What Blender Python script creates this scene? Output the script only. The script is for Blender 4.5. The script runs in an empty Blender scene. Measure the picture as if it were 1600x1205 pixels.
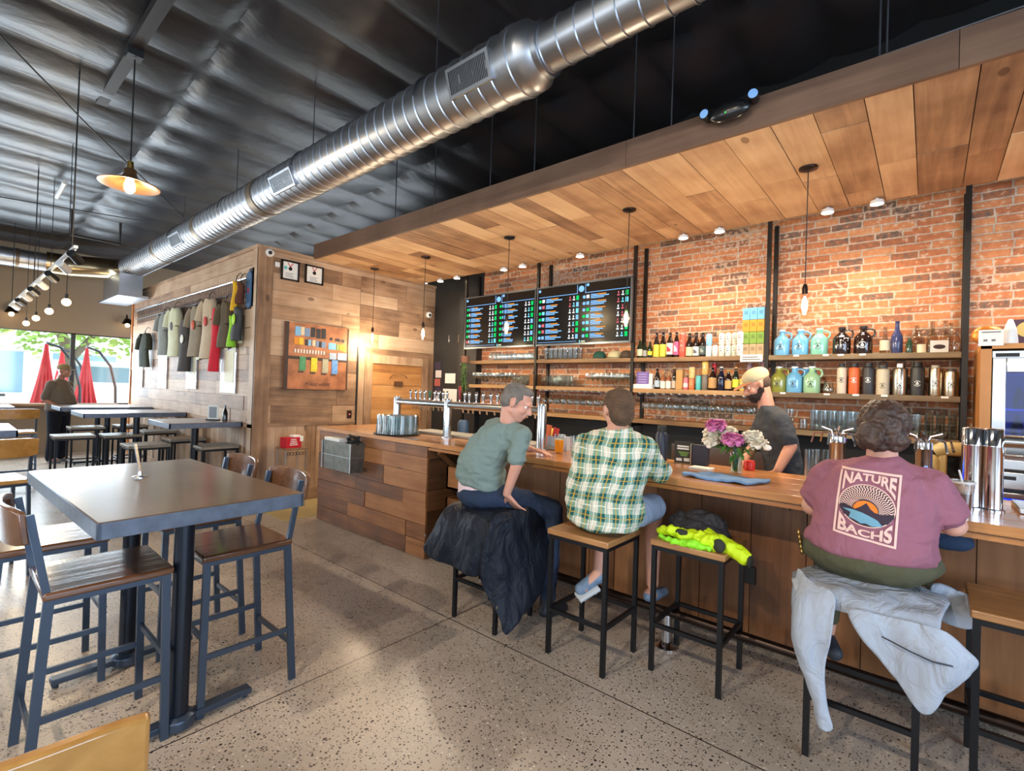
import bpy, bmesh, math, random
from mathutils import Vector, Matrix, noise
from mathutils.bvhtree import BVHTree
PI = math.pi
S = bpy.context.scene
COL = S.collection
rnd = random.Random(11)
def V(*a): return Vector(a if len(a) > 1 else a[0])

# ------------------------------------------------------------------ camera
CAMH = 1.565
_F = 765.8
cam_d = bpy.data.cameras.new('camera'); cam = bpy.data.objects.new('camera', cam_d); COL.objects.link(cam)
def cam_axes(p, y, r):
    cy, sy, cp, sp = math.cos(y), math.sin(y), math.cos(p), math.sin(p)
    fwd = V(sy*cp, cy*cp, sp); right = V(cy, -sy, 0); down = fwd.cross(right)
    c, s = math.cos(r), math.sin(r)
    return c*right + s*down, -s*right + c*down, fwd
_r, _d, _f = cam_axes(9.33e-3, -.70496, -3.362e-2)
cam.matrix_world = Matrix(((_r.x, -_d.x, -_f.x, 0), (_r.y, -_d.y, -_f.y, 0), (_r.z, -_d.z, -_f.z, CAMH), (0, 0, 0, 1)))
cam_d.sensor_width = 36; cam_d.lens = _F/1600*36; cam_d.clip_start = .05; cam_d.clip_end = 200
S.camera = cam
# ------------------------------------------------------------------ exposure, world
S.view_settings.view_transform = 'Standard'; S.view_settings.look = 'None'
S.view_settings.gamma = 1; S.view_settings.use_curve_mapping = False
S.view_settings.exposure = 0.45
S.cycles.max_bounces = 7; S.cycles.diffuse_bounces = 4; S.cycles.glossy_bounces = 4
S.cycles.transmission_bounces = 6; S.cycles.transparent_max_bounces = 24
S.cycles.sample_clamp_indirect = 6; S.cycles.caustics_reflective = False; S.cycles.caustics_refractive = False
w = bpy.data.worlds.new('world'); S.world = w; w.use_nodes = True
bg = w.node_tree.nodes['Background']; bg.inputs['Color'].default_value = (.80, .90, 1, 1); bg.inputs['Strength'].default_value = 3.2
def area(name, loc, rot, sx, sy, power, color, spread=PI):
    l = bpy.data.lights.new(name, 'AREA'); l.shape = 'RECTANGLE'; l.size = sx; l.size_y = sy
    l.energy = power; l.color = color; l.spread = spread
    o = bpy.data.objects.new(name, l); COL.objects.link(o); o.location = loc; o.rotation_euler = rot
    return o
# daylight coming through the window openings of the room (front window wall, and the big side window behind the camera), then an added fill
area('daylight_front_window', (-13.1, -.9, 1.75), (0, -PI/2, 0), 1.3, 7.2, 310, (.72, .87, 1))
area('daylight_side_window', (4.95, -1.3, 1.9), (0, PI/2, 0), 2.2, 7.0, 300, (.52, .72, 1))
area('warm_fill_back', (-2.6, -5.4, 1.9), (-PI/2, 0, 0), 9.0, 2.2, 420, (1, .955, .90))  # added warm fill to lift the floor, out of view

# ------------------------------------------------------------------ materials
def _lin(c):
    return tuple(((x/255)/12.92 if x/255 <= .04045 else ((x/255+.055)/1.055)**2.4) for x in c)
MATS = {}
def nodes(m): return m.node_tree.nodes, m.node_tree.links
def mat(name, rgb=(200, 200, 200), rough=.5, metal=0., emit=None, estr=0., spec=.5, bump=None, coat=0., var=None, sss=0., alpha=None, trans=0.):
    """rgb in sRGB 0..255; bump=(scale,strength[,stretch xyz]); var=(scale, amount) mottles the colour"""
    if name in MATS: return MATS[name]
    m = bpy.data.materials.new(name); m.use_nodes = True; MATS[name] = m
    N, L = nodes(m); b = N['Principled BSDF']; c = _lin(rgb)
    b.inputs['Base Color'].default_value = (*c, 1); b.inputs['Roughness'].default_value = rough
    b.inputs['Metallic'].default_value = metal; b.inputs['Specular IOR Level'].default_value = spec
    b.inputs['Coat Weight'].default_value = coat; b.inputs['Coat Roughness'].default_value = .15
    b.inputs['Transmission Weight'].default_value = trans
    if emit: b.inputs['Emission Color'].default_value = (*_lin(emit), 1); b.inputs['Emission Strength'].default_value = estr
    if bump or var:
        tc = N.new('ShaderNodeTexCoord')
    if bump:
        mp = N.new('ShaderNodeMapping'); mp.inputs['Scale'].default_value = bump[2] if len(bump) > 2 else (1, 1, 1)
        n = N.new('ShaderNodeTexNoise'); n.inputs['Scale'].default_value = bump[0]; n.inputs['Detail'].default_value = 5
        bp = N.new('ShaderNodeBump'); bp.inputs['Strength'].default_value = bump[1]; bp.inputs['Distance'].default_value = .01
        L.new(tc.outputs['Object'], mp.inputs[0]); L.new(mp.outputs[0], n.inputs[0]); L.new(n.outputs[0], bp.inputs['Height']); L.new(bp.outputs[0], b.inputs['Normal'])
    if var:
        n2 = N.new('ShaderNodeTexNoise'); n2.inputs['Scale'].default_value = var[0]; n2.inputs['Detail'].default_value = 6
        r = N.new('ShaderNodeMapRange'); r.inputs[1].default_value = .3; r.inputs[2].default_value = .7; r.inputs[3].default_value = 1-var[1]; r.inputs[4].default_value = 1+var[1]
        h = N.new('ShaderNodeHueSaturation'); h.inputs['Color'].default_value = (*c, 1)
        L.new(tc.outputs['Object'], n2.inputs[0]); L.new(n2.outputs[0], r.inputs[0]); L.new(r.outputs[0], h.inputs['Value']); L.new(h.outputs[0], b.inputs['Base Color'])
    return m
def glass(name, tint=(235, 240, 240), refl=.55, body=0.):
    """thin clear glass: see-through with fresnel reflection, optional tinted body"""
    if name in MATS: return MATS[name]
    m = bpy.data.materials.new(name); m.use_nodes = True; MATS[name] = m
    N, L = nodes(m); N.remove(N['Principled BSDF']); out = N['Material Output']
    t = N.new('ShaderNodeBsdfTransparent'); t.inputs[0].default_value = (*_lin(tint), 1)
    g = N.new('ShaderNodeBsdfGlossy'); g.inputs['Roughness'].default_value = .06; g.inputs[0].default_value = (1, 1, 1, 1)
    lw = N.new('ShaderNodeLayerWeight'); lw.inputs[0].default_value = refl
    mr = N.new('ShaderNodeMapRange'); mr.inputs[1].default_value = 0; mr.inputs[2].default_value = 1; mr.inputs[3].default_value = .03; mr.inputs[4].default_value = .38
    mx = N.new('ShaderNodeMixShader')
    L.new(lw.outputs['Facing'], mr.inputs[0]); L.new(mr.outputs[0], mx.inputs[0]); L.new(t.outputs[0], mx.inputs[1]); L.new(g.outputs[0], mx.inputs[2])
    L.new(mx.outputs[0], out.inputs[0])
    return m
def emis(name, rgb, s):
    if name in MATS: return MATS[name]
    m = bpy.data.materials.new(name); m.use_nodes = True; MATS[name] = m
    N, L = nodes(m); N.remove(N['Principled BSDF']); e = N.new('ShaderNodeEmission'); e.inputs[0].default_value = (*_lin(rgb), 1); e.inputs[1].default_value = s
    L.new(e.outputs[0], N['Material Output'].inputs[0]); return m
def math_(N, L, op, a, b=None, clamp=False):
    n = N.new('ShaderNodeMath'); n.operation = op; n.use_clamp = clamp
    for i, x in enumerate((a, b)):
        if x is None: continue
        if isinstance(x, (int, float)): n.inputs[i].default_value = x
        else: L.new(x, n.inputs[i])
    return n.outputs[0]
def ramp(N, L, fac, stops, interp='LINEAR'):
    r = N.new('ShaderNodeValToRGB'); r.color_ramp.interpolation = interp; e = r.color_ramp.elements
    while len(e) < len(stops): e.new(.5)
    for el, (p, c) in zip(e, stops): el.position = p; el.color = (*_lin(c), 1)
    L.new(fac, r.inputs[0]); return r.outputs[0]
def wood(name, stops, rough=.55, grain=22., stretch=.06, axis='x', bump=.25, coat=0., knots=True, band=.55):
    """boards: reads the per-board 'tone' attribute (tone, seed) and draws grain along AXIS"""
    if name in MATS: return MATS[name]
    m = bpy.data.materials.new(name); m.use_nodes = True; MATS[name] = m
    N, L = nodes(m); b = N['Principled BSDF']; b.inputs['Roughness'].default_value = rough; b.inputs['Coat Weight'].default_value = coat; b.inputs['Coat Roughness'].default_value = .12
    tc = N.new('ShaderNodeTexCoord'); at = N.new('ShaderNodeAttribute'); at.attribute_name = 'tone'
    sp = N.new('ShaderNodeSeparateXYZ'); L.new(at.outputs['Vector'], sp.inputs[0])
    ad = N.new('ShaderNodeVectorMath'); ad.operation = 'MULTIPLY_ADD'; L.new(at.outputs['Vector'], ad.inputs[0]); ad.inputs[1].default_value = (0, 37, 53); L.new(tc.outputs['Object'], ad.inputs[2])
    mp = N.new('ShaderNodeMapping'); sc = {'x': (stretch, 1, 1), 'y': (1, stretch, 1), 'z': (1, 1, stretch)}[axis]; mp.inputs['Scale'].default_value = sc
    L.new(ad.outputs[0], mp.inputs[0])
    n = N.new('ShaderNodeTexNoise'); n.inputs['Scale'].default_value = grain; n.inputs['Detail'].default_value = 8; n.inputs['Roughness'].default_value = .6; n.inputs['Distortion'].default_value = .6
    L.new(mp.outputs[0], n.inputs[0])
    n2 = N.new('ShaderNodeTexNoise'); n2.inputs['Scale'].default_value = 2.6; n2.inputs['Detail'].default_value = 3; L.new(ad.outputs[0], n2.inputs[0])
    t = math_(N, L, 'MULTIPLY', sp.outputs[0], band)
    g = math_(N, L, 'MULTIPLY', math_(N, L, 'SUBTRACT', n.outputs[0], .5), .75)
    g2 = math_(N, L, 'MULTIPLY', math_(N, L, 'SUBTRACT', n2.outputs[0], .5), .8)
    f = math_(N, L, 'ADD', math_(N, L, 'ADD', t, (1-band)/2), math_(N, L, 'ADD', g, g2), True)
    c = ramp(N, L, f, stops)
    if knots:
        vo = N.new('ShaderNodeTexVoronoi'); vo.inputs['Scale'].default_value = 3.1
        mk = N.new('ShaderNodeMapping'); mk.inputs['Scale'].default_value = {'x': (.5, 1, 1), 'y': (1, .5, 1), 'z': (1, 1, .5)}[axis]
        L.new(ad.outputs[0], mk.inputs[0]); L.new(mk.outputs[0], vo.inputs[0])
        k = math_(N, L, 'LESS_THAN', vo.outputs['Distance'], .075)
        kn = N.new('ShaderNodeMix'); kn.data_type = 'RGBA'; kn.blend_type = 'MULTIPLY'; L.new(math_(N, L, 'MULTIPLY', k, .65), kn.inputs[0]); L.new(c, kn.inputs[6]); kn.inputs[7].default_value = (.16, .09, .05, 1)
        c = kn.outputs[2]
    L.new(c, b.inputs['Base Color'])
    bp = N.new('ShaderNodeBump'); bp.inputs['Strength'].default_value = bump; bp.inputs['Distance'].default_value = .006; L.new(n.outputs[0], bp.inputs['Height']); L.new(bp.outputs[0], b.inputs['Normal'])
    return m

# ------------------------------------------------------------------ mesh builder
class MB:
    def __init__(s): s.v = []; s.f = []; s.t = []; s.tone = (.5, .5, .5)
    def add(s, vs, fs):
        o = len(s.v); s.v += [tuple(x) for x in vs]; s.f += [tuple(i+o for i in f) for f in fs]; s.t += [s.tone]*len(vs); return s
    def rt(s): s.tone = (rnd.random(), rnd.random(), rnd.random()); return s
    def box(s, x0, x1, y0, y1, z0, z1, M=None):
        vs = [V(x, y, z) for z in (z0, z1) for y in (y0, y1) for x in (x0, x1)]
        if M is not None: vs = [M @ v for v in vs]
        return s.add(vs, [(0, 2, 3, 1), (4, 5, 7, 6), (0, 1, 5, 4), (2, 6, 7, 3), (0, 4, 6, 2), (1, 3, 7, 5)])
    def cbox(s, c, d, M=None):
        return s.box(c[0]-d[0]/2, c[0]+d[0]/2, c[1]-d[1]/2, c[1]+d[1]/2, c[2]-d[2]/2, c[2]+d[2]/2, M)
    def bar(s, a, b, w, h=None, up=(0, 0, 1)):
        """rectangular bar from a to b"""
        a = V(a); b = V(b); d = (b-a).normalized(); u = V(up)
        if abs(d.dot(u)) > .98: u = V(0, 1, 0)
        x = d.cross(u).normalized(); y = x.cross(d).normalized(); h = h or w
        vs = [p + x*sx*w/2 + y*sy*h/2 for p in (a, b) for sx, sy in ((-1, -1), (1, -1), (1, 1), (-1, 1))]
        return s.add(vs, [(3, 2, 1, 0), (4, 5, 6, 7), (0, 1, 5, 4), (1, 2, 6, 5), (2, 3, 7, 6), (3, 0, 4, 7)])
    def loft(s, rings, cap=True):
        n = len(rings[0]); vs = [p for r in rings for p in r]; fs = []
        for k in range(len(rings)-1):
            for i in range(n):
                j = (i+1) % n; fs.append((k*n+i, k*n+j, (k+1)*n+j, (k+1)*n+i))
        if cap: fs += [tuple(reversed(range(n))), tuple(range((len(rings)-1)*n, len(rings)*n))]
        return s.add(vs, fs)
    def tube(s, path, r, n=10, cap=True):
        path = [V(p) for p in path]; rings = []; r = r if isinstance(r, (list, tuple)) else [r]*len(path)
        u = None
        for i, p in enumerate(path):
            a = path[max(i-1, 0)]; b = path[min(i+1, len(path)-1)]; d = (b-a).normalized()
            if u is None: u = d.cross(V(0, 0, 1)) if abs(d.z) < .95 else d.cross(V(1, 0, 0))
            u = (u - d*u.dot(d)).normalized(); w_ = d.cross(u)
            rings.append([p + (u*math.cos(t)+w_*math.sin(t))*r[i] for t in [2*PI*k/n for k in range(n)]])
        return s.loft(rings, cap)
    def cyl(s, a, b, r, n=16, r1=None): return s.tube([a, b], [r, r if r1 is None else r1], n)
    def lathe(s, prof, c=(0, 0, 0), n=20, cap=False, sx=1., sy=1.):
        """prof: (r, z)"""
        c = V(c); rings = [[c + V(r*sx*math.cos(t), r*sy*math.sin(t), z) for t in [2*PI*k/n for k in range(n)]] for r, z in prof]
        return s.loft(rings, cap)
    def ball(s, c, r, n=14, m=9, M=None):
        r = (r, r, r) if isinstance(r, (int, float)) else r; c = V(c)
        rings = []
        for k in range(m+1):
            a = -PI/2 + PI*(k+.02)/(m+.04); rings.append([V(r[0]*math.cos(a)*math.cos(t), r[1]*math.cos(a)*math.sin(t), r[2]*math.sin(a)) for t in [2*PI*i/n for i in range(n)]])
        rings = [[(c + (M @ p if M is not None else p)) for p in q] for q in rings]
        return s.loft(rings)
    def cap(s, a, b, ra, rb, n=14):
        """capsule with different end radii"""
        a = V(a); b = V(b); d = b-a; Lg = d.length
        if Lg < 1e-6: return s.ball(a, ra)
        d /= Lg; path = []; rad = []
        for k in range(5): t = PI/2*(1-k/4.2); path.append(a - d*ra*math.sin(t)); rad.append(max(ra*math.cos(t), ra*.05))
        for k in range(5): t = PI/2*((k+.8)/4.8); path.append(b + d*rb*math.sin(t)); rad.append(max(rb*math.cos(t), rb*.05))
        return s.tube(path, rad, n)
    def chain(s, pts, n=14):
        """pts: [(point, radius)...] overlapping capsules"""
        for (a, ra), (b, rb) in zip(pts, pts[1:]): s.cap(a, b, ra, rb, n)
        return s
    def prism(s, poly, M, t):
        """2-D polygon (convex or not) in M's xy plane, extruded t along its z"""
        n = len(poly); vs = [M @ V(x, y, 0) for x, y in poly] + [M @ V(x, y, t) for x, y in poly]
        fs = [tuple(reversed(range(n))), tuple(range(n, 2*n))] + [(i, (i+1) % n, n+(i+1) % n, n+i) for i in range(n)]
        return s.add(vs, fs)
    def mesh(s, name, smooth=35, parity=False):
        me = bpy.data.meshes.new(name); me.from_pydata(s.v, [], s.f); me.validate()
        if len(me.vertices) == len(s.t):
            a = me.attributes.new('tone', 'FLOAT_VECTOR', 'POINT'); a.data.foreach_set('vector', [x for t in s.t for x in t])
        if smooth:
            me.shade_smooth() if hasattr(me, 'shade_smooth') else me.polygons.foreach_set('use_smooth', [True]*len(me.polygons))
            me.set_sharp_from_angle(angle=math.radians(smooth))
        return me
def obj(name, mb, m, parent=None, bevel=0, smooth=35, loc=None, label=None):
    me = mb.mesh(name, smooth) if isinstance(mb, MB) else mb
    o = bpy.data.objects.new(name, me); COL.objects.link(o)
    if m is not None:
        me.materials.clear(); me.materials.append(m)
    if loc is not None: o.location = loc
    if parent is not None: o.parent = parent
    if bevel:
        b = o.modifiers.new('bevel', 'BEVEL'); b.width = bevel; b.segments = 2; b.limit_method = 'ANGLE'; b.angle_limit = math.radians(40)
    if label: o['label'] = label
    return o
def tag(o, label, cat, group=None):
    o['label'] = label; o['category'] = cat
    if group: o['group'] = group
    return o
def thing(name, label, cat, loc=(0, 0, 0), rz=0, group=None):
    o = bpy.data.objects.new(name, None); COL.objects.link(o); o.location = loc; o.rotation_euler = (0, 0, rz); o.empty_display_size = .1
    return tag(o, label, cat, group)
def struct(name, mb, m, parent=None, **k):
    o = obj(name, mb, m, parent, **k)
    if parent is None: o['kind'] = 'structure'
    return o
def dup(root, loc, rz=0, label=None, group=None):
    r = root.copy(); COL.objects.link(r); r.location = loc; r.rotation_euler = (0, 0, rz)
    if label: r['label'] = label
    if group: r['group'] = group
    for ch in list(root.children):
        c = ch.copy(); COL.objects.link(c); c.parent = r
        for g in ch.children:
            d = g.copy(); COL.objects.link(d); d.parent = c
    return r
def bake(o, name=None):
    """apply modifiers, keep the object"""
    dg = bpy.context.evaluated_depsgraph_get(); dg.update()
    me = bpy.data.meshes.new_from_object(o.evaluated_get(dg)); mats = list(o.data.materials)
    o.modifiers.clear(); o.data = me
    if not me.materials and mats: me.materials.append(mats[0])
    return o
def blob(name, mb, m, parent=None, voxel=.01, smooth=6, fac=.5, sub=0, disp=None, label=None):
    """melts overlapping closed pieces into one continuous skin"""
    o = obj(name, mb, m, parent, smooth=0, label=label)
    r = o.modifiers.new('r', 'REMESH'); r.mode = 'VOXEL'; r.voxel_size = voxel; r.use_smooth_shade = True
    s = o.modifiers.new('s', 'SMOOTH'); s.factor = fac; s.iterations = smooth
    bake(o); me = o.data
    if disp:
        sc, amt = disp[0], disp[1]; st = V(disp[2]) if len(disp) > 2 else V(1, 1, 1)
        me.update(); nr = [v.normal.copy() for v in me.vertices]
        for v, n_ in zip(me.vertices, nr):
            p = V(v.co.x*st.x, v.co.y*st.y, v.co.z*st.z)*sc
            q = noise.fractal(p, 1., 2., 3); v.co += n_*(amt*q)
    me.polygons.foreach_set('use_smooth', [True]*len(me.polygons)); me.update()
    return o
def Rz(a): return Matrix.Rotation(a, 4, 'Z')
def T(*a): return Matrix.Translation(V(*a))
def frame(c, x, z):
    """matrix with origin c, x axis x, z axis z"""
    z = V(z).normalized(); x = V(x); x = (x - z*x.dot(z)).normalized(); y = z.cross(x)
    return Matrix(((x.x, y.x, z.x, c[0]), (x.y, y.y, z.y, c[1]), (x.z, y.z, z.z, c[2]), (0, 0, 0, 1)))
def boards(mb, M, Lu, Lv, w=(.14, .2), ln=(.9, 2.6), t=.02, gap=.003, jit=.004):
    """planks running along u inside a Lu x Lv rectangle in M's xy plane, proud along +z"""
    v = 0
    while v < Lv-1e-4:
        ww = rnd.uniform(*w); ww = Lv-v if v+ww > Lv-.05 else ww
        u = 0 if ln[0] > Lu else -rnd.uniform(0, ln[0])
        while u < Lu-1e-4:
            l = rnd.uniform(*ln); a = max(u, 0); b_ = min(u+l, Lu); b_ = Lu if Lu-b_ < .2 else b_
            if b_-a > .02:
                mb.rt(); h = t + rnd.uniform(-jit, jit)
                mb.box(a+gap/2, b_-gap/2, v+gap/2, v+ww-gap/2, 0, h, M)
            if b_ >= Lu: break
            u += l
        v += ww
    mb.tone = (.5, .5, .5)
    return mb
# ------------------------------------------------------------------ setting
XW, YS, YB, XF = -6.36, 2.58, 5.40, -13.25       # tap-picture wall plane, shirt wall plane, brick wall plane, front window plane
def ceil_z(x): return 4.07 + .06*(x+13.2)
WOODW = [(0, (92, 68, 50)), (.3, (134, 102, 76)), (.5, (164, 130, 100)), (.72, (184, 152, 122)), (1, (200, 174, 146))]
m_wallh = wood('weathered_boards_horizontal_y', WOODW, axis='y', rough=.6, band=.62)
m_wallhx = wood('weathered_boards_horizontal_x', WOODW, axis='x', rough=.6, band=.62)
m_wallv = wood('weathered_boards_vertical', WOODW, axis='z', rough=.6, band=.62)
m_soff = wood('soffit_boards', [(0, (112, 78, 54)), (.3, (160, 120, 86)), (.5, (184, 144, 106)), (.75, (204, 166, 126)), (1, (218, 186, 148))], axis='y', rough=.6, grain=16, band=.6)
m_fasc = wood('fascia_board', [(0, (66, 46, 36)), (.5, (104, 76, 58)), (1, (128, 98, 76))], axis='x', rough=.6, knots=False)
m_bar = wood('bar_front_boards', [(0, (62, 36, 20)), (.35, (112, 70, 40)), (.6, (144, 94, 54)), (1, (176, 122, 76))], axis='x', rough=.5)
m_barv = wood('bar_front_vertical', [(0, (58, 35, 20)), (.35, (108, 68, 38)), (.6, (138, 90, 52)), (1, (168, 116, 72))], axis='z', rough=.5)
m_top = wood('worktop_wood', [(0, (112, 66, 30)), (.4, (170, 108, 54)), (.7, (196, 134, 74)), (1, (214, 158, 98))], axis='x', rough=.28, coat=.5, bump=.08, grain=30)
m_black = mat('black_paint', (22, 22, 22), .55)
m_trimo = mat('orange_trim', (190, 112, 52), .5)

def floor_mat():
    m = bpy.data.materials.new('polished_concrete'); m.use_nodes = True; N, L = nodes(m); b = N['Principled BSDF']
    tc = N.new('ShaderNodeTexCoord'); co = tc.outputs['Object']
    n = N.new('ShaderNodeTexNoise'); n.inputs['Scale'].default_value = 1.3; n.inputs['Detail'].default_value = 8; L.new(co, n.inputs[0])
    base = ramp(N, L, n.outputs[0], [(.3, (150, 136, 122)), (.5, (176, 160, 144)), (.7, (196, 180, 164))])
    def specks(scale, thr, col, prev, rndthr):
        v = N.new('ShaderNodeTexVoronoi'); v.inputs['Scale'].default_value = scale; L.new(co, v.inputs[0])
        s = N.new('ShaderNodeSeparateXYZ'); L.new(v.outputs['Color'], s.inputs[0])
        th = math_(N, L, 'MULTIPLY', s.outputs[1], thr)
        k = math_(N, L, 'MULTIPLY', math_(N, L, 'LESS_THAN', v.outputs['Distance'], th), math_(N, L, 'LESS_THAN', s.outputs[0], rndthr))
        x = N.new('ShaderNodeMix'); x.data_type = 'RGBA'; L.new(k, x.inputs[0]); L.new(prev, x.inputs[6]); x.inputs[7].default_value = (*_lin(col), 1); return x.outputs[2]
    c = specks(75, .46, (66, 58, 54), base, .5); c = specks(115, .46, (98, 84, 72), c, .55); c = specks(62, .38, (205, 194, 178), c, .3); c = specks(38, .3, (50, 46, 46), c, .13)
    sp = N.new('ShaderNodeSeparateXYZ'); L.new(co, sp.inputs[0])
    def line(out, at, w): return math_(N, L, 'LESS_THAN', math_(N, L, 'ABSOLUTE', math_(N, L, 'SUBTRACT', out, at)), w)
    k = None
    for ax, at in ((1, 2.305), (1, -1.35), (0, -2.45), (0, -6.1), (0, -9.8), (0, 1.2)):
        l = line(sp.outputs[ax], at, .004); k = l if k is None else math_(N, L, 'MAXIMUM', k, l)
    x = N.new('ShaderNodeMix'); x.data_type = 'RGBA'; L.new(k, x.inputs[0]); L.new(c, x.inputs[6]); x.inputs[7].default_value = (*_lin((48, 40, 34)), 1)
    L.new(x.outputs[2], b.inputs['Base Color'])
    rr = math_(N, L, 'ADD', math_(N, L, 'MULTIPLY', n.outputs[0], .16), .20); L.new(rr, b.inputs['Roughness'])
    b.inputs['Specular IOR Level'].default_value = .55
    return m
def brick_mat():
    m = bpy.data.materials.new('old_brick'); m.use_nodes = True; N, L = nodes(m); b = N['Principled BSDF']; b.inputs['Roughness'].default_value = .85
    tc = N.new('ShaderNodeTexCoord'); sp = N.new('ShaderNodeSeparateXYZ'); L.new(tc.outputs['Object'], sp.inputs[0])
    cb = N.new('ShaderNodeCombineXYZ'); L.new(sp.outputs[0], cb.inputs[0]); L.new(sp.outputs[2], cb.inputs[1])
    dn = N.new('ShaderNodeTexNoise'); dn.inputs['Scale'].default_value = 14; dn.inputs['Detail'].default_value = 4; L.new(cb.outputs[0], dn.inputs[0])
    va = N.new('ShaderNodeVectorMath'); va.operation = 'MULTIPLY_ADD'; L.new(dn.outputs['Color'], va.inputs[0]); va.inputs[1].default_value = (.016, .016, 0); L.new(cb.outputs[0], va.inputs[2])
    br = N.new('ShaderNodeTexBrick'); L.new(va.outputs[0], br.inputs[0]); br.inputs['Scale'].default_value = 1
    br.inputs['Brick Width'].default_value = .24; br.inputs['Row Height'].default_value = .067; br.inputs['Mortar Size'].default_value = .008; br.inputs['Mortar Smooth'].default_value = .3
    br.inputs['Color1'].default_value = (0, 0, 0, 1); br.inputs['Color2'].default_value = (1, 1, 1, 1); br.inputs['Mortar'].default_value = (.5, .5, .5, 1); br.offset = .43; br.squash = .8; br.squash_frequency = 3
    n = N.new('ShaderNodeTexNoise'); n.inputs['Scale'].default_value = 26; n.inputs['Detail'].default_value = 6; L.new(cb.outputs[0], n.inputs[0])
    n3 = N.new('ShaderNodeTexNoise'); n3.inputs['Scale'].default_value = 1.1; n3.inputs['Detail'].default_value = 3; L.new(cb.outputs[0], n3.inputs[0])
    f = math_(N, L, 'ADD', math_(N, L, 'MULTIPLY', br.outputs['Color'], .72), math_(N, L, 'MULTIPLY', math_(N, L, 'SUBTRACT', n.outputs[0], .36), .85))
    c = ramp(N, L, f, [(.0, (92, 78, 68)), (.10, (120, 98, 84)), (.2, (150, 98, 70)), (.4, (184, 112, 72)), (.62, (202, 128, 82)), (.85, (212, 146, 98)), (1, (212, 164, 126))])
    mo = ramp(N, L, n.outputs[0], [(.3, (176, 150, 126)), (.7, (214, 192, 168))])
    smear = math_(N, L, 'MULTIPLY', math_(N, L, 'GREATER_THAN', math_(N, L, 'ADD', n.outputs[0], math_(N, L, 'MULTIPLY', n3.outputs[0], .7)), 0.96), .6)
    mk = math_(N, L, 'MAXIMUM', br.outputs['Fac'], smear)
    x = N.new('ShaderNodeMix'); x.data_type = 'RGBA'; L.new(mk, x.inputs[0]); L.new(c, x.inputs[6]); L.new(mo, x.inputs[7]); L.new(x.outputs[2], b.inputs['Base Color'])
    h = math_(N, L, 'ADD', math_(N, L, 'MULTIPLY', math_(N, L, 'SUBTRACT', 1, br.outputs['Fac']), .8), math_(N, L, 'MULTIPLY', n.outputs[0], .5))
    bp = N.new('ShaderNodeBump'); bp.inputs['Strength'].default_value = .7; bp.inputs['Distance'].default_value = .012; L.new(h, bp.inputs['Height']); L.new(bp.outputs[0], b.inputs['Normal'])
    return m
m_floor = floor_mat(); m_brick = brick_mat()
struct('floor', MB().box(XF-.1, 5.1, -5.6, YB+.1, -.1, 0), m_floor)
struct('floor_lino', MB().box(XW+.005, -5.5, 2.585, YB-.02, 0, .004), mat('pale_lino', (172, 152, 104), .45, var=(5, .12)))
struct('wall_back', MB().box(-5.22, 5.1, YB, YB+.15, 0, 3.42), m_brick)
struct('wall_back_upper', MB().box(XF, 5.1, YB, YB+.15, 3.42, 5.3), m_black)
struct('wall_back_black', MB().box(XW-.2, -5.22, YB-.01, YB+.15, 0, 3.42), mat('black_panel', (36, 37, 37), .5, var=(3, .2)))
struct('wall_black_pier', MB().box(-5.62, -5.22, YB-.12, YB-.01, 0, 2.98), mat('black_panel'))
# long boarded wall with the shirts, and the wall with the tap picture
b = MB(); boards(b, frame((-12.3, YS, 1.0), (1, 0, 0), (0, -1, 0)), 12.3+XW, 0, t=.02) if 0 else None
def wall_frame_y(x0, z0): return Matrix(((1, 0, 0, x0), (0, 0, -1, YS), (0, 1, 0, z0), (0, 0, 0, 1)))      # u=+x, v=+z, out=-y
def wall_frame_x(y0, z0): return Matrix(((0, 0, 1, XW), (1, 0, 0, y0), (0, 1, 0, z0), (0, 0, 0, 1)))       # u=+y, v=+z, out=+x
LX = 12.3+XW
b = MB(); b.box(-12.3, XW, YS, YS+.12, 0, 3.24); boards(b, wall_frame_y(-12.3, 1.02), LX, 2.02, (.15, .2), (1., 2.8))
b.rt(); b.box(-12.3, XW-.12, YS-.03, YS-.02+.02, 3.04, 3.22); struct('wall_left', b, m_wallhx)
b = MB(); boards(b, Matrix(((0, -1, 0, XW), (0, 0, -1, YS), (1, 0, 0, .12), (0, 0, 0, 1))), .88, LX, (.12, .17), (2, 3)); struct('wall_left_wainscot', b, m_wallv)
b = MB(); b.rt().box(-12.3, XW, YS-.045, YS-.02, .985, 1.03); b.rt().box(-12.3, XW, YS-.035, YS, 0, .13); b.rt().box(-12.36, XW+.01, YS-.05, YS+.13, 3.22, 3.27); struct('trim_left', b, m_wallhx)
struct('trim_left_end', MB().box(-12.36, -12.3, YS-.04, YS+.14, 0, 3.24), m_trimo)
b = MB(); b.rt().box(XW-.13, XW+.02, YS-.045, YS-.02, 0, 3.22); struct('trim_corner_left', b, m_wallv)
LY = 4.0-(YS+.16)
b = MB(); b.box(XW-.12, XW, YS+.12, YB, 0, 3.24); boards(b, wall_frame_x(YS+.14, 1.04), 3.98-YS-.14, 2.18, (.17, .24), (.8, 1.6)); boards(b, wall_frame_x(3.98, 2.12), YB-3.98, 1.10, (.17, .24), (.7, 1.5)); struct('wall_far', b, m_wallh)
b = MB(); boards(b, Matrix(((0, 0, 1, XW), (0, 1, 0, YS+.14), (1, 0, 0, .14), (0, 0, 0, 1))), .88, 3.98-YS-.14, (.1, .17), (2, 3)); b.rt().box(XW, XW+.034, YS-.045, YS+.14, 0, 3.22)
for y in (3.98, 5.3): b.rt().box(XW, XW+.03, y, y+.1, 0, 2.12)
struct('wall_far_wainscot', b, m_wallv)
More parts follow.
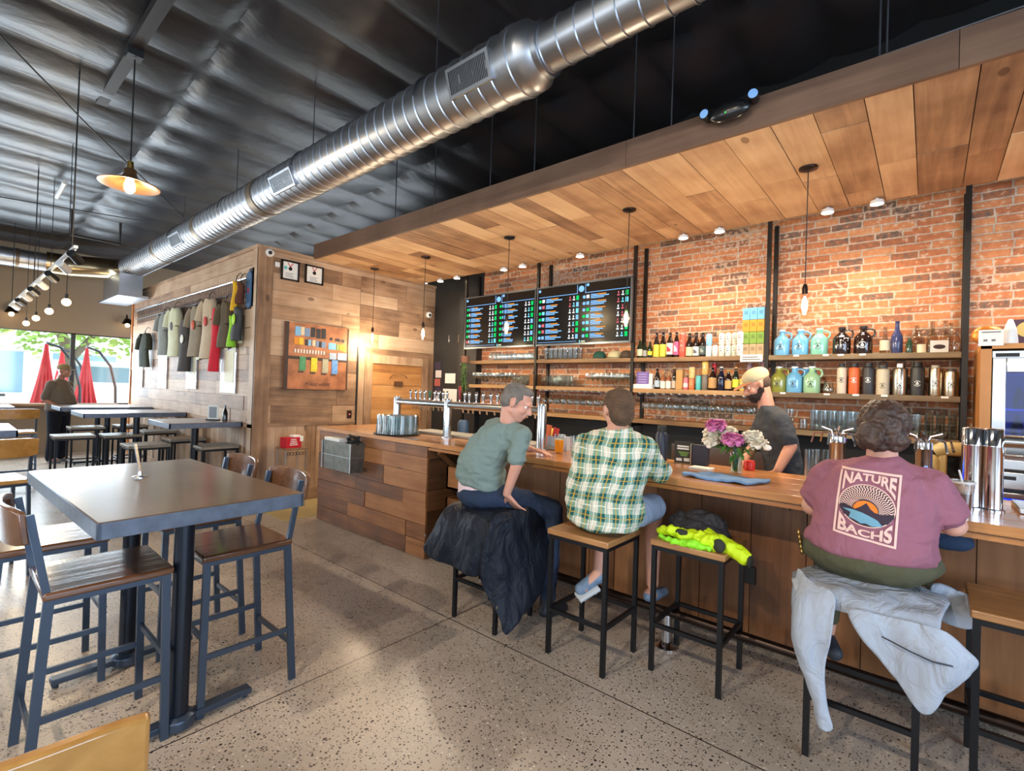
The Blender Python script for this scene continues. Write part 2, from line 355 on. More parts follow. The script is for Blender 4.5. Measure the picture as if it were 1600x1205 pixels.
b = MB(); b.rt().box(XW, XW+.03, YS+.14, 3.98, 1.0, 1.045); b.rt().box(XW, XW+.03, YS+.14, YB, 0, .15); b.rt().box(XW, XW+.03, 4.08, 5.3, 2.03, 2.12); b.rt().box(XW, XW+.04, YS, YB, 3.22, 3.262); struct('trim_far', b, m_wallh)
struct('trim_far_dark_strip', MB().box(XW+.02, XW+.032, 3.955, 3.98, 0, 2.12), m_black)
# boarded door
b = MB(); boards(b, Matrix(((0, 0, 1, XW-.01), (1, 0, 0, 4.22), (0, 1, 0, .1), (0, 0, 0, 1))), .94, 1.80, (.14, .2), (2, 3)); struct('door_1', b, wood('door_boards', [(0, (120, 78, 40)), (.4, (168, 114, 62)), (.7, (192, 138, 82)), (1, (206, 156, 100))], axis='y'))
b = MB()
for y0, y1, z0, z1 in ((4.09, 4.22, .02, 2.03), (5.16, 5.29, .02, 2.03), (4.22, 5.16, 1.90, 2.03)): b.rt().box(XW, XW+.028, y0, y1, z0, z1)
dfr = struct('door_1_frame', b, m_wallv)
b = MB()
for k in range(14): a = PI*(.05+.9*k/13); b.bar((XW+.03, 4.70+.16*math.cos(a), 1.68+.08*math.sin(a)), (XW+.03, 4.70+.16*math.cos(a+.2), 1.68+.08*math.sin(a+.2)), .012, .004)
b.box(XW+.02, XW+.032, 4.62, 4.78, 1.56, 1.64); struct('door_1_emblem', b, mat('scorched', (88, 52, 28), .7))
# front window wall
m_tan = mat('tan_paint', (134, 116, 94), .7, var=(.6, .06))
struct('wall_front', MB().box(XF-.15, XF, -5.6, YB, 2.42, 5.0).box(XF-.15, XF, -5.6, YB, 0, .98).box(XF-.15, XF, 3.2, YB, .98, 2.42), m_tan)
b = MB(); b.box(XF-.1, XF-.03, -5.6, 3.2, .94, 1.0).box(XF-.1, XF-.03, -5.6, 3.2, 2.4, 2.45)
for y in (-5.0, -3.3, -1.6, .1, 1.79, 3.17): b.box(XF-.1, XF-.03, y-.035, y+.035, .98, 2.42)
struct('window_1', b, mat('dark_bronze', (40, 36, 34), .4))
struct('window_1_pane', MB().box(XF-.07, XF-.062, -5.6, 3.2, 1.0, 2.4), glass('window_glass', (250, 252, 252), .3))
b = MB().rt().box(XF, XF+.3, -5.0, 2.5, .96, 1.0); struct('window_1_sill', b, m_wallh)
# side and back walls (behind the camera)
m_grey = mat('grey_plaster', (120, 112, 104), .8)
struct('wall_right', MB().box(5, 5.15, -5.6, YB, 2.95, 5.4).box(5, 5.15, -5.6, YB, 0, .75).box(5, 5.15, 2.3, YB, .75, 2.95), m_grey)
struct('wall_near', MB().box(XF, 5.1, -5.65, -5.5, 3.0, 5.4).box(XF, 5.1, -5.65, -5.5, 0, .8).box(XF, -7.5, -5.65, -5.5, .8, 3.0).box(2.5, 5.1, -5.65, -5.5, .8, 3.0), m_grey)
b = MB(); b.box(5.03, 5.09, -5.6, 2.3, 1.8, 1.86)
for y in (-4.8, -3, -1.2, .6): b.box(5.03, 5.09, y-.03, y+.03, .75, 2.95)
struct('window_2', b, mat('dark_bronze'))
# ceiling: dark fabric sagging between purlins
b = MB(); xs = []; p = .66; n = 10; x = -13.3
for k in range(30):
    for i in range(n): xs.append((x+p*i/n, -.060*math.sin(PI*i/n)**.8 if i else .0))
    x += p
ys = [-5.6, -3, -1.35, -1.2, -1.05, 0, .8, 1.42, 1.52, 1.57, 1.62, 1.72, 2.4, 3.4, 4.05, 4.17, 4.3, 5.4]
vs = [V(x, y, ceil_z(x)+h*{1.57: -.1, 4.17: -.1, -1.2: -.1, 1.52: .35, 1.62: .35}.get(y, 1)+.012*noise.noise(V(x*3, y*2, 0))) for x, h in xs for y in ys]; ny = len(ys)
b.add(vs, [(i*ny+j, i*ny+j+1, (i+1)*ny+j+1, (i+1)*ny+j) for i in range(len(xs)-1) for j in range(ny-1)])
cm = mat('dark_ceiling_fabric', (40, 40, 43), .40, bump=(7, 1., (1, .5, 1)), var=(2.5, .3), spec=.6)
co = struct('ceiling', b, cm, smooth=50)
# canopy over the bar
b = MB(); M = Matrix(((0, 1, 0, -6.33), (1, 0, 0, 3.27), (0, 0, -1, 3.263), (0, 0, 0, 1)))
boards(b, M, 1.80, 10.9, (.17, .30), (.7, 1.8), t=.02, gap=.005, jit=.003); can = struct('ceiling_soffit', b, m_soff)
b = MB(); x = -6.33
while x < 4.5: l = rnd.uniform(1.8, 2.8); b.rt().box(x, min(x+l, 4.6)-.003, 3.24, 3.27, 3.236, 3.43); x += l
struct('trim_canopy', b, m_fasc)
struct('ceiling_canopy_frame', MB().box(-6.33, 4.6, 3.27, 5.07, 3.285, 3.42), m_black)
# ------------------------------------------------------------------ shared metals etc.
m_steel = mat('brushed_steel', (190, 192, 194), .22, 1.)
m_chrome = mat('chrome', (215, 217, 220), .08, 1.)
m_bframe = mat('black_frame_metal', (28, 29, 32), .38, .55, spec=.6)
m_post = mat('raw_dark_steel', (46, 42, 38), .4, .7)
m_bronze = mat('dark_bronze_fitting', (58, 46, 40), .3, .9)
m_white = mat('white_plastic', (225, 225, 222), .4)
m_paper = mat('white_paper', (232, 230, 222), .7)
m_glass = glass('clear_glass', (240, 244, 244), .6)
m_shelf = wood('shelf_boards', [(0, (92, 66, 40)), (.35, (142, 106, 66)), (.6, (170, 130, 84)), (1, (190, 152, 104))], axis='x', rough=.55)
def text(s, size, ext=.0006, align='CENTER', bold=0.):
    c = bpy.data.curves.new('t', 'FONT'); c.body = s; c.size = size; c.extrude = ext; c.align_x = align; c.align_y = 'CENTER'; c.resolution_u = 3; c.offset = bold
    o = bpy.data.objects.new('t', c); COL.objects.link(o); dg = bpy.context.evaluated_depsgraph_get(); dg.update()
    me = bpy.data.meshes.new_from_object(o.evaluated_get(dg)); bpy.data.objects.remove(o); bpy.data.curves.remove(c)
    vs = [v.co.copy() for v in me.vertices]; fs = [tuple(p.vertices) for p in me.polygons]; bpy.data.meshes.remove(me)
    return vs, fs

# ------------------------------------------------------------------ bar counter
bar = thing('bar_counter', 'long wooden bar counter with boarded front and thick oiled worktop', 'bar counter', (-5.4, 2.88, 0))
def rel(o_loc): return T(*[-x for x in o_loc])
BL = V(-5.4, 2.88, 0)
def part(name, mb, m, root, **k):
    """mesh given in world coordinates, parented to a root that has a location"""
    o = obj(name, mb, m, root, **k); o.matrix_parent_inverse = Matrix.Translation(root.location).inverted() if root.rotation_euler.z == 0 else (Matrix.Translation(root.location) @ Rz(root.rotation_euler.z)).inverted()
    return o
b = MB()
for y0, y1 in ((2.88, 3.06), (3.063, 3.27), (3.273, 3.49), (3.493, 3.70)): b.rt().box(-5.40, 2.2, y0, y1, 1.028, 1.07)
part('worktop', b, m_top, bar, bevel=.003)
b = MB(); b.rt().box(-3.44, 2.2, 2.905, 3.34, .995, 1.018); b.rt().box(-3.44, 2.2, 2.93, 3.34, 1.018, 1.028); part('under_lip', b, m_top, bar)
b = MB(); b.box(-5.36, -3.47, 2.925, 3.62, .0, 1.026); boards(b, Matrix(((1, 0, 0, -5.38), (0, 0, -1, 2.925), (0, 1, 0, .005), (0, 0, 0, 1))), 1.93, 1.02, (.12, .19), (.8, 1.9), t=.02)
part('end_cabinet', b, m_bar, bar)
b = MB(); boards(b, Matrix(((0, 0, 1, -3.47), (1, 0, 0, 2.925), (0, 1, 0, .005), (0, 0, 0, 1))), .42, 1.02, (.16, .3), (2, 3), t=.02); part('end_cabinet_side', b, wood('side_boards', [(0, (56, 36, 24)), (.5, (104, 70, 44)), (1, (140, 98, 64))], axis='y'), bar)
b = MB(); b.box(-3.47, 2.2, 3.37, 3.62, .05, 1.026); boards(b, Matrix(((0, 1, 0, -3.45), (0, 0, -1, 3.37), (1, 0, 0, .05), (0, 0, 0, 1))), .95, 5.65, (.2, .33), (2, 3), t=.02, gap=.005)
part('front_panel', b, m_barv, bar)
part('kick_strip', MB().box(-3.44, 2.2, 3.40, 3.6, 0, .05), m_black, bar)
b = MB()
for x in (-3.1, -2.1, -.62, .62): b.bar((x, 3.35, .96), (x, 3.30, .96), .014); b.bar((x, 3.335, .99), (x, 3.335, .90), .012)
part('coat_hook', b, m_black, bar)
part('outlet', MB().box(-.875, -.80, 3.335, 3.352, .40, .51), m_black, bar, bevel=.003)
b = MB(); b.rt().box(-3.42, -3.38, 3.0, 3.35, .96, .995); b.bar((-3.40, 3.0, .97), (-3.40, 3.33, .72), .035, .035); part('bracket', b, m_barv, bar)
# crates under the counter
for z, l in ((.36, 'lower wooden crate stacked under the bar beside the end cabinet'), (.64, 'upper wooden crate stacked under the bar beside the end cabinet')):
    c = thing('wooden_crate', l, 'crate', (-3.165, 3.2, z), 0, 'crates under the bar')
    b = MB(); b.rt().box(-.2, .2, -.13, .13, 0, .02); b.rt().box(-.2, .2, -.13, -.11, 0, .2); b.rt().box(-.2, .2, .11, .13, 0, .2); b.rt().box(-.2, -.18, -.13, .13, 0, .2); b.rt().box(.18, .2, -.13, .13, 0, .2)
    obj('crate_body', b, m_bar, c)
b = MB(); b.box(-3.43, -2.98, 3.04, 3.33, .0, .30); b.box(-3.40, -3.01, 3.03, 3.04, .03, .27); tag(obj('subwoofer', b, mat('black_speaker', (20, 20, 20), .4), bevel=.01, label=''), 'black box speaker on the floor under the bar', 'speaker')
b = MB(); b.rt().box(-3.43, -2.98, 3.06, 3.33, .31, .35); tag(obj('plank', b, m_bar), 'short board lying on the black speaker under the bar', 'board')
# foot rail
fr = thing('foot_rail', 'dark bronze foot rail running along the bar on chrome floor posts', 'foot rail', (-3.4, 3.0, 0))
part('rail', MB().cyl((-3.42, 3.0, .215), (2.2, 3.0, .215), .026, 16), m_bronze, fr)
for x in (-2.75, -1.22, .9):
    p = part('post', MB().cyl((x, 3.0, .02), (x, 3.0, .20), .03, 16), m_chrome, fr)
    q = MB().lathe([(.0, 0), (.075, 0), (.075, .008), (.05, .016), (.034, .03)], (x, 3.0, 0), 20); part('flange', q, m_chrome, fr)
# metal bin on the bar front
bn = thing('wall_bin', 'grey galvanised metal pocket bin hooked on the bar front', 'bin', (-4.73, 2.905, .66))
m_galv = mat('galvanised', (118, 116, 108), .5, .8, var=(14, .25))
def hollow(mb, w, d, h, t, taper=0.):
    a = [(-w/2, -d), (w/2, -d), (w/2, 0), (-w/2, 0)]
    k = 1-taper
    lo = [V(x*k, y*k, 0) for x, y in a]; hi = [V(x, y, h) for x, y in a]
    ih = [V(x*(1-2*t/w), y*(1-2*t/d)-t, h) for x, y in a]; il = [V(x*k*(1-2*t/w), y*k*(1-2*t/d)-t, t) for x, y in a]
    return mb.loft([lo, hi, ih, il])
obj('bin_body', hollow(MB(), .56, .16, .30, .006, .06), m_galv, bn)
b = MB().box(-.286, .286, -.166, .002, .15, .156).box(-.286, -.27, -.167, -.16, 0, .3).box(.27, .286, -.167, -.16, 0, .3); obj('band', b, mat('pale_zinc', (170, 172, 170), .35, .9), bn)
b = MB().cbox((-.1, -.08, .28), (.3, .12, .10)); tag(obj('folded_paper', b, m_paper, loc=(-4.76, 2.905, .66)), 'white papers standing in the metal bin on the bar front', 'paper')
b = MB()
for k in range(16): a = rnd.uniform(0, 6.28); b.tube([(.06*math.cos(a+q*1.3)*1.6+.06, -.08+.05*math.sin(a+q*1.3), .30+.03*q+.02*math.sin(3*a)) for q in range(3)], .008, 5)
tag(obj('tangled_cable', b, m_black, loc=(-4.60, 2.905, .66)), 'tangle of black leads lying in the metal bin on the bar front', 'cable')

# ------------------------------------------------------------------ tap rail
tp = thing('beer_tap_rail', 'long chrome beer tap rail on three columns standing on the bar', 'beer taps', (-4.43, 3.28, 1.07))
for x in (-4.43, -3.61, -2.45):
    b = MB().lathe([(.0, 1.07), (.06, 1.07), (.06, 1.078), (.04, 1.085), (.04, 1.44), (.036, 1.455), (.0, 1.46)], (x, 3.28, 0), 22); part('column', b, m_steel, tp, smooth=50)
for x0, x1 in ((-4.43, -3.61), (-3.61, -2.45)): part('crossbar', MB().cyl((x0, 3.28, 1.40), (x1, 3.28, 1.40), .036, 20), m_steel, tp)
hx = [-4.265, -4.178, -4.103, -4.03, -3.948, -3.867, -3.808, -3.74, -3.683, -3.5, -3.426, -3.364, -3.27, -3.178, -3.08, -3.0, -2.93, -2.85, -2.77, -2.69, -2.6, -2.53]
for k, x in enumerate(hx):
    f = part('faucet', MB().chain([((x, 3.31, 1.40), .012), ((x, 3.37, 1.39), .011), ((x, 3.385, 1.33), .008)], 8).cyl((x, 3.33, 1.41), (x, 3.33, 1.455), .007, 8), m_chrome, tp)
    hm = m_chrome if k not in (4, 9) else mat('green_handle', (20, 90, 60), .3) if k == 4 else mat('red_handle', (150, 20, 24), .35)
    hh = .075 if k not in (9,) else .13
    part('tap_handle', MB().lathe([(0, 0), (.008, 0), (.010, .02), (.016, hh*.7), (.014, hh), (0, hh+.008)], (x, 3.33, 1.452), 10), hm, tp, smooth=60)
# right tower
tr = thing('beer_tower', 'polished steel double beer tower standing on the bar at the right', 'beer tower', (.2, 3.27, 1.07))
for x, l in ((.165, None), (.238, None)):
    part('column', MB().lathe([(0, 1.07), (.046, 1.07), (.046, 1.076), (.0385, 1.08), (.0385, 1.372), (.0395, 1.374), (.0385, 1.377), (.0385, 1.452), (.034, 1.458), (0, 1.46)], (x, 3.27, 0), 28), m_chrome, tr, smooth=50)
part('crossbar', MB().cyl((.26, 3.30, 1.40), (1.3, 3.30, 1.40), .03, 20).cyl((.26, 3.30, 1.33), (1.3, 3.30, 1.33), .008, 8), m_steel, tr)
# two small cocktail towers on the back of the bar
def small_tower(x, y, lab):
    t = thing('draft_tower', lab, 'drinks tower', (x, y, 1.07), 0, 'small draft towers')
    obj('column', MB().lathe([(0, 0), (.05, 0), (.05, .008), (.041, .012), (.041, .24), (.043, .243), (.041, .247), (.041, .28), (.0, .285)], n=24), m_steel, t, smooth=50)
    for k in range(6):
        a = k*PI/3+.3; d = V(math.cos(a), math.sin(a), 0)
        obj('spout', MB().tube([d*.03+V(0, 0, .285), d*.05+V(0, 0, .30), d*.12+V(0, 0, .295), d*.135+V(0, 0, .235)], .006, 7), m_chrome, t)
    for k in range(4): a = k*PI/2; obj('lever', MB().tube([(0.02*math.cos(a), .02*math.sin(a), .28), (.03*math.cos(a), .03*math.sin(a), .315), (.08*math.cos(a), .08*math.sin(a), .335)], .006, 7), m_chrome, t)
small_tower(-.42, 3.57, 'small steel tower with spouts on the bar beside the bartender')
small_tower(-.018, 3.57, 'small steel tower with spouts behind the seated woman, near the tablet')

# ------------------------------------------------------------------ steel shelving on the brick wall
PX = [-5.29, -3.94, -2.56, -1.18, .205]
for i, x in enumerate(PX):
    lab = ['leftmost shelf upright of dark steel beside the hanging plant', 'steel shelf upright between the two menu screens', 'steel shelf upright at the right edge of the menu screens', 'steel shelf upright left of the blue growlers', 'steel shelf upright at the right end of the shelves beside the cooler'][i]
    t = thing('shelf_upright', lab, 'upright', (x, 5.24, 0), 0, 'shelf uprights')
    obj('front_post', MB().cbox((0, -.14, 2.09), (.036, .036, 2.376)), m_post, t); obj('rear_post', MB().cbox((0, .13, 2.09), (.036, .036, 2.376)), m_post, t)
    obj('rung', MB().cbox((0, 0, 1.22), (.03, .26, .03)), m_post, t)
HG = []
for i in range(4):
    x0, x1 = PX[i]+.02, PX[i+1]-.02
    for k, (z, nm) in enumerate(((1.975, 'top'), (1.63, 'middle'), (1.29, 'bottom'))):
        bay = ['under the left menu screen', 'under the right menu screen', 'behind the bartender', 'at the right end with the growlers'][i]
        b = MB(); b.rt().box(x0 if i else -5.16, x1, 5.085, 5.385, z-.045, z)
        s = obj('wall_shelf', b, m_shelf if i < 3 else wood('grey_shelf_boards', [(0, (70, 56, 38)), (.4, (112, 90, 62)), (.7, (140, 116, 82)), (1, (165, 142, 106))], axis='x', rough=.6), bevel=.002)
        tag(s, '%s wooden shelf board %s' % (nm, bay), 'shelf', 'back bar shelves')
struct('wall_back_panel', MB().box(-5.2, .25, 5.36, 5.395, .9, 1.243), m_black)
# back counter
bc = thing('back_counter', 'low black back counter with a steel worktop behind the bar', 'counter', (-5.0, 4.85, 0))
part('cabinet', MB().box(-5.0, .2, 4.87, 5.35, .0, .88), m_black, bc); part('worktop', MB().box(-5.02, .2, 4.85, 5.355, .88, .90), m_steel, bc)
part('splashback', MB().box(-1.98, -1.1, 4.86, 4.875, .90, 1.08), m_steel, bc)

# ------------------------------------------------------------------ menu screens
def screen(x0, x1, z0, z1, lab, seed):
    rr = random.Random(seed); t = thing('menu_screen', lab, 'screen', ((x0+x1)/2, 5.03, z0), 0, 'menu screens')
    W, H = x1-x0, z1-z0
    b = MB().box(-W/2, W/2, 0, .05, 0, H); obj('screen_case', b, mat('screen_black', (12, 13, 15), .18, spec=.6), t, bevel=.004)
    fm = mat('silver_bezel', (120, 128, 136), .3, .8)
    b = MB().box(-W/2-.008, W/2+.008, -.012, .03, -.012, .010).box(-W/2-.008, W/2+.008, -.012, .03, H-.006, H+.008).box(-W/2-.008, -W/2+.006, -.012, .03, 0, H).box(W/2-.006, W/2+.008, -.012, .03, 0, H); obj('bezel', b, fm, t)
    q = {k: MB() for k in 'wbogyrc'}
    def r(c, a, b_, z, h): q[c].box(a, b_, -.0035, -.001, z, z+h)
    top = H-.125
    r('b', -W/2+.02, -.06, top, .006); r('b', .06, W/2-.02, top, .006); r('b', -.06, -.055, top, .11); r('b', .055, .06, top, .11)
    for (cx, cz, ra) in ((0, H-.07, .038), (-W/2+.03, H-.04, .018), (.09, H-.03, .018)):
        q['b'].cyl((cx, -.001, cz), (cx, -.004, cz), ra, 20)
    n = 7; rh = (top-.06)/n
    for col in (0, 1):
        ox = -W/2+.02+col*(W/2)
        for k in range(n):
            z = .045+rh*(n-1-k)+.01
            ln = [rr.uniform(.14, .25) for _ in range(3)]
            q['g' if (seed == 1 or rr.random() < .4) and not (k == 6 and col == 0 and seed == 1) else ('r' if seed == 1 else 'b')].cyl((ox+.022, -.001, z+rh*.45), (ox+.022, -.004, z+rh*.45), .020, 12)
            r(rr.choice('wbc') if seed == 1 else rr.choice('cwbrg'), ox+.055, ox+.068+(.025 if seed == 2 else 0), z+rh*.22, rh*.5)
            a0 = ox+.09+(.025 if seed == 2 else 0)
            l1 = rr.uniform(.08, .14); r('b', a0, a0+l1*.6, z+rh*.62, .011); r('o', a0+l1*.62, a0+l1*1.5, z+rh*.62, .011)
            r('b', a0, a0+ln[1], z+rh*.38, .012); r('b', a0, a0+ln[2]*.8, z+rh*.14, .011)
            e = W/2-.05
            for j, xx in enumerate((e-.145, e-.09)):
                c = rr.choice('wwwwwc' if seed == 1 else 'wwwwcr'); r(c, ox+xx+.009, ox+xx+.021, z+rh*.42, rh*.34); r(c, ox+xx, ox+xx+.03, z+rh*.12, .014)
            r(rr.choice('ggbc') if k % 4 else 'g', ox+e-.04, ox+e-.005, z+rh*.1, rh*.7)
    r('c', -.012, 0, .012, .03); r('w', .015, .07, .028, .006); r('y', .015, .07, .016, .006); r('b', -W/2+.02, -.05, .03, .004)
    cols = {'w': ((225, 230, 235), 1.3), 'b': ((130, 185, 245), 1.1), 'o': ((235, 150, 60), 1.), 'g': ((20, 200, 100), 1.), 'y': ((215, 215, 120), 1.), 'r': ((215, 110, 120), .9), 'c': ((120, 215, 245), 1.1)}
    for k, mb in q.items():
        if mb.v: obj('menu_graphics', mb, emis('screen_'+k, *cols[k]), t)
screen(-5.215, -3.925, 2.155, 2.888, 'left wall menu screen listing drinks beside the black pier', 1)
screen(-3.885, -2.565, 2.155, 2.888, 'right wall menu screen listing drinks next to the bottle shelves', 2)

# ------------------------------------------------------------------ lamps over the bar
m_bulb = emis('bulb_filament_glow', (255, 226, 180), 30)
m_bglass = glass('bulb_glass', (255, 246, 230), .4)
def pend(x, lab, first=True):
    t = thing('pendant_lamp', lab, 'pendant lamp', (x, 4.04, 3.243), 0, 'bare bulb pendants over the bar')
    obj('ceiling_rose', MB().lathe([(0, 0), (.062, 0), (.06, -.012), (.03, -.022), (0, -.024)], n=22), m_bronze, t, smooth=50)
    obj('cord', MB().cyl((0, 0, -.02), (0, 0, -.86), .0035, 6), m_black, t)
    obj('socket', MB().lathe([(0, -.84), (.012, -.845), (.019, -.87), (.019, -.91), (.015, -.915), (0, -.915)], n=14), m_bronze, t)
    bl = obj('bulb', MB().lathe([(.013, -.912), (.016, -.93), (.035, -.975), (.041, -1.01), (.034, -1.045), (.016, -1.065), (0, -1.068)], n=18), m_bglass, t, smooth=60)
    obj('filament', MB().lathe([(.004, -.93), (.017, -.965), (.021, -1.0), (.015, -1.035), (0, -1.045)], n=12), m_bulb, t, smooth=60)
    l = bpy.data.lights.new('bulb_light', 'POINT'); l.energy = 22; l.color = (1, .80, .54); l.shadow_soft_size = .045
    o = bpy.data.objects.new('bulb_light', l); COL.objects.link(o); o.parent = t; o.location = (0, 0, -1.12)
for x, lab in ((-.695, 'clear bulb pendant hanging right of the bartender, nearest the camera'), (-2.106, 'clear bulb pendant in front of the right edge of the menu screens'), (-3.546, 'clear bulb pendant in front of the left menu screen'), (-4.97, 'clear bulb pendant left of the menu screens, second from the boarded wall'), (-6.1, 'clear bulb pendant nearest the boarded wall with the door')): pend(x, lab)
DL = [-5.741, -5.375, -4.445, -4.116, -3.225, -1.968, -1.607, -.701, -.356]
m_dl = emis('spot_lens', (255, 238, 208), 22)
for i, x in enumerate(DL + [.75, 1.1]):
    lab = 'small %s spotlight under the back edge of the wooden canopy' % ('white',) if i > 8 else ['first small spotlight from the boarded wall, under the canopy edge', 'second small spotlight from the boarded wall, above the black pier', 'third spotlight from the boarded wall, above the left menu screen', 'fourth spotlight from the boarded wall, above the gap of the screens', 'spotlight above the right menu screen', 'tilted spotlight just left of the middle pair under the canopy', 'spotlight above the stacked boxes on the top shelf', 'left one of the two bright spotlights right of the nearest pendant', 'right one of the two bright spotlights right of the nearest pendant'][i]
    if i > 8: lab = 'spotlight above the cooler, %s of two' % ('left', 'right')[i-9]
    t = thing('spotlight', lab, 'spotlight', (x, 4.97, 3.243), 0, 'spotlights along the canopy edge')
    obj('housing', MB().lathe([(0, 0), (.012, 0), (.012, -.015), (.045, -.02), (.05, -.045), (.046, -.05)], n=20), m_white, t, smooth=40)
    obj('lens', MB().lathe([(0, -.046), (.045, -.047), (.02, -.052), (0, -.053)], n=20), m_dl, t, smooth=60)
    l = bpy.data.lights.new('spot_beam', 'SPOT'); l.energy = 40; l.color = (1, .86, .68); l.spot_size = math.radians(150); l.spot_blend = .9; l.shadow_soft_size = .04
    o = bpy.data.objects.new('spot_beam', l); COL.objects.link(o); o.parent = t; o.location = (0, 0, -.06); o.rotation_euler = (math.radians(-14), 0, 0)
# emergency light on the fascia
t = thing('emergency_light', 'black twin head emergency light on the canopy fascia', 'emergency light', (-.99, 3.20, 3.36))
obj('body', MB().ball((0, -.02, 0), (.125, .045, .06), 24, 12), mat('gloss_black', (24, 24, 26), .25), t, smooth=70)
for sx, z in ((-1, .02), (1, .045)):
    h = obj('lamp_head', MB().tube([(sx*.135, .02, z), (sx*.14, -.03, z), (sx*.145, -.055, z)], [.03, .034, .034], 18), mat('gloss_black'), t)
    obj('lens', MB().tube([(sx*.145, -.054, z), (sx*.146, -.060, z)], [.028, .026], 18), mat('cool_lens', (130, 170, 215), .2, emit=(120, 170, 230), estr=.25), h)
obj('indicator', MB().ball((-.01, -.064, -.02), .004, 8, 5), emis('green_led', (40, 230, 60), 2), t)
# rods carrying the canopy
for i, (x, y) in enumerate(((-4.62, 3.30), (-3.95, 3.30), (-3.157, 3.3), (-2.636, 3.3), (-1.705, 3.3), (-1.417, 3.3), (-.243, 3.3), (-.215, 3.36))):
    tag(obj('canopy_rod', MB().cyl((x, y, 3.41), (x, y, ceil_z(x)+.05), .0055, 6), mat('threaded_rod', (95, 95, 98), .4, .8)), ['thin rod holding the canopy near its left end', 'thin canopy rod behind the ducting, left of middle', 'thin canopy rod seen below the middle of the duct', 'thin canopy rod just right of the duct middle', 'left of two canopy rods below the duct reducer', 'right of two canopy rods below the duct reducer', 'left rod of the close pair at the far right of the canopy', 'right rod of the close pair at the far right of the canopy'][i], 'rod', 'canopy hanging rods')
tag(obj('conduit', MB().tube([(-.25, 3.262, 3.44), (.35, 3.262, 3.452), (1.5, 3.262, 3.50)], .006, 7), mat('threaded_rod')), 'thin pale conduit running above the canopy fascia at the right', 'conduit')
# ------------------------------------------------------------------ ducts
m_duct = mat('galvanised_duct', (176, 178, 182), .36, 1., bump=(5, .03), var=(3, .10))
def spiral(mb, x0, x1, y, z, r, step, n=36):
    pr = []; x = x0
    while x < x1:
        e = min(x+step, x1)
        pr += [(x, r), (x+.005, r+.008), (x+.010, r+.008), (x+.015, r)]
        x = e
    pr.append((x1, r))
    rings = [[V(px, y+rr*math.cos(t), z+rr*math.sin(t)) for t in [2*PI*k/n for k in range(n)]] for px, rr in pr]
    return mb.loft(rings)
DY, DZ = 2.357, 3.65
duct = thing('spiral_duct', 'large shiny spiral air duct running the length of the room above the canopy', 'air duct', (-6, DY, DZ))
part('duct_barrel', spiral(MB(), -11.6, -5.75, DY, DZ, .199, .12), m_duct, duct); part('duct_barrel', spiral(MB(), -5.75, -1.98, DY, DZ, .199, .12), m_duct, duct)
part('small_duct_barrel', spiral(MB(), -1.80, 3.5, DY, DZ, .132, .125), m_duct, duct)
def xl(prof, y=DY, z=DZ, n=36): return MB().loft([[V(px, y+rr*math.cos(t), z+rr*math.sin(t)) for t in [2*PI*k/n for k in range(n)]] for px, rr in prof])
part('reducer', xl([(-2.06, .199), (-2.055, .206), (-2.02, .206), (-2.015, .212), (-1.985, .212), (-1.98, .204), (-1.94, .204), (-1.90, .20), (-1.84, .150), (-1.835, .156), (-1.80, .156), (-1.795, .134)]), m_duct, duct)
for x in (-5.75, -7.6, -9.5): part('band', xl([(x-.05, .2), (x-.05, .209), (x+.07, .209), (x+.07, .2)]), mat('dull_band', (120, 104, 84), .45, .7), duct)
def grille(x, w, h, a):
    nrm = V(0, math.cos(a), math.sin(a)); up = V(0, -math.sin(a), math.cos(a)); c = V(x, DY, DZ)+nrm*.205
    if up.z < 0: up = -up
    M = frame(c, (1, 0, 0), nrm)
    g = part('register', MB().box(-w/2, w/2, -h/2, h/2, -.02, 0, M), mat('register_dark', (24, 24, 26), .5), duct)
    b = MB(); b.box(-w/2-.02, w/2+.02, -h/2-.02, -h/2, -.03, .006, M).box(-w/2-.02, w/2+.02, h/2, h/2+.02, -.03, .006, M).box(-w/2-.02, -w/2, -h/2, h/2, -.03, .006, M).box(w/2, w/2+.02, -h/2, h/2, -.03, .006, M)
    q = obj('register_frame', b, m_duct, g)
    b = MB(); k = -w/2+.01
    while k < w/2: b.box(k, k+.004, -h/2, h/2, -.02, .003, M); k += .014
    obj('louvre', b, m_duct, g)
grille(-2.30, .34, .14, math.radians(198)); grille(-4.95, .42, .13, math.radians(205)); grille(-8.3, .42, .13, math.radians(205))
for i, x in enumerate((-2.85, -4.7, -6.6, -8.6)):
    tag(obj('duct_hanger', MB().cyl((x, DY, DZ+.2), (x, DY, ceil_z(x)+.05), .005, 6).tube([(x, DY+.21*math.cos(t), DZ+.21*math.sin(t)) for t in [PI*k/14 for k in range(15)]], .006, 6), mat('threaded_rod')), ['thin rod and strap hanging the big duct left of its reducer', 'second duct hanger rod from the reducer', 'third duct hanger rod, above the boarded corner', 'fourth duct hanger rod, nearest the front window'][i], 'duct hanger', 'duct hanger rods')
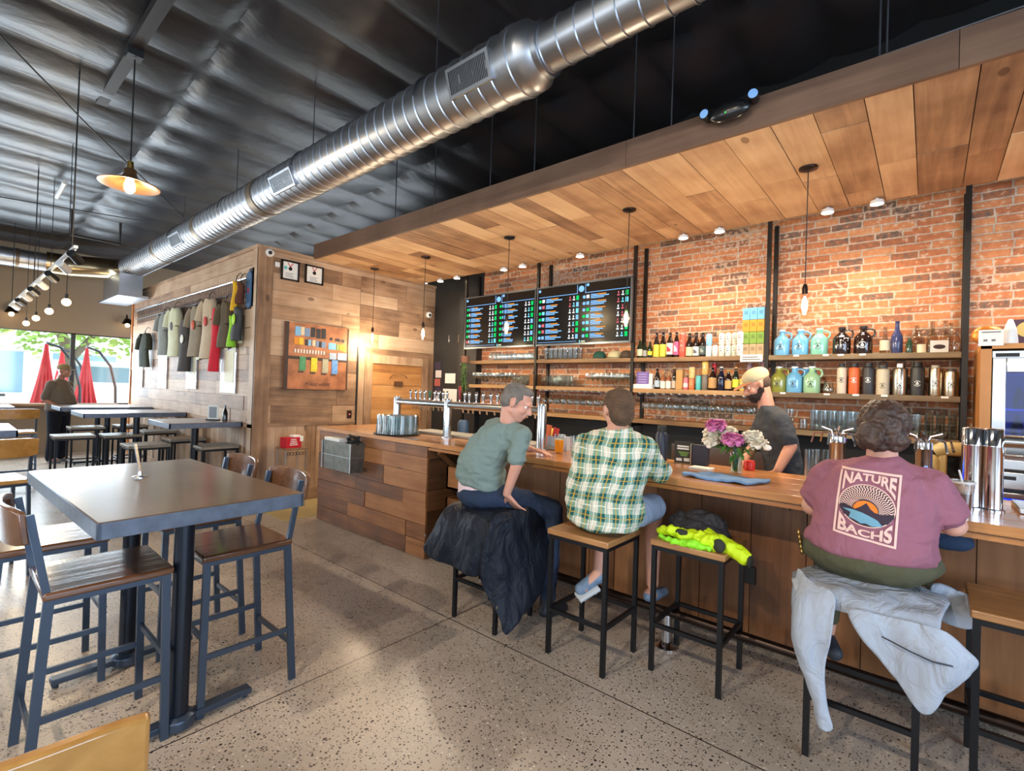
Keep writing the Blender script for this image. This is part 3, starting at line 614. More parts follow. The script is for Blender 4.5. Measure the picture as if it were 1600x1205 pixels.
# elbow and cross duct near the front window
el = thing('cross_duct', 'bronze looking duct elbow and cross duct in front of the tan window wall', 'air duct', (-12.2, 1.5, 3.6))
pts = [V(-11.6, DY, DZ), V(-11.75, DY, DZ), V(-11.95, DY-.05, DZ), V(-12.15, DY-.22, DZ), V(-12.3, DY-.45, DZ), V(-12.42, DY-.75, DZ-.02), V(-12.45, DY-1.1, DZ-.02)]
part('elbow', MB().tube(pts, .2, 28), mat('smoky_duct', (150, 132, 104), .25, 1.), el, smooth=60)
part('cross_barrel', MB().tube([(-12.45, DY-1.1, DZ-.02), (-12.45, -5, DZ-.02)], .165, 28), m_duct, el, smooth=60)
for y in (.9, 0, -1.2): part('band', MB().tube([(-12.45, y, DZ-.02), (-12.45, y-.05, DZ-.02)], .172, 28), mat('dull_band'), el)
b = MB().box(-12.6, -11.0, 2.05, 2.5, 3.02, 3.06).box(-12.5, -11.2, 2.1, 2.45, 3.06, 3.46); tag(obj('diffuser_box', b, m_duct), 'boxy metal air diffuser beside the top of the boarded wall end', 'air diffuser')
# ------------------------------------------------------------------ ceiling lamps on the left
tl = thing('shaded_pendant', 'bronze wide shade pendant with glowing bulb hanging high on the left', 'pendant lamp', (-5.36, 1.05, 3.13))
obj('lamp_shade', MB().lathe([(.03, .26), (.045, .25), (.05, .20), (.075, .17), (.22, .115), (.222, .11), (.215, .108), (.07, .16), (.045, .19), (.03, .22)], n=32), mat('bronze_shade', (150, 112, 76), .35, .75), tl, smooth=60)
obj('socket', MB().lathe([(0, .33), (.022, .32), (.026, .27), (.026, .2), (.0, .2)], n=16), mat('brass', (190, 150, 80), .3, 1.), tl)
obj('bulb', MB().lathe([(.013, .2), (.03, .16), (.042, .11), (.04, .07), (.02, .045), (0, .04)], n=18), emis('warm_bulb', (255, 205, 130), 9), tl, smooth=60)
obj('cord', MB().cyl((0, 0, .33), (0, 0, 1.22), .006, 8), m_black, tl)
l = bpy.data.lights.new('bulb_light', 'POINT'); l.energy = 26; l.color = (1, .72, .4); l.shadow_soft_size = .05; o = bpy.data.objects.new('bulb_light', l); COL.objects.link(o); o.parent = tl; o.location = (0, 0, .0)
b = MB().box(-6.7, -4.1, 1.0, 1.09, 4.42, 4.5); chn = thing('track', 'dark straight track on the ceiling carrying the shaded pendant', 'track', (-5.4, 1.04, 4.4)); part('channel', b, mat('brown_steel', (40, 31, 27), .6), chn); part('mount_box', MB().box(-5.42, -5.30, .99, 1.10, 4.36, 4.44), m_black, chn)
# long track with heads
tk = thing('track_light', 'long white track light with a row of swivel heads running to the front window', 'track light', (-9, .8, 2.75))
part('track_rail', MB().box(-12.2, -6.0, .785, .815, 2.735, 2.76), m_white, tk)
for i, x in enumerate([-6.15, -6.8, -7.6, -8.4, -9.2, -10., -10.8, -11.6]):
    h = part('track_head', MB().tube([(x, .8, 2.735), (x, .8, 2.70)], .012, 8).tube([(x+.05, .78, 2.70), (x-.09, .86, 2.66)], [.035, .04], 14), m_white if i % 2 else m_black, tk)
for x in (-6.2, -9, -11.9): part('track_rod', MB().cyl((x, .8, 2.76), (x, .8, ceil_z(x)+.05), .006, 6), m_black, tk)
m_warm = emis('warm_bulb_far', (255, 214, 150), 12)
for i, x in enumerate((-8.0, -9.4, -10.8, -12.1)):
    t = thing('globe_pendant', ['bare warm bulb pendant, nearest of the row toward the front window', 'second warm bulb pendant of the row toward the front window', 'third warm bulb pendant of the row toward the front window', 'farthest warm bulb pendant of the row before the front window'][i], 'pendant lamp', (x, 1.0, 2.45), 0, 'bare bulb row toward the window')
    obj('bulb', MB().ball((0, 0, 0), .045, 16, 10), m_warm, t, smooth=70); obj('socket', MB().cyl((0, 0, .04), (0, 0, .10), .016, 10), m_black, t); obj('cord', MB().cyl((0, 0, .1), (0, 0, ceil_z(x)-2.45+.05), .004, 6), m_black, t)
    l = bpy.data.lights.new('bulb_light', 'POINT'); l.energy = 14; l.color = (1, .78, .5); l.shadow_soft_size = .05; o = bpy.data.objects.new('bulb_light', l); COL.objects.link(o); o.parent = t; o.location = (0, 0, -.08)
for i, (y, lab) in enumerate(((2.62, 'wall lamp on the tan wall right beside the boarded wall end'), (.88, 'wall lamp on the tan wall at the left edge of the picture'))):
    t = thing('wall_lamp', lab, 'wall lamp', (XF, y, 2.7), 0, 'wall lamps on the tan wall')
    obj('shade', MB().lathe([(.0, .12), (.05, .11), (.10, .0), (.095, 0), (.04, .10)], (.18, 0, 0), 18), m_bronze, t, smooth=60); obj('arm', MB().tube([(0, 0, .1), (.1, 0, .2), (.18, 0, .12)], .01, 8), m_bronze, t)
    obj('bulb', MB().ball((.18, 0, -.03), .04, 14, 8), m_warm, t, smooth=70)
tag(obj('crossing_cable', MB().tube([(-4.3, -.5, 4.2), (-6.2, .9, 3.95), (-7.7, 2.1, 3.75)], .007, 6), m_black), 'thin black cable slanting across the upper left ceiling', 'cable')
tag(obj('crossing_cable', MB().tube([(-10.3, -.8, 4.0), (-9.8, .4, 3.98), (-8.9, 1.9, 3.88)], .007, 6), m_black), 'thin black cable running level below the shaded pendant', 'cable')
tag(obj('ceiling_pipe', MB().tube([(-10.2, 1.3, 4.15), (-10.2, 1.3, 3.75), (-10.2, 1.9, 3.75), (-10.2, 1.9, 4.1)], .02, 8), mat('brown_steel')), 'brown pipe loop below the ceiling above the duct elbow', 'pipe')
tag(obj('ceiling_tube_light', MB().tube([(-9.6, 1.05, 4.12), (-8.9, 1.05, 4.16)], .03, 10), mat('white_plastic')), 'pale tube fitting on the ceiling left of the shaded pendant', 'tube light')

# ------------------------------------------------------------------ bar stools
m_seat = wood('stool_seat_wood', [(0, (96, 60, 32)), (.4, (150, 102, 58)), (.7, (180, 130, 80)), (1, (200, 154, 104))], axis='x', rough=.35, coat=.25, knots=False, grain=26)
def stool(w=.40, h=.745, ss=.262, wood_=None):
    t = thing('bar_stool', '', 'stool')
    hw = w/2-.015
    obj('seat', MB().rt().cbox((0, 0, h-.0175), (w+.01, w+.01, .035)), wood_ or m_seat, t, bevel=.006)
    for sx in (-1, 1):
        for sy in (-1, 1): obj('leg', MB().cbox((sx*hw, sy*hw, (h-.035)/2), (.025, .025, h-.035)), m_bframe, t)
    b = MB()
    for s in (-1, 1): b.bar((-hw, s*hw, h-.048), (hw, s*hw, h-.048), .022); b.bar((s*hw, -hw, h-.048), (s*hw, hw, h-.048), .022)
    obj('seat_frame', b, m_bframe, t)
    for s in (-1, 1): obj('stretcher', MB().bar((-hw, s*hw, ss), (hw, s*hw, ss), .022), m_bframe, t); obj('stretcher', MB().bar((s*hw, -hw, ss), (s*hw, hw, ss), .022), m_bframe, t)
    return t
st0 = stool()
def put(t, x, y, rz, lab, grp): t.location = (x, y, 0); t.rotation_euler = (0, 0, rz); t['label'] = lab; t['group'] = grp; return t
G = 'black framed bar stools at the counter'
put(st0, -2.27, 2.54, .02, 'bar stool under the man in the grey green top, hidden by a dark jacket', G)
dup(st0, (-1.525, 2.61, 0), 0, 'bar stool under the man in the plaid shirt', G)
dup(st0, (-.99, 2.87, 0), 0, 'empty bar stool with a yellow vest and grey jacket on it', G)
dup(st0, (-.20, 2.72, 0), .0, 'bar stool under the woman in the purple shirt', G)
dup(st0, (.35, 2.93, 0), 0, 'empty bar stool cut by the right edge of the picture', G)

# ------------------------------------------------------------------ high tables and chairs
m_dwood = wood('dark_glossy_wood', [(0, (50, 30, 19)), (.4, (92, 58, 36)), (.7, (126, 86, 56)), (1, (156, 116, 80))], axis='y', rough=.22, coat=.6, grain=18, bump=.35, knots=False)
m_oak = wood('golden_oak', [(0, (120, 80, 34)), (.4, (172, 122, 60)), (.7, (196, 146, 80)), (1, (214, 170, 108))], axis='y', rough=.25, coat=.6, grain=14, knots=False)
m_ttop = wood('dark_table_top', [(0, (66, 48, 36)), (.5, (96, 76, 60)), (1, (120, 98, 80))], axis='x', rough=.3, coat=.3, grain=12, bump=.04, knots=False)
m_bluefr = mat('blue_black_frame', (66, 78, 94), .38, .6, spec=.6)  # dark metal with the blue sky reflection put into its colour
m_tedge = mat('blue_lit_table_edge', (96, 106, 122), .4, .3, var=(20, .2))  # blue window light put into the edge colour, with random mottling
def chair(name='bar_chair', w_=None, top=1.075):
    """back at -y, seat faces +y"""
    t = thing(name, '', 'chair'); W = .42; hw = .195
    b = MB().rt(); n = 10; rows = []
    for i in range(n+1):
        v = -.21+.42*i/n; rows.append([(-.215, v), (.215, v)])
    b.cbox((0, 0, .73), (.43, .42, .032)); obj('seat', b, w_ or m_dwood, t, bevel=.010)
    for s in (-1, 1):
        obj('leg', MB().bar((s*hw, .185, .715), (s*(hw+.012), .195, 0), .022, .030), m_bluefr, t)
        obj('leg', MB().bar((s*hw, -.19, .72), (s*(hw+.012), -.235, 0), .022, .032).bar((s*hw, -.19, .70), (s*hw, -.252, top-.03), .020, .024), m_bluefr, t)
        obj('stretcher', MB().bar((s*(hw+.008), .19, .27), (s*(hw+.008), -.218, .27), .014, .026), m_bluefr, t)
    obj('stretcher', MB().bar((-hw, .192, .36), (hw, .192, .36), .014, .026), m_bluefr, t); obj('stretcher', MB().bar((-hw, -.22, .20), (hw, -.22, .20), .014, .026), m_bluefr, t)
    obj('seat_frame', MB().bar((-hw, .185, .704), (hw, .185, .704), .02).bar((-hw, -.19, .704), (hw, -.19, .704), .02).bar((-hw, -.19, .704), (-hw, .185, .704), .02).bar((hw, -.19, .704), (hw, .185, .704), .02), m_bluefr, t)
    b = MB().rt(); n = 14; rings = []
    for i in range(n+1):
        u = -1+2*i/n; x = .225*u; yb = -.262-.045*(1-u*u); ht = .072-.012*abs(u)**6; zc = top-.072
        sl = .16
        rings.append([V(x, yb+.012-sl*(-ht)*.0, zc-ht), V(x, yb-.012, zc-ht), V(x, yb-.012-.014, zc+ht), V(x, yb+.012-.014, zc+ht)])
    b.loft(rings); obj('backrest', b, w_ or m_dwood, t, bevel=.006)
    return t
def high_table(lab, x, y, lx, ly, rz=0, h=1.05, cols=2, name='high_table'):
    t = thing(name, lab, 'table', (x, y, 0), rz)
    obj('table_top', MB().rt().cbox((0, 0, h-.012), (lx-.004, ly-.004, .024)), m_ttop, t, bevel=.003)
    b = MB()
    for s in (-1, 1): b.cbox((s*(lx/2-.008), 0, h-.034), (.016, ly, .06)); b.cbox((0, s*(ly/2-.008), h-.034), (lx, .016, .06))
    obj('edge_band', b, m_tedge, t, bevel=.002)
    xs_ = (-.385, .385) if cols == 2 else (0,)
    for s in xs_:
        obj('column', MB().cyl((s, 0, .03), (s, 0, h-.03), .040, 24), m_bframe if cols == 1 else mat('blue_black_tube', (34, 40, 50), .3, .5), t)
        b = MB().bar((s, -.31, .035), (s, .31, .035), .06, .028).lathe([(0, .0), (.07, .0), (.07, .04), (.05, .055), (0, .055)], (s, 0, .012), 20)
        for e in (-.29, .29): b.cyl((s, e, 0), (s, e, .025), .014, 10)
        if cols == 1: b.bar((-.31, 0, .035), (.31, 0, .035), .06, .028)
        obj('foot', b, m_bluefr, t, bevel=.004)
    return t
high_table('large dark high table with grey edges tinted by blue window light in the left foreground', -2.93, .735, 1.42, .76, .035)
c0 = chair(); G = 'dark wood chairs around the near table'
put(c0, -2.745, 1.03, PI, 'dark glossy wooden bar chair at the right side of the near table, nearest the camera', G)
dup(c0, (-3.42, 1.04, 0), PI, 'dark wooden bar chair on the wall side of the near table, farther one', G)
dup(c0, (-2.705, .49, 0), 0.0, 'dark wooden bar chair at the left side of the near table, seat catching the light', G)
dup(c0, (-3.42, .40, 0), 0, 'dark wooden bar chair at the left picture edge beside the near table, farther one', G)
ck = chair('oak_bar_chair', m_oak); G2 = 'golden oak chairs'
put(ck, -1.20, .07, 1.33, 'golden oak chair back cropped by the bottom left corner', G2)
dup(ck, (-5.50, .27, 0), PI/2+.15, 'golden oak bar chair at the left edge beyond the near table', G2)
dup(ck, (-9.9, .75, 0), PI/2, 'oak bar chair before the front window, left of the standing man', G2)
dup(ck, (-10.2, .25, 0), PI/2, 'oak bar chair before the front window at the left picture edge', G2)
high_table('high table beside the boarded wall with a menu card on it', -7.02, 2.13, .86, .78, 0, cols=1)
high_table('second high table along the boarded wall, behind the one with the card', -9.2, 1.92, .95, 1.22, 0, cols=2)
high_table('third high table along the boarded wall, nearest the front window', -10.95, 1.90, .95, 1.22, 0, cols=2)
high_table('high table at the left edge beyond the near table', -6.75, .10, .9, .8, 0, cols=1)
high_table('high table before the front window at the left picture edge', -11.1, .35, .9, .9, 0, cols=1)
m_gseat = wood('grey_stool_wood', [(0, (84, 76, 66)), (.5, (128, 116, 100)), (1, (160, 148, 130))], axis='x', rough=.4, knots=False)
sg = stool(.42, .745, .2, m_gseat); G = 'backless stools around the tables by the boarded wall'
put(sg, -7.43, 1.72, 0, 'backless grey stool at the left of the table with the menu card', G)
for x, y, l in ((-6.90, 2.32, 'backless grey stool in front of the table with the menu card, close to the wall'), (-7.95, 2.28, 'brown backless stool behind the table with the menu card'), (-9.25, 2.28, 'backless stool at the second table, wall side'), (-8.85, 1.75, 'backless stool at the front of the second table'), (-9.0, 1.25, 'backless stool at the left end of the second table'), (-10.5, 2.2, 'backless stool at the third table, wall side'), (-10.4, 1.6, 'backless stool at the third table, left one')):
    dup(sg, (x, y, 0), 0, l, G)
# items on tables
t = thing('number_stand', 'slim steel table number stand on the near table', 'number stand', (-3.10, .70, 1.05))
obj('base', MB().lathe([(0, 0), (.035, 0), (.035, .004), (.012, .010), (.009, .03), (0, .03)], n=20), m_steel, t, smooth=50); obj('stem', MB().bar((0, 0, .02), (-.03, -.02, .17), .014, .006), m_steel, t)
t = thing('menu_card', 'white printed menu card standing in a holder on the wall table', 'menu card', (-7.0, 2.32, 1.05), .6)
obj('card', MB().box(-.075, .075, -.002, .002, .01, .20), m_paper, t); obj('print_lines', MB().box(-.05, .05, -.004, -.002, .03, .17), mat('pale_print', (150, 156, 160), .8), t); obj('holder', MB().box(-.08, .08, -.03, .03, 0, .012), m_black, t)
t = thing('condiment_bottle', 'dark bottle next to the menu card on the wall table', 'bottle', (-6.88, 2.42, 1.05)); obj('glass_body', MB().lathe([(0, 0), (.03, 0), (.03, .1), (.01, .16), (.01, .20), (0, .2)], n=16), mat('dark_glass', (24, 14, 12), .1), t, smooth=60)
# side table and red box by the boarded wall
t = thing('side_table', 'small wire side table against the boarded wall', 'side table', (-6.13, 2.95, 0))
obj('table_top', MB().rt().cbox((0, 0, .735), (.26, .30, .02)), m_wallh, t)
b = MB()
for sx in (-1, 1):
    for sy in (-1, 1): obj('leg', MB().cyl((sx*.11, sy*.13, 0), (sx*.11, sy*.13, .73), .006, 8), mat('grey_wire', (130, 128, 122), .4, .7), t)
for k in range(6): a = -.10+.04*k; b.tube([(.12, a+.02*math.cos(q), .68+.02*math.sin(q)) for q in [2*PI*i/8 for i in range(9)]], .003, 5)
obj('scroll_work', b, m_black, t)
t = thing('red_box', 'red card box with white lettering and a white napkin on the side table', 'box', (-6.13, 2.93, .746), .1)
obj('carton', MB().cbox((0, 0, .065), (.15, .20, .13)), mat('red_card', (196, 26, 44), .5), t, bevel=.004); b = MB()
for k in range(4): b.box(.0755, .077, -.06+.005*k, .05-.008*k, .035+.022*k, .045+.022*k)
obj('lettering', b, m_paper, t); obj('napkin', MB().cbox((-.01, .06, .14), (.10, .10, .03)).cbox((.065, .10, .11), (.03, .05, .07)), m_paper, t, bevel=.01)

# ceiling spotlights on the camera side of the room, aimed at the bar
for i, (x, lab) in enumerate(((-2.2, 'black ceiling spotlight behind the camera, left one'), (-.7, 'black ceiling spotlight behind the camera, right one'))):
    t = thing('ceiling_spotlight', lab, 'spotlight', (x, -2.3, 4.35), 0, 'ceiling spotlights behind the camera')
    obj('lamp_head', MB().tube([(0, 0, 0), (0, .10, -.09)], [.05, .06], 18, cap=False), m_black, t); obj('stem', MB().cyl((0, -.02, .02), (0, -.02, ceil_z(x)-4.33), .012, 8), m_black, t)
    l = bpy.data.lights.new('spot_beam', 'SPOT'); l.energy = 250; l.color = (1, .87, .70); l.spot_size = math.radians(80); l.spot_blend = .5; l.shadow_soft_size = .05
    o = bpy.data.objects.new('spot_beam', l); COL.objects.link(o); o.parent = t; o.location = (0, .12, -.11); o.rotation_euler = (math.radians(47), 0, 0)
# ------------------------------------------------------------------ things on the boarded walls
def wallobj(y, z): return (XW+.024, y, z)
for i, (y0, y1, z0, z1) in enumerate(((2.815, 3.05, 2.885, 3.14), (3.13, 3.385, 2.90, 3.145))):
    cy, cz = (y0+y1)/2, (z0+z1)/2; w_, h_ = y1-y0, z1-z0
    t = thing('framed_award', ['framed white certificate with a medal, left one by the camera', 'framed white certificate with a medal, right one'][i], 'framed award', (XW+.024, cy, cz), 0, 'framed medals on the boarded wall')
    b = MB()
    for s in (-1, 1): b.box(0, .02, s*(w_/2-.01)-.01, s*(w_/2-.01)+.01, -h_/2, h_/2); b.box(0, .02, -w_/2, w_/2, s*(h_/2-.01)-.01, s*(h_/2-.01)+.01)
    obj('frame', b, mat('black_gloss_frame', (14, 14, 18), .3), t); obj('mat_board', MB().box(0, .008, -w_/2+.02, w_/2-.02, -h_/2+.02, h_/2-.02), m_paper, t)
    b = MB().bar((.009, -.035, .10), (.009, 0, .05), .010, .002, up=(1, 0, 0)).bar((.009, .035, .10), (.009, 0, .05), .010, .002, up=(1, 0, 0)); obj('ribbon', b, mat('red_ribbon', (190, 30, 50), .6), t)
    obj('medal', MB().cyl((.008, 0, .025), (.013, 0, .025), .024, 18), mat('dark_medal', (40, 36, 34), .4, .6), t)
    b = MB()
    for k in range(4): b.box(.008, .0095, -.06, .05-.01*(k % 3), -.085+.016*k, -.078+.016*k)
    obj('printed_lines', b, mat('pale_print'), t)
    if i == 0: obj('seal', MB().cyl((.008, -.06, .03), (.0095, -.06, .03), .022, 16), mat('teal_seal', (90, 180, 190), .5), t)
for (y, z, lab) in ((2.66, 3.18, 'white dome camera at the top corner of the boarded wall'), (5.24, 2.76, 'white dome camera beside the black pier')):
    t = thing('security_camera', lab, 'camera', (XW+.03, y, z), 0, 'white dome cameras'); obj('housing', MB().ball((.02, 0, 0), (.055, .052, .052), 20, 12), m_white, t, smooth=70); obj('lens', MB().ball((.062, -.012, -.008), .024, 14, 9), m_black, t, smooth=70)
tag(obj('wall_switch_plate', MB().box(XW+.02, XW+.03, 2.74, 2.80, 3.03, 3.09), m_white, bevel=.002), 'small pale plate left of the framed certificates', 'plate')
t = thing('wall_outlet', 'dark outlet with a small red light on the boarded wall above the bar end', 'outlet', (XW+.022, 3.86, 1.14)); obj('plate', MB().box(0, .01, -.035, .035, -.055, .055), mat('dark_brown_plate', (46, 22, 18), .4), t, bevel=.002); obj('pilot_light', MB().ball((.012, 0, 0), .008, 8, 6), emis('red_led', (255, 120, 110), 2), t)
# tap picture
t = thing('tap_picture', 'large unframed picture of drink shelves and four coloured cans on copper ground', 'picture', (XW+.025, 2.885, 1.485))
W, H = .905, .87
obj('canvas', MB().box(0, .03, 0, W, 0, H), mat('copper_ground', (158, 100, 66), .45, .2, var=(7, .4)), t)
b = MB().box(.03, .034, 0, .05, 0, H).box(.03, .034, W-.02, W, 0, H).box(.03, .033, .03, W, .39, .43); obj('dark_bars', b, mat('dark_umber', (52, 34, 28), .6), t)
def cell(c, y, z, w_, h_, nm='painted_jugs'): return MB().box(.03, .036, y, y+w_, z, z+h_)
cols = {'sky': (120, 180, 220), 'cream': (214, 200, 170), 'slate': (112, 140, 176), 'amber': (216, 140, 34), 'gold': (224, 186, 40), 'ink': (30, 30, 38), 'white': (225, 225, 220), 'green': (62, 140, 92), 'moss': (120, 150, 80), 'steel': (160, 176, 196), 'yellow': (222, 200, 30), 'putty': (170, 166, 140), 'blue': (96, 150, 214)}
def cells(nm, items):
    for c, y, z, w_, h_ in items: obj(nm, MB().box(.03, .036, y, y+w_, z, z+h_), mat('paint_'+c, cols[c], .6), t)
cells('painted_jugs', [('sky', .13, .70, .07, .12), ('cream', .205, .71, .05, .11), ('slate', .26, .70, .07, .11), ('ink', .345, .70, .06, .13), ('ink', .42, .69, .06, .13), ('ink', .495, .69, .06, .14)])
cells('painted_small_jugs', [('amber', .12, .585, .06, .09), ('gold', .185, .585, .06, .09), ('ink', .27, .58, .03, .08), ('sky', .31, .58, .04, .08), ('cream', .37, .58, .04, .08), ('slate', .42, .575, .04, .08), ('ink', .465, .57, .03, .08), ('slate', .50, .57, .06, .08), ('sky', .60, .555, .11, .09), ('moss', .72, .555, .04, .08), ('amber', .765, .55, .05, .09), ('gold', .82, .545, .05, .09)])
cells('painted_mugs', [('ink', .62, .68, .035, .04), ('ink', .70, .675, .035, .04), ('ink', .745, .672, .035, .04), ('ink', .80, .668, .035, .04)])
cells('painted_taps', [('white', .13+.04*k, .475, .018, .05) for k in range(11)] + [('steel', .62, .42, .10, .09), ('steel', .74, .42, .14, .095)])
for k, (c, y) in enumerate((('green', .20), ('yellow', .36), ('putty', .52), ('blue', .66))):
    obj('painted_can', MB().box(.03, .038, y, y+.085, .245-.008*k, .43-.006*k), mat('can_paint_'+c, cols[c], .5, var=(30, .2)), t)
    obj('painted_shadow', MB().box(.03, .0355, y-.01, y+.06, .215-.008*k, .24-.008*k), mat('paint_umber2', (84, 62, 54), .7), t)
vs, fs = text('PUBLIC HOUSE', .052, .001)
vs = [V(.031+v.z, .47+v.x*1.0, .062+v.y+.28*(v.x)**2) for v in vs]; obj('painted_lettering', MB().add(vs, fs), mat('paint_ink', cols['ink'], .6), t)
# posters on the shirt wall
for i, (x0, x1, z0, z1) in enumerate(((-7.42, -6.93, 1.40, 1.99), (-8.85, -8.42, 1.42, 1.97), (-10.35, -9.9, 1.39, 2.0), (-11.85, -11.4, 1.38, 2.04))):
    t = thing('beer_list_board', ['white framed list board nearest the wall corner under the clothes', 'second white list board from the corner, green header', 'third white list board from the corner', 'farthest white list board, next to the window'][i], 'board', ((x0+x1)/2, YS-.021, (z0+z1)/2), 0, 'list boards under the clothes')
    w_, h_ = x1-x0, z1-z0
    obj('panel', MB().box(-w_/2, w_/2, -.018, 0, -h_/2, h_/2), mat('board_white', (214, 214, 206), .45), t); obj('paper_sheet', MB().box(-w_/2+.12, w_/2-.06, -.022, -.018, -h_/2+.14, h_/2-.03), mat('cream_sheet', (226, 220, 186), .6), t)
    for q in (-1, 1): obj('metal_edge', MB().cbox((q*(w_/2+.006), -.011, 0), (.012, .022, h_)), m_steel, t)
    if i in (1, 2): obj('green_header', MB().box(-w_/2, w_/2, -.020, -.018, h_/2-.03, h_/2), mat('lime', (150, 210, 90), .5), t)
# hanging rack with bars
t = thing('hanging_rack', 'long slatted metal hanging rack near the top of the boarded wall', 'rack', (-9.2, YS-.05, 2.88))
obj('rail', MB().cyl((-2.75, 0, 0), (2.55, 0, 0), .012, 8), m_steel, t); obj('rail', MB().cyl((-2.75, 0, -.17), (2.55, 0, -.17), .008, 8), m_black, t)
b = MB(); k = 0
while k < 88: x = -2.7+k*.06; b.bar((x, .01, 0), (x, .01, -.26), .012, .006); k += 1
s = obj('slats', b, mat('brown_slat', (70, 46, 38), .5), t); s['kind'] = 'stuff'
# clothes for sale
def garment(x, z, w_, L, rgb, lab, kind='shirt', rz=.12, sleeves=True, col2=None, tagc=True):
    m = mat('cloth_%d_%d_%d' % rgb, rgb, .85, bump=(60, .2), var=(6, .1))
    rz = .12 if rz > .05 else rz; z += .04; w_ *= .82
    t = thing('hanging_'+kind, lab, kind, (x, YS-.12, z), rz, 'clothes on the hanging rack')
    n = 18; rings = []
    for i in range(13):
        v = i/12; zz = -L*v
        ww = w_*(.34+.5*min(1, v/.12)**.7) if v < .12 else w_*(.84+.16*(v-.12)/.88)
        ww /= 2; r = []
        for k in range(n):
            a = 2*PI*k/n; fold = 1+.16*v*math.sin(3*a+5*x)+.05*math.sin(7*a+9*v)
            r.append(V(ww*math.cos(a), (.035+.02*v)*math.sin(a)*fold+.01*math.sin(6*v+x), zz))
        rings.append(r)
    obj('body_cloth', MB().loft(rings), m, t, smooth=80)
    if sleeves:
        for s in (-1, 1): obj('sleeve', MB().tube([(s*w_*.33, 0, -.03), (s*w_*.52, -.01, -.12), (s*w_*.60, -.02, -.30)], [.045, .055, .058], 12), m, t, smooth=80)
    if col2: obj('printed_patch', MB().ball((0.02, -.05, -L*.38), (.05, .012, .07), 12, 8), mat('print_%d_%d_%d' % col2, col2, .7), t, smooth=80)
    obj('hanger', MB().tube([(0, 0, .0), (0, .01, .07), (0, .05, .12), (0, .08, .09)], .005, 6).tube([(-.14, 0, -.03), (0, 0, .01), (.14, 0, -.03)], .007, 6), m_black, t)
    return t
garment(-10.95, 2.34, .46, .62, (46, 52, 38), 'dark green jacket hanging farthest left on the rack', 'jacket')
garment(-9.85, 2.62, .40, .70, (128, 134, 132), 'grey shirt hanging second from the left on the rack', rz=.3)
garment(-9.28, 2.66, .44, .78, (196, 200, 172), 'pale green shirt with dark print on the rack', col2=(90, 90, 100), rz=.4)
garment(-8.72, 2.44, .44, .80, (52, 46, 44), 'black shirt with a white droplet print on the rack', col2=(225, 225, 215), sleeves=False)
garment(-8.25, 2.60, .44, .74, (134, 122, 102), 'taupe shirt with a red print on the rack', col2=(190, 80, 50))
garment(-7.75, 2.66, .44, .84, (186, 168, 142), 'beige shirt with red lettering on the rack', col2=(190, 60, 50))
garment(-7.45, 2.50, .24, .86, (206, 32, 50), 'red long garment hanging on the rack', sleeves=False)
garment(-7.12, 2.56, .34, .60, (86, 72, 50), 'olive brown hooded top on the rack', 'hoodie', sleeves=True)
garment(-6.80, 2.80, .13, .38, (226, 176, 34), 'yellow knitted item hanging high on the rack', 'knit', sleeves=False, rz=0)
garment(-6.72, 2.46, .26, .42, (66, 68, 70), 'dark grey and lime jersey at the right of the rack', 'jersey', rz=0, col2=(170, 220, 40), sleeves=False)
t = garment(-6.87, 2.36, .14, .40, (150, 214, 50), 'lime green item folded beside the dark jersey', 'jersey', rz=0, sleeves=False)
t = garment(-6.66, 2.78, .10, .28, (96, 54, 36), 'brown knitted item beside the blue sock board', 'knit', rz=0, sleeves=False)
t = thing('sock_board', 'blue rounded display panel with a red emblem at the top right of the boarded wall', 'panel', (-6.56, YS-.045, 2.72)); pl = [(.065*math.cos(a)+(0), .065*math.sin(a)+(.17 if math.sin(a) >= 0 else -.17)) for a in [2*PI*k/28+.01 for k in range(28)]]
obj('panel', MB().prism(pl, Matrix(((1, 0, 0, 0), (0, 0, -1, -.0), (0, 1, 0, 0), (0, 0, 0, 1))), .015), mat('denim_blue', (70, 104, 140), .7), t); obj('emblem', MB().ball((0, -.018, -.01), (.02, .004, .035), 12, 8), mat('red_card'), t)
obj('dark_backing', MB().box(-.03, .12, 0, .02, -.22, .27), m_black, t)
t = thing('notice_sheet', 'beige two part notice sheet at the right end of the clothes display', 'notice', (-6.62, YS-.03, 2.22)); obj('sheet', MB().box(-.10, .12, -.006, 0, -.22, .02), mat('beige_sheet', (196, 170, 140), .7), t); obj('sheet', MB().box(-.09, .13, -.008, 0, .03, .26), mat('beige_sheet'), t); obj('dark_edge', MB().box(.12, .14, -.01, .01, -.22, .26), mat('dark_purple', (50, 34, 50), .6), t)
for i, (x, z) in enumerate(((-8.35, 1.98), (-6.98, 1.99), (-6.78, 2.10), (-7.25, 2.03))):
    tag(obj('price_card', MB().cbox((x, YS-.05, z), (.13, .004, .10 if i else .24)), mat('cream_sheet')), ['tall cream price card below the taupe shirt', 'small cream price card below the jersey, middle one', 'small cream price card left of the notice sheet', 'small cream price card on the olive hooded top'][i], 'price card', 'cream price cards')
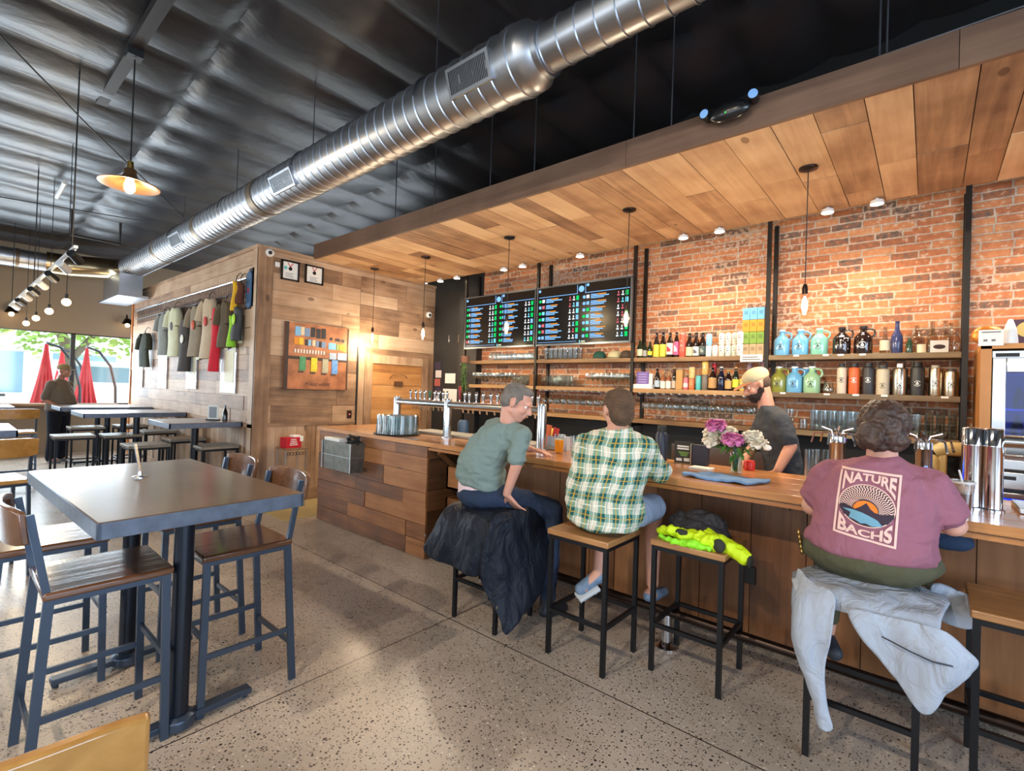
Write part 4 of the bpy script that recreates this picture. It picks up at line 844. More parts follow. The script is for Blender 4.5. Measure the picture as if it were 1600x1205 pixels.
# papers on the black wall, hand pump board
for i, (x0, x1, z0, z1) in enumerate(((-5.86, -5.62, 1.64, 1.80), (-5.90, -5.57, 1.35, 1.55))):
    tag(obj('pinned_sheet', MB().box(x0, x1, YB-.135, YB-.125, z0, z1) if 0 else MB().box(x0-.16, x1-.16, YB-.016, YB-.011, z0, z1), m_paper), ['upper white sheet pinned on the black wall', 'lower larger white sheet pinned on the black wall'][i], 'sheet', 'sheets on the black wall')
t = thing('photo_strip', 'strip of pinned photos on the black wall next to the door', 'photos', (-6.23, YB-.012, 1.55)); 
b = MB()
for k in range(5): obj('photo', MB().box(-.05+.02*(k % 2), .09+.02*(k % 2), -.004, 0, .14*k-.24, .14*k-.12), mat(['photo_a', 'photo_b', 'photo_c'][k % 3], [(210, 200, 195), (60, 50, 70), (170, 90, 80)][k % 3], .5), t)
for i, x in enumerate((-5.95, -5.72)): tag(obj('wall_hook', MB().cbox((x, YB-.02, 2.36), (.02, .02, .12)), m_chrome, bevel=.004), ['left small chrome handle on the black wall', 'right small chrome handle on the black wall'][i], 'handle', 'chrome handles on the black wall')
# trailing plant
t = thing('hanging_plant', 'trailing leafy green plant hanging by the left shelf upright', 'plant', (-5.19, 5.02, 1.96))
rr = random.Random(3); m_leaf = mat('leaf_green', (84, 124, 52), .5, var=(20, .3)); b = MB(); v = MB()
for s in range(7):
    x, y = rr.uniform(-.05, .05), rr.uniform(-.05, .03); L_ = rr.uniform(.3, .52); v.tube([(x, y, 0), (x*1.5, y-.02, -L_/2), (x*1.7, y, -L_)], .003, 5)
    for k in range(26):
        p = V(x*1.5+rr.uniform(-.035, .035), y+rr.uniform(-.04, .03), -L_*rr.random()); a = rr.uniform(0, 6.28); d = V(math.cos(a), math.sin(a), rr.uniform(-.8, .3))*.028; w_ = V(-d.y, d.x, 0)*.45
        b.add([p, p+d*.5+w_, p+d, p+d*.5-w_], [(0, 1, 2, 3)])
obj('foliage', b, m_leaf, t); obj('stem', v, m_leaf, t); obj('pot', MB().lathe([(0, -.02), (.05, -.02), (.06, .08), (.055, .08)], n=16), mat('pot_clay', (120, 80, 60), .7), t)
# ------------------------------------------------------------------ things on the shelves (shelf tops 1.975 / 1.63 / 1.29)
Z1, Z2, Z3, YI = 1.9755, 1.6305, 1.2905, 5.17
def colm(rgb, rough=.35, metal=0., coat=0.): return mat('c_%d_%d_%d_%d' % (*rgb, int(rough*10+metal*100)), rgb, rough, metal, coat=coat)
m_bottle = mat('brown_bottle_glass', (30, 16, 10), .08, coat=.3)
m_gbottle = mat('green_bottle_glass', (24, 36, 20), .08, coat=.3)
m_mark = mat('white_print', (232, 232, 225), .6)
def drop_logo(mb, r, z, s, face=-PI/2, dr=.0008, ring=True):
    """drop emblem in a ring wrapped on a cylinder of radius r"""
    def P_(u, v): a = face+u/r; return V((r+dr)*math.cos(a), (r+dr)*math.sin(a), z+v)
    out = [(0, 1.), (.22, .55), (.48, .1), (.56, -.25), (.42, -.6), (.0, -.78), (-.42, -.6), (-.56, -.25), (-.48, .1), (-.22, .55)]
    inn = [(x*.45, y*.45-.22) for x, y in out]; n = len(out)
    vs = [P_(x*s, y*s) for x, y in out]+[P_(x*s, y*s) for x, y in inn]
    mb.add(vs, [(i, (i+1) % n, n+(i+1) % n, n+i) for i in range(n)])
    mb.add([P_(x*s*.5, y*s*.5-.12*s) for x, y in inn], [tuple(range(n))])
    if ring:
        k = 20
        for a0, a1 in ((.15*PI, .85*PI), (1.15*PI, 1.85*PI)):
            q = [a0+(a1-a0)*i/k for i in range(k+1)]; vs = [P_(1.35*s*math.cos(a), 1.35*s*math.sin(a)) for a in q]+[P_(1.12*s*math.cos(a), 1.12*s*math.sin(a)) for a in q]
            mb.add(vs, [(i, i+1, k+1+i+1, k+1+i) for i in range(k)])
    return mb
def bottle(x, z, h, r, body, lab, label_rgb=None, cap_rgb=None, y=YI, grp='bottles on the shelves', lz=(.12, .5), spot=None, neck=.30, kind='bottle'):
    t = thing('display_bottle', lab, kind, (x, y, z), 0, grp)
    nr = min(.014, r*.45); sh = h*(1-neck)
    obj('glass_body', MB().lathe([(0, 0), (r*.93, 0), (r, .006), (r, sh*.80), (r*.9, sh*.88), (nr*1.25, sh+.02), (nr, h*.86), (nr, h*.97), (nr*1.1, h*.975), (nr*1.1, h), (0, h)], n=18), body, t, smooth=50)
    if label_rgb: obj('paper_label', MB().lathe([(r+.0008, h*lz[0]), (r+.0012, h*lz[0]), (r+.0012, h*lz[1]), (r+.0008, h*lz[1])], n=18), colm(label_rgb, .6), t, smooth=50)
    if spot:
        b = MB()
        for k in range(3): a = -PI/2+(-.3+.3*k); b.add([V((r+.002)*math.cos(a+q), (r+.002)*math.sin(a+q), h*(lz[0]*(1-w_)+lz[1]*w_)) for q, w_ in ((-.22, .25), (.22, .25), (.22, .7-.1*k), (-.22, .7-.1*k))], [(0, 1, 2, 3)])
        obj('label_mark', b, colm(spot, .6), t)
    if cap_rgb: obj('bottle_cap', MB().lathe([(nr*1.15, h*.95), (nr*1.25, h*.96), (nr*1.25, h+.004), (0, h+.005)], n=14), colm(cap_rgb, .4), t, smooth=40)
    return t
def can(x, z, h, r, rgb, lab, band=None, mark=None, y=YI, grp='cans on the shelves', kind='can'):
    t = thing('drink_can', lab, kind, (x, y, z), 0, grp)
    obj('can_body', MB().lathe([(0, 0), (r*.8, 0), (r, .008), (r, h-.012), (r*.82, h-.002), (0, h-.002)], n=18), colm(rgb, .4), t, smooth=50)
    obj('can_rim', MB().lathe([(r*.82, h-.004), (r*.84, h+.001), (r*.76, h+.001), (r*.76, h-.004)], n=18), m_steel, t)
    if band: obj('can_band', MB().lathe([(r+.0006, h*.2), (r+.001, h*.2), (r+.001, h*.55), (r+.0006, h*.55)], n=18), colm(band, .5), t)
    if mark:
        b = MB()
        for k in range(3): b.add([V((r+.0018)*math.cos(-PI/2+q), (r+.0018)*math.sin(-PI/2+q), h*w_) for q, w_ in ((-.5+.1*k, .26+.2*k), (.5-.2*k, .26+.2*k), (.5-.2*k, .34+.2*k), (-.5+.1*k, .34+.2*k))], [(0, 1, 2, 3)])
        obj('can_print', b, colm(mark, .6), t)
    return t
DB = 'dark bottles and cans on the top shelf'
def db(*a, **k): k.setdefault('grp', DB); return bottle(*a, **k)
db(-2.509, Z1, .20, .036, m_gbottle, 'dark bottle with cream label, first on the top bottle shelf', (206, 196, 160))
db(-2.448, Z1, .17, .026, m_gbottle, 'small dark bottle with grey label, second on the top bottle shelf', (150, 146, 140))
db(-2.388, Z1, .18, .026, m_gbottle, 'dark bottle with a round yellow label', (226, 220, 50), lz=(.18, .42))
db(-2.312, Z1, .28, .032, m_bottle, 'tall brown bottle with bright yellow label, left of two', (228, 216, 70), lz=(.04, .52))
db(-2.236, Z1, .28, .032, m_bottle, 'tall brown bottle with bright yellow label, right of two', (228, 216, 70), lz=(.04, .52))
db(-2.158, Z1, .27, .039, m_bottle, 'brown bottle with white and red label, wide one', (222, 206, 196), spot=(200, 40, 50), lz=(.12, .58))
db(-2.086, Z1, .275, .031, m_bottle, 'brown bottle with pink and white label', (190, 90, 130), spot=(240, 230, 235), lz=(.1, .62))
can(-2.018, Z1, .25, .034, (226, 92, 72), 'tall coral red tube between the bottles', mark=(250, 150, 130), grp=DB)
db(-1.946, Z1, .255, .034, m_bottle, 'brown bottle with low cream label', (232, 206, 160), lz=(.06, .42))
db(-1.874, Z1, .26, .035, m_bottle, 'brown bottle with striped white label', (214, 214, 208), spot=(90, 90, 95), lz=(.06, .42))
db(-1.806, Z1, .255, .031, m_bottle, 'brown bottle with dark grey label', (70, 84, 80), spot=(150, 160, 150), lz=(.1, .45))
def canstack(x, cs, lab, h=.118, r=.030, mark=None):
    z = Z1
    for i, c in enumerate(cs):
        can(x, z, h, r, c, lab % ('lower', 'upper')[i] if len(cs) > 1 else lab, mark=mark, grp=DB); z += h+.002
canstack(-1.742, [(200, 226, 224), (150, 206, 236)], '%s can of the pale blue pair on the top shelf')
canstack(-1.678, [(228, 206, 200)], 'single pale pink can on the top shelf')
canstack(-1.614, [(224, 220, 196), (230, 222, 208)], '%s can of the first white pair on the top shelf', mark=(90, 100, 110))
canstack(-1.550, [(206, 220, 214), (232, 222, 212)], '%s can of the second white pair on the top shelf', mark=(90, 100, 110))
for t in []: pass
canstack(-1.486, [(220, 222, 200), (230, 222, 206)], '%s can of the third white pair on the top shelf', mark=(120, 120, 110))
# boxes: 3 columns x 4 rows standing in front of the shelf stack
k = 0
for row, (c, nm) in enumerate((((186, 156, 116), 'tan'), ((126, 160, 60), 'green'), ((230, 156, 44), 'orange'), ((120, 190, 232), 'light blue'))):
    for col in range(3):
        x = -1.371+col*.0665; z = Z1+row*.117
        t = thing('tea_box', '%s box, %s one of its row in the stacked boxes on the top shelf' % (nm, ('left', 'middle', 'right')[col]), 'box', (x, 5.13, z), 0, 'stacked colour boxes on the top shelf')
        obj('carton', MB().cbox((0, 0, .057), (.064, .064, .114)), colm(c, .55), t, bevel=.003)
        obj('printed_label', MB().box(-.016, .016, -.0345, -.033, .05, .085), colm(tuple(int(v*.82) for v in c), .6), t)
can(-1.420, Z1, .118, .031, (226, 220, 214), 'lower red lettered can next to the box stack', mark=(200, 50, 40), grp=DB, y=5.10)
can(-1.420, Z1+.12, .118, .031, (232, 222, 216), 'upper red lettered can next to the box stack', mark=(226, 90, 60), grp=DB, y=5.10)
t = thing('shelf_sign', 'white lettered card on the shelf edge below the stacked boxes', 'sign', (-1.31, 5.082, 1.955)); obj('card', MB().box(-.10, .10, -.003, 0, -.04, .03), m_paper, t)
b = MB()
for k in range(2): b.box(-.08, .08-.02*k, -.0045, -.003, -.022+.022*k, -.012+.022*k)
obj('printed_lines', b, mat('grey_print', (120, 116, 110), .8), t)
# middle shelf of the same bay
t = thing('leaflet_box', 'white leaflet box with a purple booklet on the middle shelf', 'leaflets', (-2.44, 5.16, Z2)); obj('tray', MB().box(-.13, .11, -.06, .06, 0, .05), m_paper, t, bevel=.003); obj('booklet', MB().box(-.08, .06, -.03, -.015, .02, .19), colm((120, 96, 160), .5), t); obj('booklet_back', MB().box(-.06, .10, -.01, .005, .02, .17), m_paper, t)
b = MB()
for k in range(4): b.box(-.06, .04, -.032, -.03, .07+.028*k, .08+.028*k)
obj('printed_lines', b, colm((170, 150, 200), .6), t)
MS = 'bottles and cans on the middle shelf'
def mb_(x, h, r, body, lab, **k): return bottle(x, Z2, h, r, body, lab, grp=MS, **k)
mb_(-2.292, .225, .030, m_bottle, 'brown bottle with pale blue label behind the leaflets', label_rgb=(180, 196, 210), lz=(.1, .42))
mb_(-2.225, .175, .028, mat('amber_clear', (150, 90, 60), .15), 'small bottle with white label, left of the pair on the middle shelf', label_rgb=(226, 222, 210), cap_rgb=(190, 140, 60), lz=(.05, .5))
mb_(-2.162, .175, .028, mat('amber_clear'), 'small bottle with white label, right of the pair on the middle shelf', label_rgb=(226, 222, 210), cap_rgb=(190, 140, 60), lz=(.05, .5))
mb_(-2.10, .235, .024, m_bottle, 'slim brown bottle with round gold stopper', label_rgb=(200, 180, 160), cap_rgb=(196, 150, 80), lz=(.05, .4))
t = thing('carton', 'tall plain tan carton on the middle shelf', 'box', (-2.035, YI, Z2), 0, MS); obj('carton_body', MB().cbox((0, 0, .105), (.07, .06, .21)), colm((190, 146, 84), .6), t, bevel=.003)
can(-1.975+.003, Z2, .13, .026, (222, 120, 130), 'small pink and white can on the middle shelf', band=(236, 210, 210), grp=MS)
can(-1.908, Z2, .12, .030, (232, 120, 70), 'lower orange floral can of a stacked pair', mark=(250, 190, 120), grp=MS); can(-1.908, Z2+.122, .12, .030, (236, 200, 130), 'upper cream orange floral can of a stacked pair', mark=(220, 120, 50), grp=MS)
can(-1.838, Z2, .15, .028, (90, 190, 190), 'teal can on the middle shelf', grp=MS)
can(-1.772, Z2, .16, .032, (120, 112, 100), 'grey lower can of the tall stacked pair', grp=MS); can(-1.772, Z2+.162, .14, .032, (238, 180, 90), 'orange white upper can of the tall stacked pair', mark=(240, 230, 210), grp=MS)
mb_(-1.695, .235, .040, m_bottle, 'squat brown bottle with kraft label', label_rgb=(198, 152, 92), lz=(.1, .55))
can(-1.715, Z2, .29, .024, (190, 40, 50), 'red tube standing behind the squat brown bottle', grp=MS, y=5.27)
mb_(-1.61, .24, .034, mat('dark_blue_glass', (18, 24, 48), .1), 'dark blue bottle with silver neck on the middle shelf', cap_rgb=(200, 200, 190))
mb_(-1.54, .205, .032, m_bottle, 'brown bottle with tan label left of the bartender', label_rgb=(206, 164, 100), cap_rgb=(200, 150, 60), lz=(.1, .5))
mb_(-1.47, .235, .030, m_gbottle, 'dark bottle with yellow green label left of the bartender', label_rgb=(206, 210, 60), cap_rgb=(200, 140, 70), lz=(.15, .5))
can(-1.405, Z2, .125, .030, (224, 186, 90), 'yellow teal can partly behind the bartender cap', band=(110, 180, 170), grp=MS)
can(-1.34, Z2, .14, .030, (200, 160, 150), 'pink can almost hidden behind the bartender cap', grp=MS)
can(-1.37, Z2, .28, .026, (150, 120, 130), 'tall mauve bottle above the bartender cap', grp=MS, y=5.27)
can(-1.245, Z2, .29, .026, (200, 130, 130), 'tall pink tube right above the bartender cap', grp=MS, y=5.27)
# growlers
def growler(x, z, rgb, lab, dark=False, s=1., y=YI, logo=True):
    t = thing('growler', lab, 'growler jug', (x, y, z), 0, 'glazed growlers'); m = mat('glaze_%d_%d_%d' % rgb, rgb, .12, coat=.5)
    r = .068*s; h = .235*s
    obj('jug_body', MB().lathe([(0, 0), (r*.95, 0), (r, .008), (r, .55*h), (r*.93, .64*h), (r*.62, .75*h), (.024, .82*h), (.022, .93*h), (.028, .94*h), (.028, .97*h), (0, .97*h)], n=28), m, t, smooth=55)
    obj('jug_handle', MB().tube([(.022, 0, .90*h), (.05, 0, .93*h), (.078, 0, .86*h), (.082, 0, .74*h), (.066, 0, .62*h)], [.007, .008, .008, .008, .009], 9), m, t, smooth=70)
    obj('stopper', MB().lathe([(0, .965*h), (.026, .965*h), (.027, h*1.03), (0, h*1.035)], n=18).bar((-.035, 0, h*.95), (.035, 0, h*.99), .004), m_white if not dark else m_black, t, smooth=40)
    if logo: obj('drop_emblem', drop_logo(MB(), r, .33*h, .021*s), m_black if not dark else m_mark, t)
    return t
SKY, MINT, SAGE, OLV, BRN = (112, 176, 214), (130, 196, 170), (156, 196, 150), (140, 142, 60), (34, 20, 16)
growler(-1.068, Z1, SKY, 'sky blue growler, first on the top shelf right of the box stack')
growler(-.915, Z1, SKY, 'sky blue growler, second on the top shelf, beside the mint one')
growler(-.765, Z1, (132, 200, 176), 'mint green growler on the top shelf')
t = growler(-.595, Z1, BRN, 'dark brown growler covered in white writing on the top shelf', dark=True, logo=False)
b = MB()
for k in range(7):
    a = -PI/2+rnd.uniform(-.7, .7); zz = .04+.018*k; b.add([V(.0686*math.cos(a+q), .0686*math.sin(a+q), zz+w_) for q, w_ in ((-.3, 0), (.3, .002), (.3, .013), (-.3, .011))], [(0, 1, 2, 3)])
obj('white_writing', b, m_mark, t)
growler(-.44, Z1, BRN, 'dark brown growler with white drop emblem on the top shelf', dark=True)
growler(-1.085, Z2, OLV, 'olive yellow growler at the left end of the middle shelf, behind the bartender')
growler(-.955, Z2, SKY, 'sky blue growler on the middle shelf')
growler(-.815, Z2, SAGE, 'sage green growler on the middle shelf')
growler(-.885, Z2, (84, 150, 190), 'deeper blue growler half hidden behind the sky blue one', y=5.31); 
t = thing('stemless_glass', 'small stemless glass with white print beside the sage growler', 'glass', (-.685, YI, Z2)); obj('bowl', MB().lathe([(0, .004), (.030, .004), (.042, .02), (.040, .05), (.030, .095), (.029, .095), (.039, .05), (.040, .02), (.0, .008)], n=20), m_glass, t, smooth=60); obj('white_print', drop_logo(MB(), .041, .03, .014, ring=False), m_mark, t)
# flasks
def flask(x, rgb, h, r, lab, metal=0., cap=BRN, logo=None, shoulder=.8, loop=False, lz=.45):
    t = thing('flask', lab, 'flask', (x, YI, Z2), 0, 'insulated flasks on the middle shelf')
    m = mat('flask_%d_%d_%d' % rgb, rgb, .22 if metal else .45, metal)
    obj('flask_body', MB().lathe([(0, 0), (r*.97, 0), (r, .006), (r, h*shoulder), (r*.93, h*shoulder+.012), (r*.6, h*.88), (0, h*.88)], n=26), m, t, smooth=40)
    obj('flask_lid', MB().lathe([(0, h*.86), (r*.62, h*.86), (r*.64, h*.9), (r*.62, h), (0, h)], n=22), colm(cap, .5) if not metal or cap != BRN else m, t, smooth=40)
    if loop: obj('carry_loop', MB().tube([(-r*.55, 0, h*.93), (-r*.5, 0, h*1.08), (0, 0, h*1.12), (r*.5, 0, h*1.08), (r*.55, 0, h*.93)], .006, 8), m_black, t, smooth=70)
    if logo: obj('drop_emblem', drop_logo(MB(), r, h*lz, .017), colm(logo, .6) if logo != 'k' else m_black, t)
    return t
DK = (26, 26, 26)
flask(-.588, (214, 198, 172), .265, .036, 'cream slim flask with black lid', cap=DK, logo='k', shoulder=.8)
flask(-.497, (222, 96, 36), .265, .041, 'orange flask with black lid', cap=DK, logo=(236, 236, 230), shoulder=.8)
flask(-.397, (48, 46, 46), .27, .044, 'first charcoal flask with white emblem, beside the orange one', cap=DK, logo=(236, 236, 230))
flask(-.298, (206, 190, 160), .25, .047, 'wide cream flask with a green round emblem and carry handle', cap=(60, 60, 56), logo=(40, 70, 50), loop=True, lz=.3)
flask(-.184, (196, 186, 168), .26, .050, 'wide brushed steel flask with carry loop', metal=1., loop=True, logo='k', lz=.3)
flask(-.073, (50, 48, 44), .27, .046, 'second charcoal flask with white emblem, beside the steel ones', cap=DK, logo=(236, 236, 230), lz=.36)
flask(.038, (206, 192, 168), .245, .044, 'shiny steel flask, left of the last pair on the middle shelf', metal=1., cap=(190, 180, 160), logo='k', lz=.4, shoulder=.86)
flask(.132, (206, 192, 168), .215, .046, 'short shiny steel flask at the right end of the middle shelf', metal=1., cap=(60, 58, 56), logo='k', lz=.4, shoulder=.86)
# old bottles
OB = 'old glass bottles on the top shelf'
m_clear = glass('old_clear_glass', (222, 214, 200), .75); m_oldgreen = mat('old_green_glass', (40, 66, 46), .12); m_oldblue = mat('old_blue_glass', (60, 66, 104), .15)
bottle(-.29, Z1, .225, .036, m_clear, 'clear old bottle with white label, left of the blue bottle', (210, 200, 170), grp=OB, neck=.5)
bottle(-.211, Z1, .27, .040, m_oldblue, 'slate blue old bottle on the top shelf', grp=OB, neck=.36)
bottle(-.128, Z1, .12, .022, m_oldgreen, 'small green bottle on the top shelf', grp=OB, y=5.12)
bottle(-.085, Z1, .235, .052, m_clear, 'round clear flagon behind the small green bottle', grp=OB, y=5.25, neck=.34)
t = thing('candle', 'short white candle jar on the top shelf', 'candle', (-.052, 5.115, Z1)); obj('wax', MB().lathe([(0, 0), (.028, 0), (.028, .065), (0, .065)], n=18), mat('wax', (226, 208, 170), .5), t, smooth=40)
bottle(-.005, Z1, .115, .017, m_clear, 'tiny clear bottle left of the picture card', grp=OB, y=5.13)
bottle(.012, Z1, .27, .040, m_clear, 'first tall clear bottle behind the picture card', grp=OB, y=5.29, neck=.4); bottle(.092, Z1, .27, .034, m_clear, 'second tall clear bottle behind the picture card', grp=OB, y=5.29, neck=.4)
t = thing('picture_card', 'small white card with a dark shape leaning on the old bottles', 'card', (.055, 5.12, Z1), .15); obj('card', MB().box(-.055, .055, -.002, .002, 0, .095), m_paper, t); obj('dark_shape', MB().ball((0, -.003, .045), (.038, .002, .018), 16, 8), mat('dark_print', (66, 50, 54), .8), t)
bottle(.122, Z1, .24, .030, m_clear, 'clear long neck bottle right of the picture card', grp=OB, y=5.2, neck=.5); bottle(.158, Z1, .18, .026, m_clear, 'clear shorter bottle at the right end of the top shelf', grp=OB, y=5.12, neck=.45)
# ------------------------------------------------------------------ glasses
def wineglass(up=True):
    t = thing('stem_glass', '', 'glass')
    obj('glass_bowl', MB().lathe([(.031, 0), (.032, .001), (.006, .006), (.0035, .012), (.0035, .075), (.012, .085), (.034, .11), (.038, .135), (.030, .175), (.029, .175), (.036, .135), (.032, .112), (.0, .088)], n=16), m_glass, t, smooth=70)
    return t
def pint(h=.145, r0=.03, r1=.042, n=16):
    t = thing('pint_glass', '', 'glass'); obj('glass_wall', MB().lathe([(0, 0), (r0, 0), (r0+.002, .004), (r1, h), (r1-.002, h), (r0-.001, .012), (0, .012)], n=n), m_glass, t, smooth=60); return t
wg = wineglass(); wg['label'] = 'stem glass standing upright on the middle shelf under the right menu screen'; wg['group'] = 'stem glasses standing on the middle shelf'; wg.location = (-3.16, 5.14, Z2)
for r_, yy in ((0, 5.14), (1, 5.25)):
    for k in range(9):
        if r_ == 0 and k == 0: continue
        dup(wg, (-3.16+.067*k, yy, Z2))
hg = None
def hang(x, y, lab, grp):
    global hg
    if hg is None: hg = wineglass(); o = hg
    else: o = dup(hg, (0, 0, 0))
    o.location = (x, y, 1.582); o.rotation_euler = (PI, 0, 0); o['label'] = lab; o['group'] = grp; return o
LA = 'stem glass hanging upside down under the shelf behind the bartender'; LB_ = 'stem glass hanging upside down under the shelf between the two seated men'
for k in range(13):
    for yy in (5.14, 5.28): hang(-2.41+.0905*k, yy, LA, 'glasses hanging behind the bartender')
for k in range(12):
    for yy in (5.14, 5.26): hang(-3.80+.097*k, yy, LB_, 'glasses hanging between the seated men')
tr_ = None
for k in range(26):
    x = -2.455+.0905*k if k < 14 else -3.85+.097*(k-14)
    l = ['right', 'left'][k >= 14]; t = thing('glass_rail', 'small white hanging rail for glasses under the shelf %s' % ('behind the bartender' if k < 14 else 'between the seated men'), 'rail', (x, 5.22, 1.583), 0, 'glass rails behind the bartender' if k < 14 else 'glass rails between the seated men')
    obj('rail', MB().bar((0, -.13, -.012), (0, .13, -.012), .018, .003).bar((0, -.13, -.006), (0, .13, -.006), .003, .012).bar((0, -.13, -.012), (.0, -.15, .0), .018, .003), m_white, t)
pg = pint(); pg.location = (-3.83, 5.14, Z2); pg['label'] = 'pint glass on the middle shelf left of the stem glasses'; pg['group'] = 'pints on the middle shelf'
for k in range(1, 12): dup(pg, (-3.83+.082*(k % 6), 5.14+.1*(k//6), Z2))
for k in range(14): dup(pg, (-3.80+.075*(k % 7), 5.14+.1*(k//7), Z1), 0, 'pint glass on the top shelf under the right menu screen', 'pints on the top shelf')
mug = thing('mug_glass', 'short glass on the top shelf under the left menu screen', 'glass', (-4.78, 5.14, Z1), 0, 'short glasses on the top shelf')
obj('glass_wall', MB().lathe([(0, 0), (.032, 0), (.036, .02), (.03, .1), (.028, .1), (.034, .02), (0, .008)], n=14), m_glass, mug, smooth=60)
for k in range(1, 22): dup(mug, (-4.78+.073*(k % 11), 5.14+.1*(k//11), Z1))
for k in range(20): dup(wg, (-5.10+.078*(k % 10), 5.14+.1*(k//10), Z2), 0, 'stem glass on the middle shelf next to the hanging plant', 'stem glasses by the plant')
for k in range(8): dup(pg, (-4.34+.08*(k % 4), 5.14+.1*(k//4), Z2), 0, 'tall glass on the middle shelf left of the wicker box', 'tall glasses by the wicker box')
t = thing('wicker_box', 'small brown box on the middle shelf above the man in grey green', 'box', (-4.02, 5.2, Z2)); obj('box_body', MB().cbox((0, 0, .08), (.13, .12, .16)), mat('wicker_brown', (150, 100, 56), .7, bump=(60, .6), var=(30, .25)), t, bevel=.006); obj('lid_knob', MB().ball((0, -.02, .175), (.03, .03, .018), 12, 8), m_black, t)
pt = pint(.185, .034, .040); pt.location = (-.785, 5.16, Z3); pt['label'] = 'tall tumbler on the bottom shelf behind the small tower'; pt['group'] = 'tall tumblers on the bottom shelf'
for k in range(1, 12): dup(pt, (-.785+.068*(k % 6), 5.16+.1*(k//6), Z3))
for k in range(4): dup(pt, (-.15+.068*(k % 2), 5.16+.1*(k//2), Z3), 0, 'tall tumbler on the bottom shelf right of the seated woman', 'tumblers right of the woman')
dup(mug, (-.87, 5.15, Z3), 0, 'small single glass on the bottom shelf behind the bartender'); dup(pt, (-.99, 5.2, Z3), 0, 'tall tumbler on the bottom shelf just behind the bartender back')
for i, x in enumerate((.005, .075, .147)):
    t = thing('stacked_glasses', 'column of ribbed stacked glasses on the bottom shelf, %s of three' % ('left', 'middle', 'right')[i], 'glasses', (x, 5.17, Z3), 0, 'columns of stacked glasses')
    for k in range(6): obj('stacked_cup', MB().lathe([(.022, .0), (.031, .075), (.029, .075), (.021, .004)], (0, 0, .03*k), 16), m_glass, t, smooth=60)
# caps on the top shelf
for x, rgb, r2, lab in ((-3.03, (30, 74, 58), (206, 206, 200), 'green and white cap on the top shelf below the screen'), (-2.83, (196, 184, 140), (70, 56, 40), 'cream cap with brown brim on the top shelf below the screen'), (-2.67, (74, 58, 44), (74, 58, 44), 'brown cap on the top shelf next to the first bottle')):
    t = thing('cap', lab, 'cap', (x, 5.17, Z1), 0, 'caps on the top shelf')
    obj('crown', MB().lathe([(.078, 0), (.080, .03), (.07, .065), (.045, .088), (0, .097)], n=22, cap=True), colm(rgb, .8), t, smooth=70); obj('brim', MB().loft([[V(.07*math.cos(a), -.04-.075*abs(math.sin(a))*k, .006+.004*k+dz) for a in [PI+PI*i/10 for i in range(11)]] + [V(.07*math.cos(a)*.9, -.04, .006+dz) for a in [0]] for k, dz in ((0, 0), (1, 0))], cap=False), colm(r2, .8), t, smooth=70)
# ------------------------------------------------------------------ things on the bar
ZB = 1.0705
tg = thing('serving_tray', 'round black tray of upturned glasses at the left end of the bar', 'tray', (-4.17, 3.10, ZB)); obj('tray_disc', MB().lathe([(0, 0), (.235, 0), (.24, .012), (.235, .012), (.23, .005), (0, .005)], n=36), m_black, tg, smooth=40)
k = 0
ug = thing('upturned_glass', 'upturned clear glass standing on the round tray', 'glass', (-4.17, 3.10, ZB+.006), 0, 'glasses on the round tray'); obj('glass_wall', MB().lathe([(.040, 0), (.042, 0), (.034, .19), (0, .20), (0, .195), (.032, .185), (.039, .0)], n=18), m_glass, ug, smooth=60)
for rr_, n_ in ((.088, 6), (.18, 12)):
    for i in range(n_): a = 2*PI*i/n_+.2; dup(ug, (-4.17+rr_*math.cos(a), 3.10+rr_*math.sin(a), ZB+.006))
def beer_mat_(): pass
t = thing('beer_glass', 'glass of orange hazy beer on the bar left of the plaid man', 'beer', (-2.27, 3.28, ZB))
obj('beer_liquid', MB().lathe([(0, .006), (.032, .006), (.0375, .105), (0, .105)], n=22), mat('orange_beer', (250, 160, 26), .15), t, smooth=50); obj('foam', MB().lathe([(0, .105), (.0375, .105), (.038, .112), (0, .112)], n=22), mat('foam', (240, 220, 180), .8), t); obj('glass_wall', MB().lathe([(.0385, .108), (.041, .15), (.039, .15), (.037, .110)], n=22), m_glass, t, smooth=60)
dup(pg, (-2.13, 3.30, ZB), 0, 'empty pint glass right of the beer, by the plaid sleeve', 'empty glasses near the beer'); dup(pg, (-2.07, 3.42, ZB), 0, 'empty pint glass farther back by the plaid sleeve', 'empty glasses near the beer')
t = thing('menu_stand', 'orange and red folded cards standing on the bar by the tap column', 'cards', (-2.50, 3.46, ZB)); obj('card', MB().box(-.055, .0, 0, .004, 0, .20, Matrix.Rotation(.12, 4, 'Y')), colm((232, 110, 50), .6), t); obj('card', MB().box(.0, .06, .01, .014, 0, .19, Matrix.Rotation(.2, 4, 'Y')), colm((210, 50, 40), .6), t); obj('holder', MB().cbox((0, .01, .01), (.13, .05, .02)), m_black, t)
t = thing('caddy', 'clear plastic caddy with white cards behind the beer glass', 'caddy', (-2.40, 3.55, ZB)); obj('caddy_body', hollow(MB(), .20, .12, .11, .004), mat('frosted', (190, 196, 204), .3), t); obj('card', MB().box(-.06, .05, -.07, -.065, .01, .13), m_paper, t)
t = thing('sauce_bottle', 'clear squeeze bottle with a red cap right of the man in grey green', 'bottle', (-2.52, 3.10, ZB)); obj('bottle_body', MB().lathe([(0, 0), (.03, 0), (.032, .01), (.03, .11), (.018, .125), (0, .125)], n=18), mat('milky', (200, 196, 190), .4), t, smooth=50); obj('cap', MB().lathe([(0, .12), (.022, .12), (.02, .155), (0, .16)], n=16), colm((214, 36, 40), .4), t, smooth=50)
